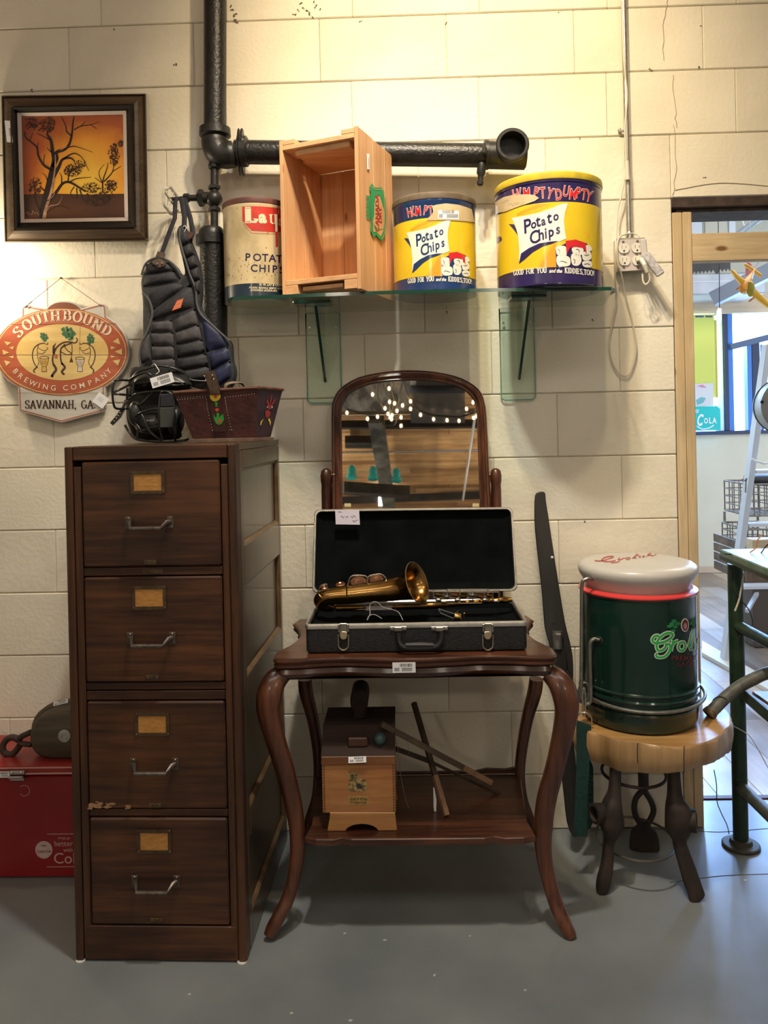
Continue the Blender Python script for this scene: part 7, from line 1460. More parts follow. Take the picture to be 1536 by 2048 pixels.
sp_ = [st4(x, y, -.15) for x, y in smooth([(600, 1245), (560, 1290), (548, 1400), (560, 1450), (680, 1475), (800, 1470), (812, 1400), (790, 1300), (740, 1245), (668, 1200)], 3, closed=True)]
for p in sp_: p.z = max(p.z, .001)
obj('shovel_foot', B().slab(sp_, .012, (0, 1, 0), .003), IR, so, sm=.6)
obj('steel_hoop', B().tube([V((.640+math.cos(t)*.088, -.245+math.sin(t)*.10, .285)) for t in [i*math.pi/16 for i in range(32)]], .0045, 8, closed=True), IR, so)
obj('steel_hoop', B().tube([V((.640+math.cos(t)*.108, -.245+math.sin(t)*.125, .095)) for t in [i*math.pi/16 for i in range(32)]], .0035, 8, closed=True), mat('grey_hoop', (.12, .11, .10), rough=.4, metal=.6), so)
# ---- round drink cooler
s75 = 5.25; KY = -.185
cc = P(1277, 1300, KY); kc_ = kk(KY)/s75
def ch(y, x=660): return P(1140+x/s75, 1090+y/s75, KY).z
GRD = mat('bottle_green_plastic', (.004, .022, .016), (.006, .030, .021), rough=.22, coat=.5, scale=6); LGY = mat('warm_grey_lid', (.52, .50, .47), (.58, .56, .52), rough=.35, scale=5, coat=.2); RRG = mat('red_ring', (.70, .05, .05), rough=.3, coat=.4)
co2 = thing('drink_cooler', 'big round dark green drink cooler with grey lid and wire bail on the stool', 'cooler', (cc.x, KY, SZ+.001))
base_z = SZ+.0012; off = base_z-ch(1815)
def hz(y): return ch(y)+off*max(0, (y-300)/1500)
R_k = lambda px: px*kc_
def lat(l): return B().lathe([(R_k(r_), hz(y)-base_z) for r_, y in reversed(l)], (cc.x, KY, base_z), n=64)
obj('body', lat([(592, 455), (594, 465), (582, 480), (582, 900), (578, 1380), (577, 1405), (588, 1412), (592, 1425), (584, 1440), (574, 1446), (574, 1470), (588, 1476), (594, 1492), (586, 1508), (574, 1514), (574, 1545), (588, 1552), (592, 1565), (584, 1580), (572, 1586), (572, 1600), (584, 1606), (590, 1620), (584, 1640), (580, 1660), (578, 1740), (560, 1795), (530, 1815)]), GRD, co2, sm=.6)
obj('red_ring', lat([(500, 425), (545, 418), (575, 428), (596, 440), (598, 452), (592, 462), (585, 462)]), RRG, co2, sm=.6)
obj('lid', lat([(.1, 158), (300, 158), (470, 159), (525, 165), (560, 177), (585, 197), (597, 222), (598, 245), (588, 285), (562, 330), (535, 372), (518, 405), (512, 432), (505, 440)]), LGY, co2, sm=1.)
def kp(x, y, r_, dy=0.):   # point on/near the cooler surface from a zoom pixel
    px = 1140+x/s75; a = bearing(cc.x, KY, r_, px, 1090+y/s75); X_, Y_ = cc.x+math.sin(a)*r_, KY-math.cos(a)*r_; z = P(px, 1090+y/s75, Y_).z; return V((X_, Y_, z))
def k3p(x, y, Y): return P(1140+x/s75, 1090+y/s75, Y)
WG = mat('galvanised_wire', (.20, .20, .18), (.32, .31, .28), rough=.38, metal=.8, scale=40)
YW = KY-.085
hole = B()
for x, y, r_ in ((262, 355, 520), (305, 1005, 585)):
    q = kp(x, y, R_k(r_)); nn = V((q.x-cc.x, q.y-KY, 0)).normalized(); hole.lathe([(.014, -.012), (.0125, .0012), (.010, .002), (.009, -.012), (.0005, -.013)], q, nn, 20, cap=False)
obj('bail_socket', hole, mat('socket_dark', (.03, .035, .03), rough=.4), co2, sm=.8)
q1_, q2_ = kp(275, 355, R_k(520)), kp(318, 1000, R_k(585))
obj('wire_bail', B().tube([q1_]+[k3p(x, y, YW) for x, y in smooth([(200, 350), (150, 368), (125, 420), (122, 700), (120, 1200), (115, 1560), (125, 1630), (170, 1670), (215, 1640), (218, 1500), (212, 1250), (210, 1060), (225, 1005), (262, 985)], 4)]+[q2_], .0052, 10), WG, co2)
ag = []
for i in range(41):
    t = math.radians(-158+ (316)*i/40); r_ = R_k(600)+.010*max(0, math.sin(t))**2*1.2; ag.append(V((cc.x+math.sin(t)*r_*1.0, KY-math.cos(t)*r_, hz(1545)+.028*(math.cos(t)*-.2)+.03*(1-math.cos(t))*.25)))
obj('wire_hoop', B().tube(ag, .0048, 10), WG, co2)
obj('wire_loop', B().tube([k3p(x, y, YW+.02) for x, y in smooth([(130, 1450), (100, 1500), (85, 1580), (100, 1640), (150, 1650), (190, 1600), (200, 1520), (180, 1455)], 4, closed=True)], .0042, 8, closed=True), WG, co2)
obj('hook_ring', B().tube([k3p(x, y, YW-.008) for x, y in smooth([(135, 1520), (132, 1650), (138, 1775), (155, 1775), (160, 1650), (155, 1520)], 4, closed=True)], .0024, 8, closed=True).tube([k3p(148+math.cos(t)*80, 1838+math.sin(t)*80, YW-.012) for t in [i*math.pi/12 for i in range(24)]], .0022, 8, closed=True), mat('bright_ring', (.6, .58, .52), rough=.25, metal=.9), co2)
WB = mat('green_webbing', (.006, .035, .030), (.010, .045, .038), rough=.7, scale=90, bump=.4)
f0 = [b8(x, y, -.295) for x, y in ((288, 1320), (372, 1350), (368, 1480), (355, 1700), (350, 1975), (272, 1972), (285, 1700), (292, 1500))]
for p in f0: p.z = max(p.z, .004)
ws = obj('webbing_strap', B().slab(f0, .004, (0, 1, 0), .0008), WB, co2, sm=None)
f1 = [b8(x, y, -.19) for x, y in smooth([(300, 1500), (345, 1520), (378, 1570), (384, 1640), (380, 1900), (330, 1930), (300, 1900)], 3, closed=True)]
obj('webbing_strap', B().slab(f1, .004, (0, 1, 0), .0008), WB, co2, sm=None)
tb = B()
for i, c_ in enumerate('Grolsch'): tb.join(at2(font(c_, 52, 0, .3), 346+i*1, 1640+i*36, 1.57))
obj('lettering', (lambda t: (setattr(t, 'v', [b8(p.x, p.y, -.1915) for p in t.v]), t)[1])(tb), mat('faded_green_print', (.05, .12, .11), rough=.7), ws, sm=None)
# printed logo on the side: wraps round to the right
LG = mat('logo_green', (.02, .45, .06), (.03, .36, .08), rough=.3, scale=20, coat=.4); LW = mat('logo_white', (.70, .72, .66), rough=.3, coat=.4); LR = mat('logo_dark_red', (.13, .018, .022), rough=.35, coat=.4); LD = mat('leaf_green', (.02, .16, .06), (.03, .24, .08), rough=.35, scale=40)
s13 = 15.36
def cw(b_, nm, m__, h):
    b2 = cut(b_, 36.0); r_ = B(); r_.f = b2.f; RR = R_k(583)
    for p in b2.v:
        # linear bearing from the left edge of the print so that it runs on round the side
        pxx = 1297+p.x/s13; PL = 1366; pyy = 1220+p.y/s13; a = bearing(cc.x, KY, RR, min(pxx, PL), pyy)+(max(0, pxx-PL))*(bearing(cc.x, KY, RR, PL, pyy)-bearing(cc.x, KY, RR, PL-6, pyy))/6; X_, Y_ = cc.x+math.sin(a)*(RR+h), KY-math.cos(a)*(RR+h); z = P(1330, 1220+p.y/s13, KY-math.cos(min(a, 1.2))*RR).z; r_.v.append(V((X_, Y_, z)))
    return obj(nm, r_, m__, co2, sm=None)
a0g = bearing(cc.x, KY, R_k(582), 1300)
Gs = [([(300, 800), (250, 780), (190, 800), (140, 880), (150, 960), (220, 1010), (330, 1000), (450, 960), (560, 880), (620, 790), (600, 720), (520, 700), (420, 740), (330, 830), (270, 930), (240, 1060), (250, 1180), (290, 1240), (370, 1230), (440, 1160), (470, 1060)], [70]*21), ([(470, 1060), (520, 1040), (560, 1080), (560, 1200), (500, 1340), (420, 1430), (320, 1450), (240, 1420), (230, 1350), (280, 1330)], [66]*8+[50, 40])]
rest = [([(640, 930), (620, 1060), (590, 1180), (580, 1270)], 70), ([(620, 1060), (700, 970), (760, 960)], 60), ([(860, 1000), (790, 1030), (760, 1150), (800, 1250), (880, 1240), (930, 1140), (900, 1020), (860, 1000)], 62), ([(1000, 1180), (1060, 960), (1110, 760), (1160, 680), (1200, 720), (1180, 860), (1110, 1020), (1060, 1150), (1080, 1230), (1150, 1200)], 58),
        ([(1330, 960), (1260, 960), (1250, 1030), (1320, 1090), (1320, 1170), (1230, 1190)], 58), ([(1560, 960), (1470, 960), (1420, 1060), (1440, 1170), (1530, 1180)], 58), ([(1640, 1170), (1720, 900), (1760, 720), (1820, 680), (1820, 780), (1740, 960), (1680, 1150)], 54), ([(1700, 1080), (1790, 980), (1850, 1010), (1820, 1150), (1880, 1180)], 56)]
for grow, m__, h, nm in ((56, LW, .0006, 'logo_outline'), (0, LG, .0011, 'lettering')):
    g_ = B()
    for l, wl in Gs: q = smooth([a+(b_,) for a, b_ in zip(l, wl)], 4); ribbon(g_, [(a[0]*1.28-60, a[1]) for a in q], [a[2]+grow for a in q])
    for l, w_ in rest: q = smooth(l, 4); ribbon(g_, [(a[0]*1.28-60, a[1]-(a[0]-600)*.03) for a in q], w_+grow)
    cw(g_, nm, m__, h)
lv = B()
for cx, cy, r_, a in ((720, 430, 95, .5), (640, 500, 90, .2), (780, 340, 90, .9), (820, 520, 85, .6), (760, 640, 80, 1.4), (900, 420, 90, 0), (1380, 420, 95, -.4), (1460, 330, 95, -.8), (1500, 480, 90, -.2), (1420, 600, 80, -1.2), (1560, 400, 80, 0)):
    lv.join(poly([(cx+r_*(1+.25*math.cos(5*t))*math.cos(t)*.9, cy+r_*(1+.25*math.cos(5*t))*math.sin(t)*.6) for t in [i*.35+a for i in range(18)]]))
cw(lv, 'leaf_motif', LD, .0006)
cw(poly(ell(1120, 470, 135, 210, n=28)), 'oval_badge', LW, .0011); cw(poly(ell(1120, 470, 105, 178, n=28)), 'oval_badge', LR, .0014); cw(poly(ell(1120, 500, 55, 100, n=16)), 'oval_badge', mat('pink_badge', (.45, .25, .27), rough=.4), .0017)
for s_, y in (('PREMIUM', 1540), ('LAGER', 1720)):
    t_ = font(s_, 190, 4, sx=1.25); cw(at2(t_, 1180 if s_ == 'PREMIUM' else 1220, y), 'lettering', LR, .0006)
# script on the lid
lt_ = B()
for l, w_ in (([(258, 160), (300, 165), (350, 160), (400, 145), (440, 130), (455, 122), (440, 116), (390, 122), (345, 140), (335, 160), (370, 172), (430, 170), (480, 160)], 11), ([(500, 145), (520, 165), (490, 180), (430, 185)], 9), ([(520, 128), (515, 140), (530, 152), (560, 138), (580, 135)], 9), ([(600, 132), (585, 140), (600, 150), (630, 142), (625, 130), (600, 132)], 8), ([(650, 140), (690, 118), (720, 100), (700, 96), (680, 115), (670, 135), (700, 138)], 7), ([(745, 115), (722, 118), (740, 125), (725, 132)], 7), ([(790, 112), (765, 115), (760, 124), (785, 126)], 6), ([(800, 122), (850, 88), (835, 84), (815, 108), (860, 104), (855, 116), (905, 98)], 6)):
    ribbon(lt_, smooth(l, 4), w_)
lz_ = hz(158)+.0010; lo2 = B(); lo2.f = lt_.f
for p in lt_.v: lo2.v.append(Z(1140+p.x/s75, 1090+p.y/s75, lz_))
obj('lettering', lo2, mat('faded_red', (.50, .10, .09), rough=.5), co2, sm=None)

# ---- green pipe stand with hose and wires
GPA = mat('green_pipe_paint', (.010, .028, .013), (.022, .046, .022), rough=.45, scale=30, bump=.4); GPT = mat('worn_green_top', (.06, .13, .07), (.16, .22, .16), rough=.35, scale=16, bump=.2)
SGY = -.145
sd_ = thing('pipe_stand', 'green painted pipe stand with a flat top plate and floor flange at the right edge', 'stand', P(1480, 1690, SGY))
ft0 = Z(1482, 1692); ft0.z = 0; SGY = ft0.y; kg = kk(SGY)
tp0 = P(1470, 1128, SGY)
obj('upright', B().cyl(ft0+V((0, 0, .01)), tp0, 14.5*kg, n=20), GPA, sd_)
obj('floor_flange', B().lathe([(36*kg, 0), (36*kg, .006), (33*kg, .009), (22*kg, .010), (20*kg, .022), (16*kg, .024)], ft0, n=28), mat('dirty_flange', (.035, .035, .028), (.07, .065, .05), rough=.6, scale=40, bump=.3), sd_, sm=.5)
zt5 = P(1450, 1104, SGY-.02).z
pl_ = [Z(1449, 1106, zt5), Z(1490, 1122, zt5), Z(1560, 1146, zt5), Z(1640, 1110, zt5), Z(1560, 1101, zt5), Z(1462, 1100, zt5)]
for p in pl_: p.y = max(min(p.y, .0), -.55)
pa0, pa1 = V((tp0.x-.032, SGY-.032, zt5)), V((tp0.x-.02, SGY+.09, zt5))
fe = P(1536, 1143, SGY-.25); k_s = (fe-pa0); plate = [V((tp0.x-.030, SGY+.035, zt5)), V((tp0.x-.040, SGY-.45, zt5)), V((tp0.x+.5, SGY-.45, zt5)), V((tp0.x+.5, SGY+.035, zt5))]
obj('top_plate', B().slab(plate, -.016, (0, 0, 1), .003), GPT, sd_, sm=None)
obj('top_lip', B().slab([p+V((-.002, 0, -.0165)) for p in plate[:2]]+[plate[1]+V((.02, 0, -.0165)), plate[0]+V((.02, 0, -.0165))], -.014, (0, 0, 1), .002), GPA, sd_, sm=None)
obj('side_pipe', B().tube([V((ft0.x, SGY, P(1478, 1250, SGY).z)), V((ft0.x+.02, SGY-.50, P(1478, 1250, SGY).z))], 11*kg, 14), GPA, sd_)
obj('side_pipe', B().tube([V((ft0.x, SGY, P(1478, 1572, SGY).z)), V((ft0.x+.02, SGY-.50, P(1478, 1572, SGY).z))], 12*kg, 14), mat('grey_green_pipe', (.04, .045, .035), (.07, .075, .06), rough=.5, scale=30), sd_)
obj('brace', B().bar(V((ft0.x, SGY+.0, P(1475, 1378, SGY).z)), V((ft0.x+.02, SGY-.50, P(1475, 1400, SGY).z)), .012, .035), GPA, sd_, sm=None)
obj('upright', B().cyl(V((ft0.x+.02, SGY-.52, .002)), V((ft0.x+.02, SGY-.52, zt5-.017)), 14.5*kg, n=20), GPA, sd_)
_lz = P(1475, 1385, SGY).z+.01
obj('lower_shelf_board', B().slab([V((ft0.x+.035, SGY-.02, _lz)), V((ft0.x+.055, SGY-.48, _lz)), V((ft0.x+.5, SGY-.48, _lz)), V((ft0.x+.5, SGY-.02, _lz))], .010, (0, 0, -1), .001), mat('brown_board', (.14, .075, .05), (.22, .13, .09), rough=.4, scale=20), sd_, sm=None)
hs_ = thing('hose', 'grey braided hose lying on the stool with a frayed open end', 'hose', P(1420, 1428, -.17))
hp_ = smooth([(1418, 1428, -.205), (1432, 1414, -.20), (1450, 1396, -.195), (1478, 1374, -.195), (1505, 1359, -.20), (1540, 1345, -.21), (1620, 1335, -.23)], 5)
obj('hose_body', B().tube(P3(hp_), 12.0*kk(-.2), 14), mat('hose_grey', (.09, .09, .075), (.14, .14, .12), rough=.5, scale=60, bump=.3), hs_)
e0 = P(1418, 1428, -.205); ed_ = (e0-P(1432, 1414, -.20)).normalized()
obj('hose_end', B().lathe([(13*kk(-.2), -.012), (14*kk(-.2), 0), (13*kk(-.2), .004), (9.5*kk(-.2), .004), (9*kk(-.2), -.015), (.001, -.016)], e0, ed_, 18), mat('black_end', (.02, .02, .018), (.20, .13, .06), rough=.5, scale=90), hs_, sm=.6)
obj('wrap_wire', B().tube([P(1440+math.cos(t)*15, 1404+math.sin(t)*11, -.205-.015*math.cos(t*1)) for t in [i*.5 for i in range(13)]], .0012, 5), SL, hs_)
ww_ = thing('loose_wires', 'loose thin cream and black wires trailing over the green stand', 'wires', P(1480, 1110, SGY))
Yw = SGY-.05
for l, c_, r_ in (([(1510, 1107), (1502, 1120), (1488, 1150), (1482, 1180), (1478, 1200), (1470, 1222)], CRD, .0028), ([(1449, 1108), (1480, 1110), (1505, 1112), (1520, 1108), (1530, 1095), (1540, 1085)], SL, .002), ([(1462, 1140), (1463, 1170), (1478, 1195), (1498, 1220), (1505, 1248), (1495, 1265), (1480, 1272), (1476, 1282)], SL, .0016), ([(1500, 1105), (1512, 1095), (1515, 1080), (1525, 1070)], mat('orange_wire', (.5, .2, .08), rough=.5), .002), ([(1440, 1442), (1462, 1450), (1490, 1465), (1505, 1480), (1536, 1535), (1560, 1580)], CRD, .0014)):
    obj('wire', B().tube(P3(smooth(l, 5), Yw), r_, 6), c_, ww_)
w1 = thing('thin_black_wire', 'thin black wire hanging from the stool slab to the stand flange', 'wire', P(1458, 1662, -.16))
obj('wire', B().tube(P3(smooth([(1428, 1540, -.18), (1433, 1570, -.17), (1434, 1602, -.165), (1442, 1625, -.165), (1454, 1650, -.165), (1458, 1668, -.165)], 5)), .0014, 6), SL, w1)

# ================================================================== THINGS IN THE FAR ROOM
def f0_(px, py, Y): return P(px, py, Y)
def dz(py): d = ray(1440, py); t = (0-CH)/d.z; return (CAM+d*t).y
# yellow toy plane on a thread
TY = 1.2; yp = thing('toy_plane', 'yellow toy propeller plane hanging nose down in the doorway', 'toy plane', P(1495, 570, TY))
s9b = 11.294
def t9(x, y, Y=TY): return P(1400+x/s9b, 500+y/s9b, Y)
YE = mat('toy_yellow', (.90, .46, .02), (.95, .52, .03), rough=.35, scale=8)
wg = [(735, 440), (790, 455), (860, 540), (1010, 650), (1130, 745), (1250, 850), (1400, 1000), (1600, 1210), (1760, 1400), (1740, 1470), (1560, 1290), (1330, 1120), (1180, 1010), (1010, 860), (900, 720), (790, 590), (730, 500)]
obj('wing', B().slab([t9(x, y, TY-.02+(x-1100)*.00002) for x, y in wg], .02, (0, 1, 0), .006), YE, yp, sm=.8)
obj('fuselage', B().tube([t9(x, y, Y) for x, y, Y in ((1235, 440, TY+.06), (1160, 560, TY+.04), (1080, 690, TY+.01), (1010, 820, TY-.02), (975, 930, TY-.04))], [.007, .011, .018, .021, .015], 14), mat('toy_orange_yellow', (.85, .34, .02), rough=.35), yp, sm=1)
obj('tail_wing', B().slab([t9(x, y, TY+.05) for x, y in ((1000, 310), (1050, 300), (1200, 390), (1400, 540), (1410, 590), (1370, 600), (1200, 480), (1010, 345))], .012, (0, 1, 0), .003), YE, yp, sm=None)
for l in ([(970, 770), (930, 800), (820, 870), (815, 895), (850, 900), (960, 820)], [(1240, 1050), (1190, 1075), (1110, 1150), (1115, 1170), (1150, 1160), (1260, 1070)]): obj('propeller', B().slab([t9(x, y, TY-.05) for x, y in l], .010, (0, 1, 0), .002), mat('toy_orange', (.72, .25, .04), rough=.4), yp, sm=None)
obj('canopy', B().ball(t9(1140, 880, TY-.03), .026, (.8, .6, 1.4)), mat('olive_canopy', (.45, .34, .03), rough=.3), yp, sm=1)
obj('thread', B().tube([t9(1215, 500, TY+.04), t9(1170, 660, TY), t9(1135, 740, TY)], .004, 6).tube([t9(1220, 400, TY+.04), t9(1320, 290, TY+.04)], .006, 6).tube([t9(1320, 290, TY+.04), V((t9(1320, 290).x, TY+.04, 3.295))], .0012, 5), MT['paper'], yp)
obj('hook', B().tube([t9(x, y, TY-.05) for x, y in smooth([(1040, 930), (1030, 975), (1000, 985), (975, 960)], 4)], .004, 6), MT['paper'], yp)
rt_ = tag(obj('red_tail_ornament', B().slab([t9(x, y, TY+.35) for x, y in smooth([(1060, 290), (1120, 270), (1180, 330), (1210, 420), (1150, 520), (1100, 580), (1060, 560), (1065, 420)], 3, closed=True)], .02, (0, 1, 0), .003), mat('red_gauze', (.62, .10, .14), (.72, .35, .38), rough=.6, scale=60), loc=t9(1060, 560, TY+.35), sm=None), 'red mesh ornament hanging just behind the toy plane tail', 'ornament')
obj('thread', B().tube([t9(1150, 300, TY+.36), V((t9(1150, 300, TY+.36).x, TY+.36, 3.298))], .0015, 5), MT['paper'], rt_)
# hanging white tag
ht_ = thing('hanging_tag', 'blank white paper tag hanging on a black thread before the window', 'tag', P(1438, 645, 2.6))
obj('paper', B().slab([P(x, y, 2.6) for x, y in ((1433, 622), (1437, 615), (1443, 617), (1444, 642), (1438, 648), (1433, 647))], .003, (0, 1, 0)), MT['paper'], ht_, sm=None)
obj('thread', B().tube([P(1439, 616, 2.6), P(1438.5, 540, 2.6), V((P(1438, 540, 2.6).x, 2.6, 3.295))], .0025, 5), SL, ht_)
# yellow banner, pale poster and teal drink sign against the window
bnr = thing('window_banner', 'tall yellow green banner hung in the far window beside the stud', 'banner', P(1410, 790, FY-.04))
obj('sheet', B().slab([P(x, y, FY-.06) for x, y in ((1370, 630), (1428, 629), (1431, 795), (1370, 795))], .004, (0, 1, 0)), mat('banner_yellow', (.80, .80, .16), rough=.6), bnr, sm=None)
obj('sheet_edge', B().slab([P(x, y, FY-.058) for x, y in ((1428.3, 640), (1433, 640), (1436, 795), (1431.3, 795))], .004, (0, 1, 0)), mat('banner_mustard', (.60, .52, .08), rough=.6), bnr, sm=None)
for x0, x1 in ((1391, 1408), (1411, 1425)):
    b = B()
    for i in range(6): a = x0+(x1-x0)*i/6; b.add([P(a, 631+(i % 2), FY-.062), P(a+(x1-x0)/7, 631, FY-.062), P(a+(x1-x0)/7, 635, FY-.062), P(a, 635-(i % 3)*.5, FY-.062)], [(0, 1, 2, 3)])
    obj('lettering', b, mat('navy_lettering', (.05, .09, .22), rough=.6), bnr, sm=None)
ps = tag(obj('poster', B().slab([P(x, y, FY-.07) for x, y in ((1385, 768), (1427, 766), (1427, 812), (1385, 814))], .004, (0, 1, 0)), mat('pale_poster', (.80, .72, .76), (.78, .80, .76), rough=.6, scale=8), loc=P(1400, 813, FY-.07), sm=None), 'pale faded poster standing above the teal drink sign', 'poster')
for l, m__ in (([(1394, 772), (1405, 769), (1414, 776), (1404, 775)], mat('pink_ink', (.75, .30, .45), rough=.6)), ([(1392, 800), (1402, 794), (1412, 796), (1406, 806), (1394, 810)], mat('teal_ink', (.20, .50, .52), rough=.6))): obj('poster_mark', B().add([P(x, y, FY-.0712) for x, y in l], [tuple(range(len(l)))]), m__, ps, sm=None)
ts = thing('drink_sign', 'bright teal drink sign with white COLA lettering on the far window sill', 'sign', P(1410, 860, FY-.09))
obj('sign_panel', B().slab([P(x, y, FY-.10) for x, y in ((1378, 814), (1434, 812), (1441, 818), (1442, 860.5), (1378, 861.5))], .03, (0, 1, 0), .004), mat('teal_enamel', (.0, .50, .50), (.0, .60, .58), rough=.3, scale=3), ts, sm=None)
LWt = mat('white_lettering', (.85, .9, .9), rough=.4)
def ctx(s_, x, y, h_, w_, sh_=.3): 
    g_ = font(s_, 1, .03, sh_); xs = [p.x for p in g_.v]; ys = [p.y for p in g_.v]; o = B(); o.f = g_.f
    for p in g_.v: o.v.append(P(x+((p.x-min(xs))/(max(xs)-min(xs))-.5)*w_, y-(p.y-min(ys))/(max(ys)-min(ys))*h_, FY-.1045))
    return obj('lettering', o, LWt, ts, sm=None)
ctx('C', 1401, 852, 24, 13); ctx('O', 1412, 847, 11, 8, 0); ctx('L', 1421, 847, 12, 6, 0); ctx('A', 1429, 847, 12, 9, 0); ctx('RX', 1394, 826, 7, 9)
b = B(); ribbon(b, smooth([(1394, 852), (1404, 858), (1418, 856), (1428, 850)], 4), 2); obj('lettering', (lambda t: (setattr(t, 'v', [P(p.x, p.y, FY-.1045) for p in t.v]), t)[1])(b), LWt, ts, sm=None)
# step ladder
LDR = mat('white_ladder', (.62, .63, .66), rough=.4); LY = 1.75
ld = thing('step_ladder', 'white metal step ladder standing in the far room at the right edge', 'ladder', (P(1480, 1100, LY).x, LY, 0))
def dl(x, y, Y=LY): return P(x, y, Y)
top5, bot5 = dl(1534, 690), dl(1478, 1108); vv = (bot5-top5)/(top5.z-bot5.z); fb = bot5+vv*bot5.z; fb.z = 0
obj('front_rail', B().bar(top5, fb, .03, .065, (0, -1, 0), .003), LDR, ld, sm=None)
obj('front_rail', B().bar(top5+V((.38, 0, 0)), fb+V((.52, 0, 0)), .03, .065, (0, -1, 0), .003), LDR, ld, sm=None)
for yy in (942, 1048, 1172):
    t = (top5.z-dl(1500, yy).z)/(top5.z); a = top5.lerp(fb, t); obj('tread', B().box(a.x+.02, a.x+.42, LY-.03, LY+.05, a.z-.012, a.z+.006, .002), mat('white_tread', (.70, .72, .78), rough=.35), ld, sm=None)
obj('spreader', B().bar(dl(1494, 1222, LY+.05), dl(1518, 1180, LY+.3), .02, .02), LDR, ld, sm=None)
obj('cord_hook', B().tube([dl(x, y, LY-.06) for x, y in smooth([(1503, 918), (1510, 922), (1520, 924), (1528, 927), (1540, 925)], 4)], .006, 6), MT['paper'], ld)
obj('clip', B().tube([dl(x, y, LY-.07) for x, y in smooth([(1491, 985), (1492, 962), (1494, 957), (1491, 960), (1489, 962)], 4)], .004, 6), WG, ld)
# wire baskets, crate, boards
RW = mat('rusty_wire', (.16, .12, .09), (.30, .27, .24), rough=.6, metal=.4, scale=20)
def basket(label, x0, y0, x1, y1, Y, dpt, nx, nz, loc):
    t = thing('wire_basket', label, 'basket', loc, 'wire baskets by the ladder'); a, c = P(x0, y1, Y), P(x1, y0, Y); b = B()
    for i in range(nx+1): x = a.x+(c.x-a.x)*i/nx; b.tube([V((x, Y, a.z)), V((x, Y, c.z))], .0035, 5).tube([V((x, Y+dpt, a.z)), V((x, Y+dpt, c.z))], .0035, 5).tube([V((x, Y, a.z)), V((x, Y+dpt, a.z))], .0035, 5)
    for i in range(4): y_ = Y+dpt*i/3; b.tube([V((a.x, y_, a.z)), V((a.x, y_, c.z))], .0035, 5).tube([V((c.x, y_, a.z)), V((c.x, y_, c.z))], .0035, 5)
    obj('wire_mesh', b, RW, t); b = B()
    for i in range(nz+1): z = a.z+(c.z-a.z)*i/nz; b.tube([V((a.x, Y, z)), V((c.x, Y, z)), V((c.x, Y+dpt, z)), V((a.x, Y+dpt, z))], .0035 if i not in (0, nz) else .006, 5, closed=True)
    obj('hoop', b, RW, t); return t
WBY = 2.05
floor_h = P(1490, 1165, WBY).z
basket('upper rusty wire basket behind the ladder, holding odds and ends', 1499, 968, 1570, 1032, WBY, .35, 7, 4, P(1500, 1032, WBY))
basket('lower rusty wire basket under the upper one, behind the ladder', 1494, 1058, 1570, 1100, WBY, .35, 7, 3, P(1495, 1100, WBY))
b = B(); a, c = P(1497, 1056, WBY), P(1568, 1034, WBY)
for x in (a.x, c.x):
    for y_ in (WBY+.01, WBY+.34): b.tube([V((x, y_, a.z)), V((x, y_, c.z))], .008, 6)
tag(obj('basket_stand', b, RW, loc=a), 'thin rusty legs between the two wire baskets', 'stand')
tag(obj('black_bag', B().ball(P(1530, 960, WBY+.15), .10, (1.3, 1, .35)), mat('black_cloth', (.02, .02, .025), rough=.7), loc=P(1530, 968, WBY+.15), sm=1), 'black flat bundle lying on the upper wire basket', 'bundle')
tag(obj('orange_box', B().box(P(1504, 960, WBY).x, P(1515, 960, WBY).x, WBY+.05, WBY+.12, P(1508, 967, WBY+.05).z, P(1508, 951, WBY+.05).z, .004), mat('orange_card', (.60, .24, .08), rough=.6), loc=P(1508, 967, WBY+.05), sm=None), 'small orange box beside the black bundle on the basket', 'box')
wc = thing('old_wooden_crate', 'old grey brown wooden crate under the wire baskets', 'crate', P(1500, 1150, WBY))
OC = wood('old_crate_wood', (.10, .06, .035), (.18, .12, .075), 'x', rough=.7, fine=20)
za, zb2 = P(1500, 1166, WBY-.1).z, P(1500, 1086, WBY-.1).z; xa5 = P(1494, 1100, WBY-.1).x
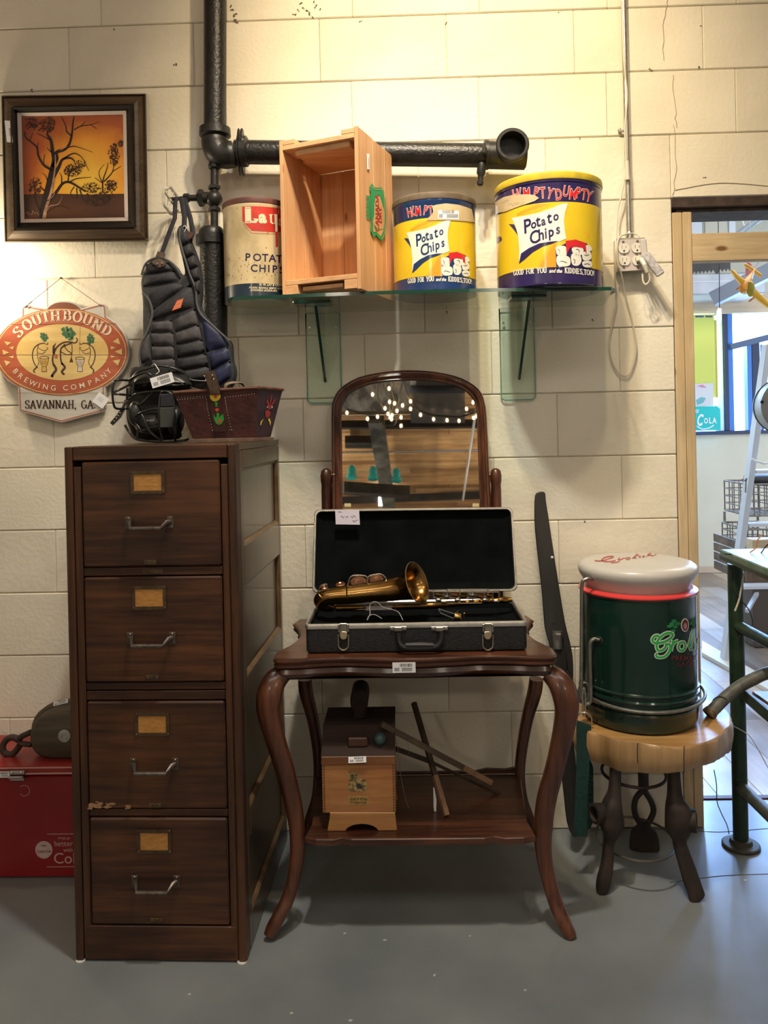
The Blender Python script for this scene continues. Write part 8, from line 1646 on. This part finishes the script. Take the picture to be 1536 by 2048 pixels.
for i in range(4): h5 = (zb2-za)/4; obj('slat', B().box(xa5, xa5+.55, WBY-.10, WBY-.085, za+i*h5+.003, za+(i+1)*h5-.004, .002), OC, wc, sm=None); obj('slat', B().box(xa5-.014, xa5-.001, WBY-.085, WBY+.35, za+i*h5+.003, za+(i+1)*h5-.004, .002), OC, wc, sm=None)
obj('corner_post', B().box(xa5-.014, xa5+.02, WBY-.113, WBY-.101, za, zb2, .002), OC, wc, sm=None)
obj('support', B().box(xa5+.05, xa5+.5, WBY-.05, WBY+.3, 0.001, za-.001, .01), mat('support_brown', (.10, .07, .05), rough=.7), wc, sm=None)
tag(obj('pale_board', B().box(P(1497, 1085, 1.9).x, P(1600, 1085, 1.9).x, 1.85, 1.95, P(1500, 1102, 1.85).z, P(1500, 1080, 1.85).z, .003), STUDX, loc=P(1497, 1100, 1.9), sm=None), 'short pale lumber board lying on the old crate', 'board')
q5_ = [Z(1404, 1288), Z(1404, 1312), Z(1560, 1400), Z(1560, 1378)]
for p in q5_: p.z = .0205
tag(obj('floor_board', B().slab([p+V((0, .0, 0)) for p in q5_], -.0195, (0, 0, 1), .001), mat('white_board', (.70, .66, .58), rough=.5), loc=q5_[0], sm=None), 'long white board lying across the far room floor', 'board')
# grey round drum at the frame edge
DR = mat('grey_drum', (.26, .25, .22), (.34, .32, .28), rough=.5, scale=8)
dc = P(1575, 812, 1.0); dr_ = thing('grey_drum', 'round grey metal drum shape cut off by the right frame edge', 'drum', dc+V((0, 0, -.1)))
obj('shell', B().lathe([(.001, -.10), (.085, -.098), (.118, -.085), (.125, -.06), (.125, .10), (.001, .11)], dc, (-.25, -1, 0), 36), DR, dr_, sm=.6)
obj('edge_band', B().lathe([(.119, -.092), (.128, -.088), (.129, -.07), (.126, -.066)], dc, (-.25, -1, 0), 36, cap=False), mat('dark_band', (.07, .065, .06), rough=.5), dr_, sm=.6)
obj('support_pole', B().cyl(dc+V((.02, .06, -.12)), V((dc.x+.02, dc.y+.06, 0.001)), .02, n=12), DR, dr_)
obj('bolt', B().ball(P(1524, 804, .93), .007, n=8), SL, dr_)
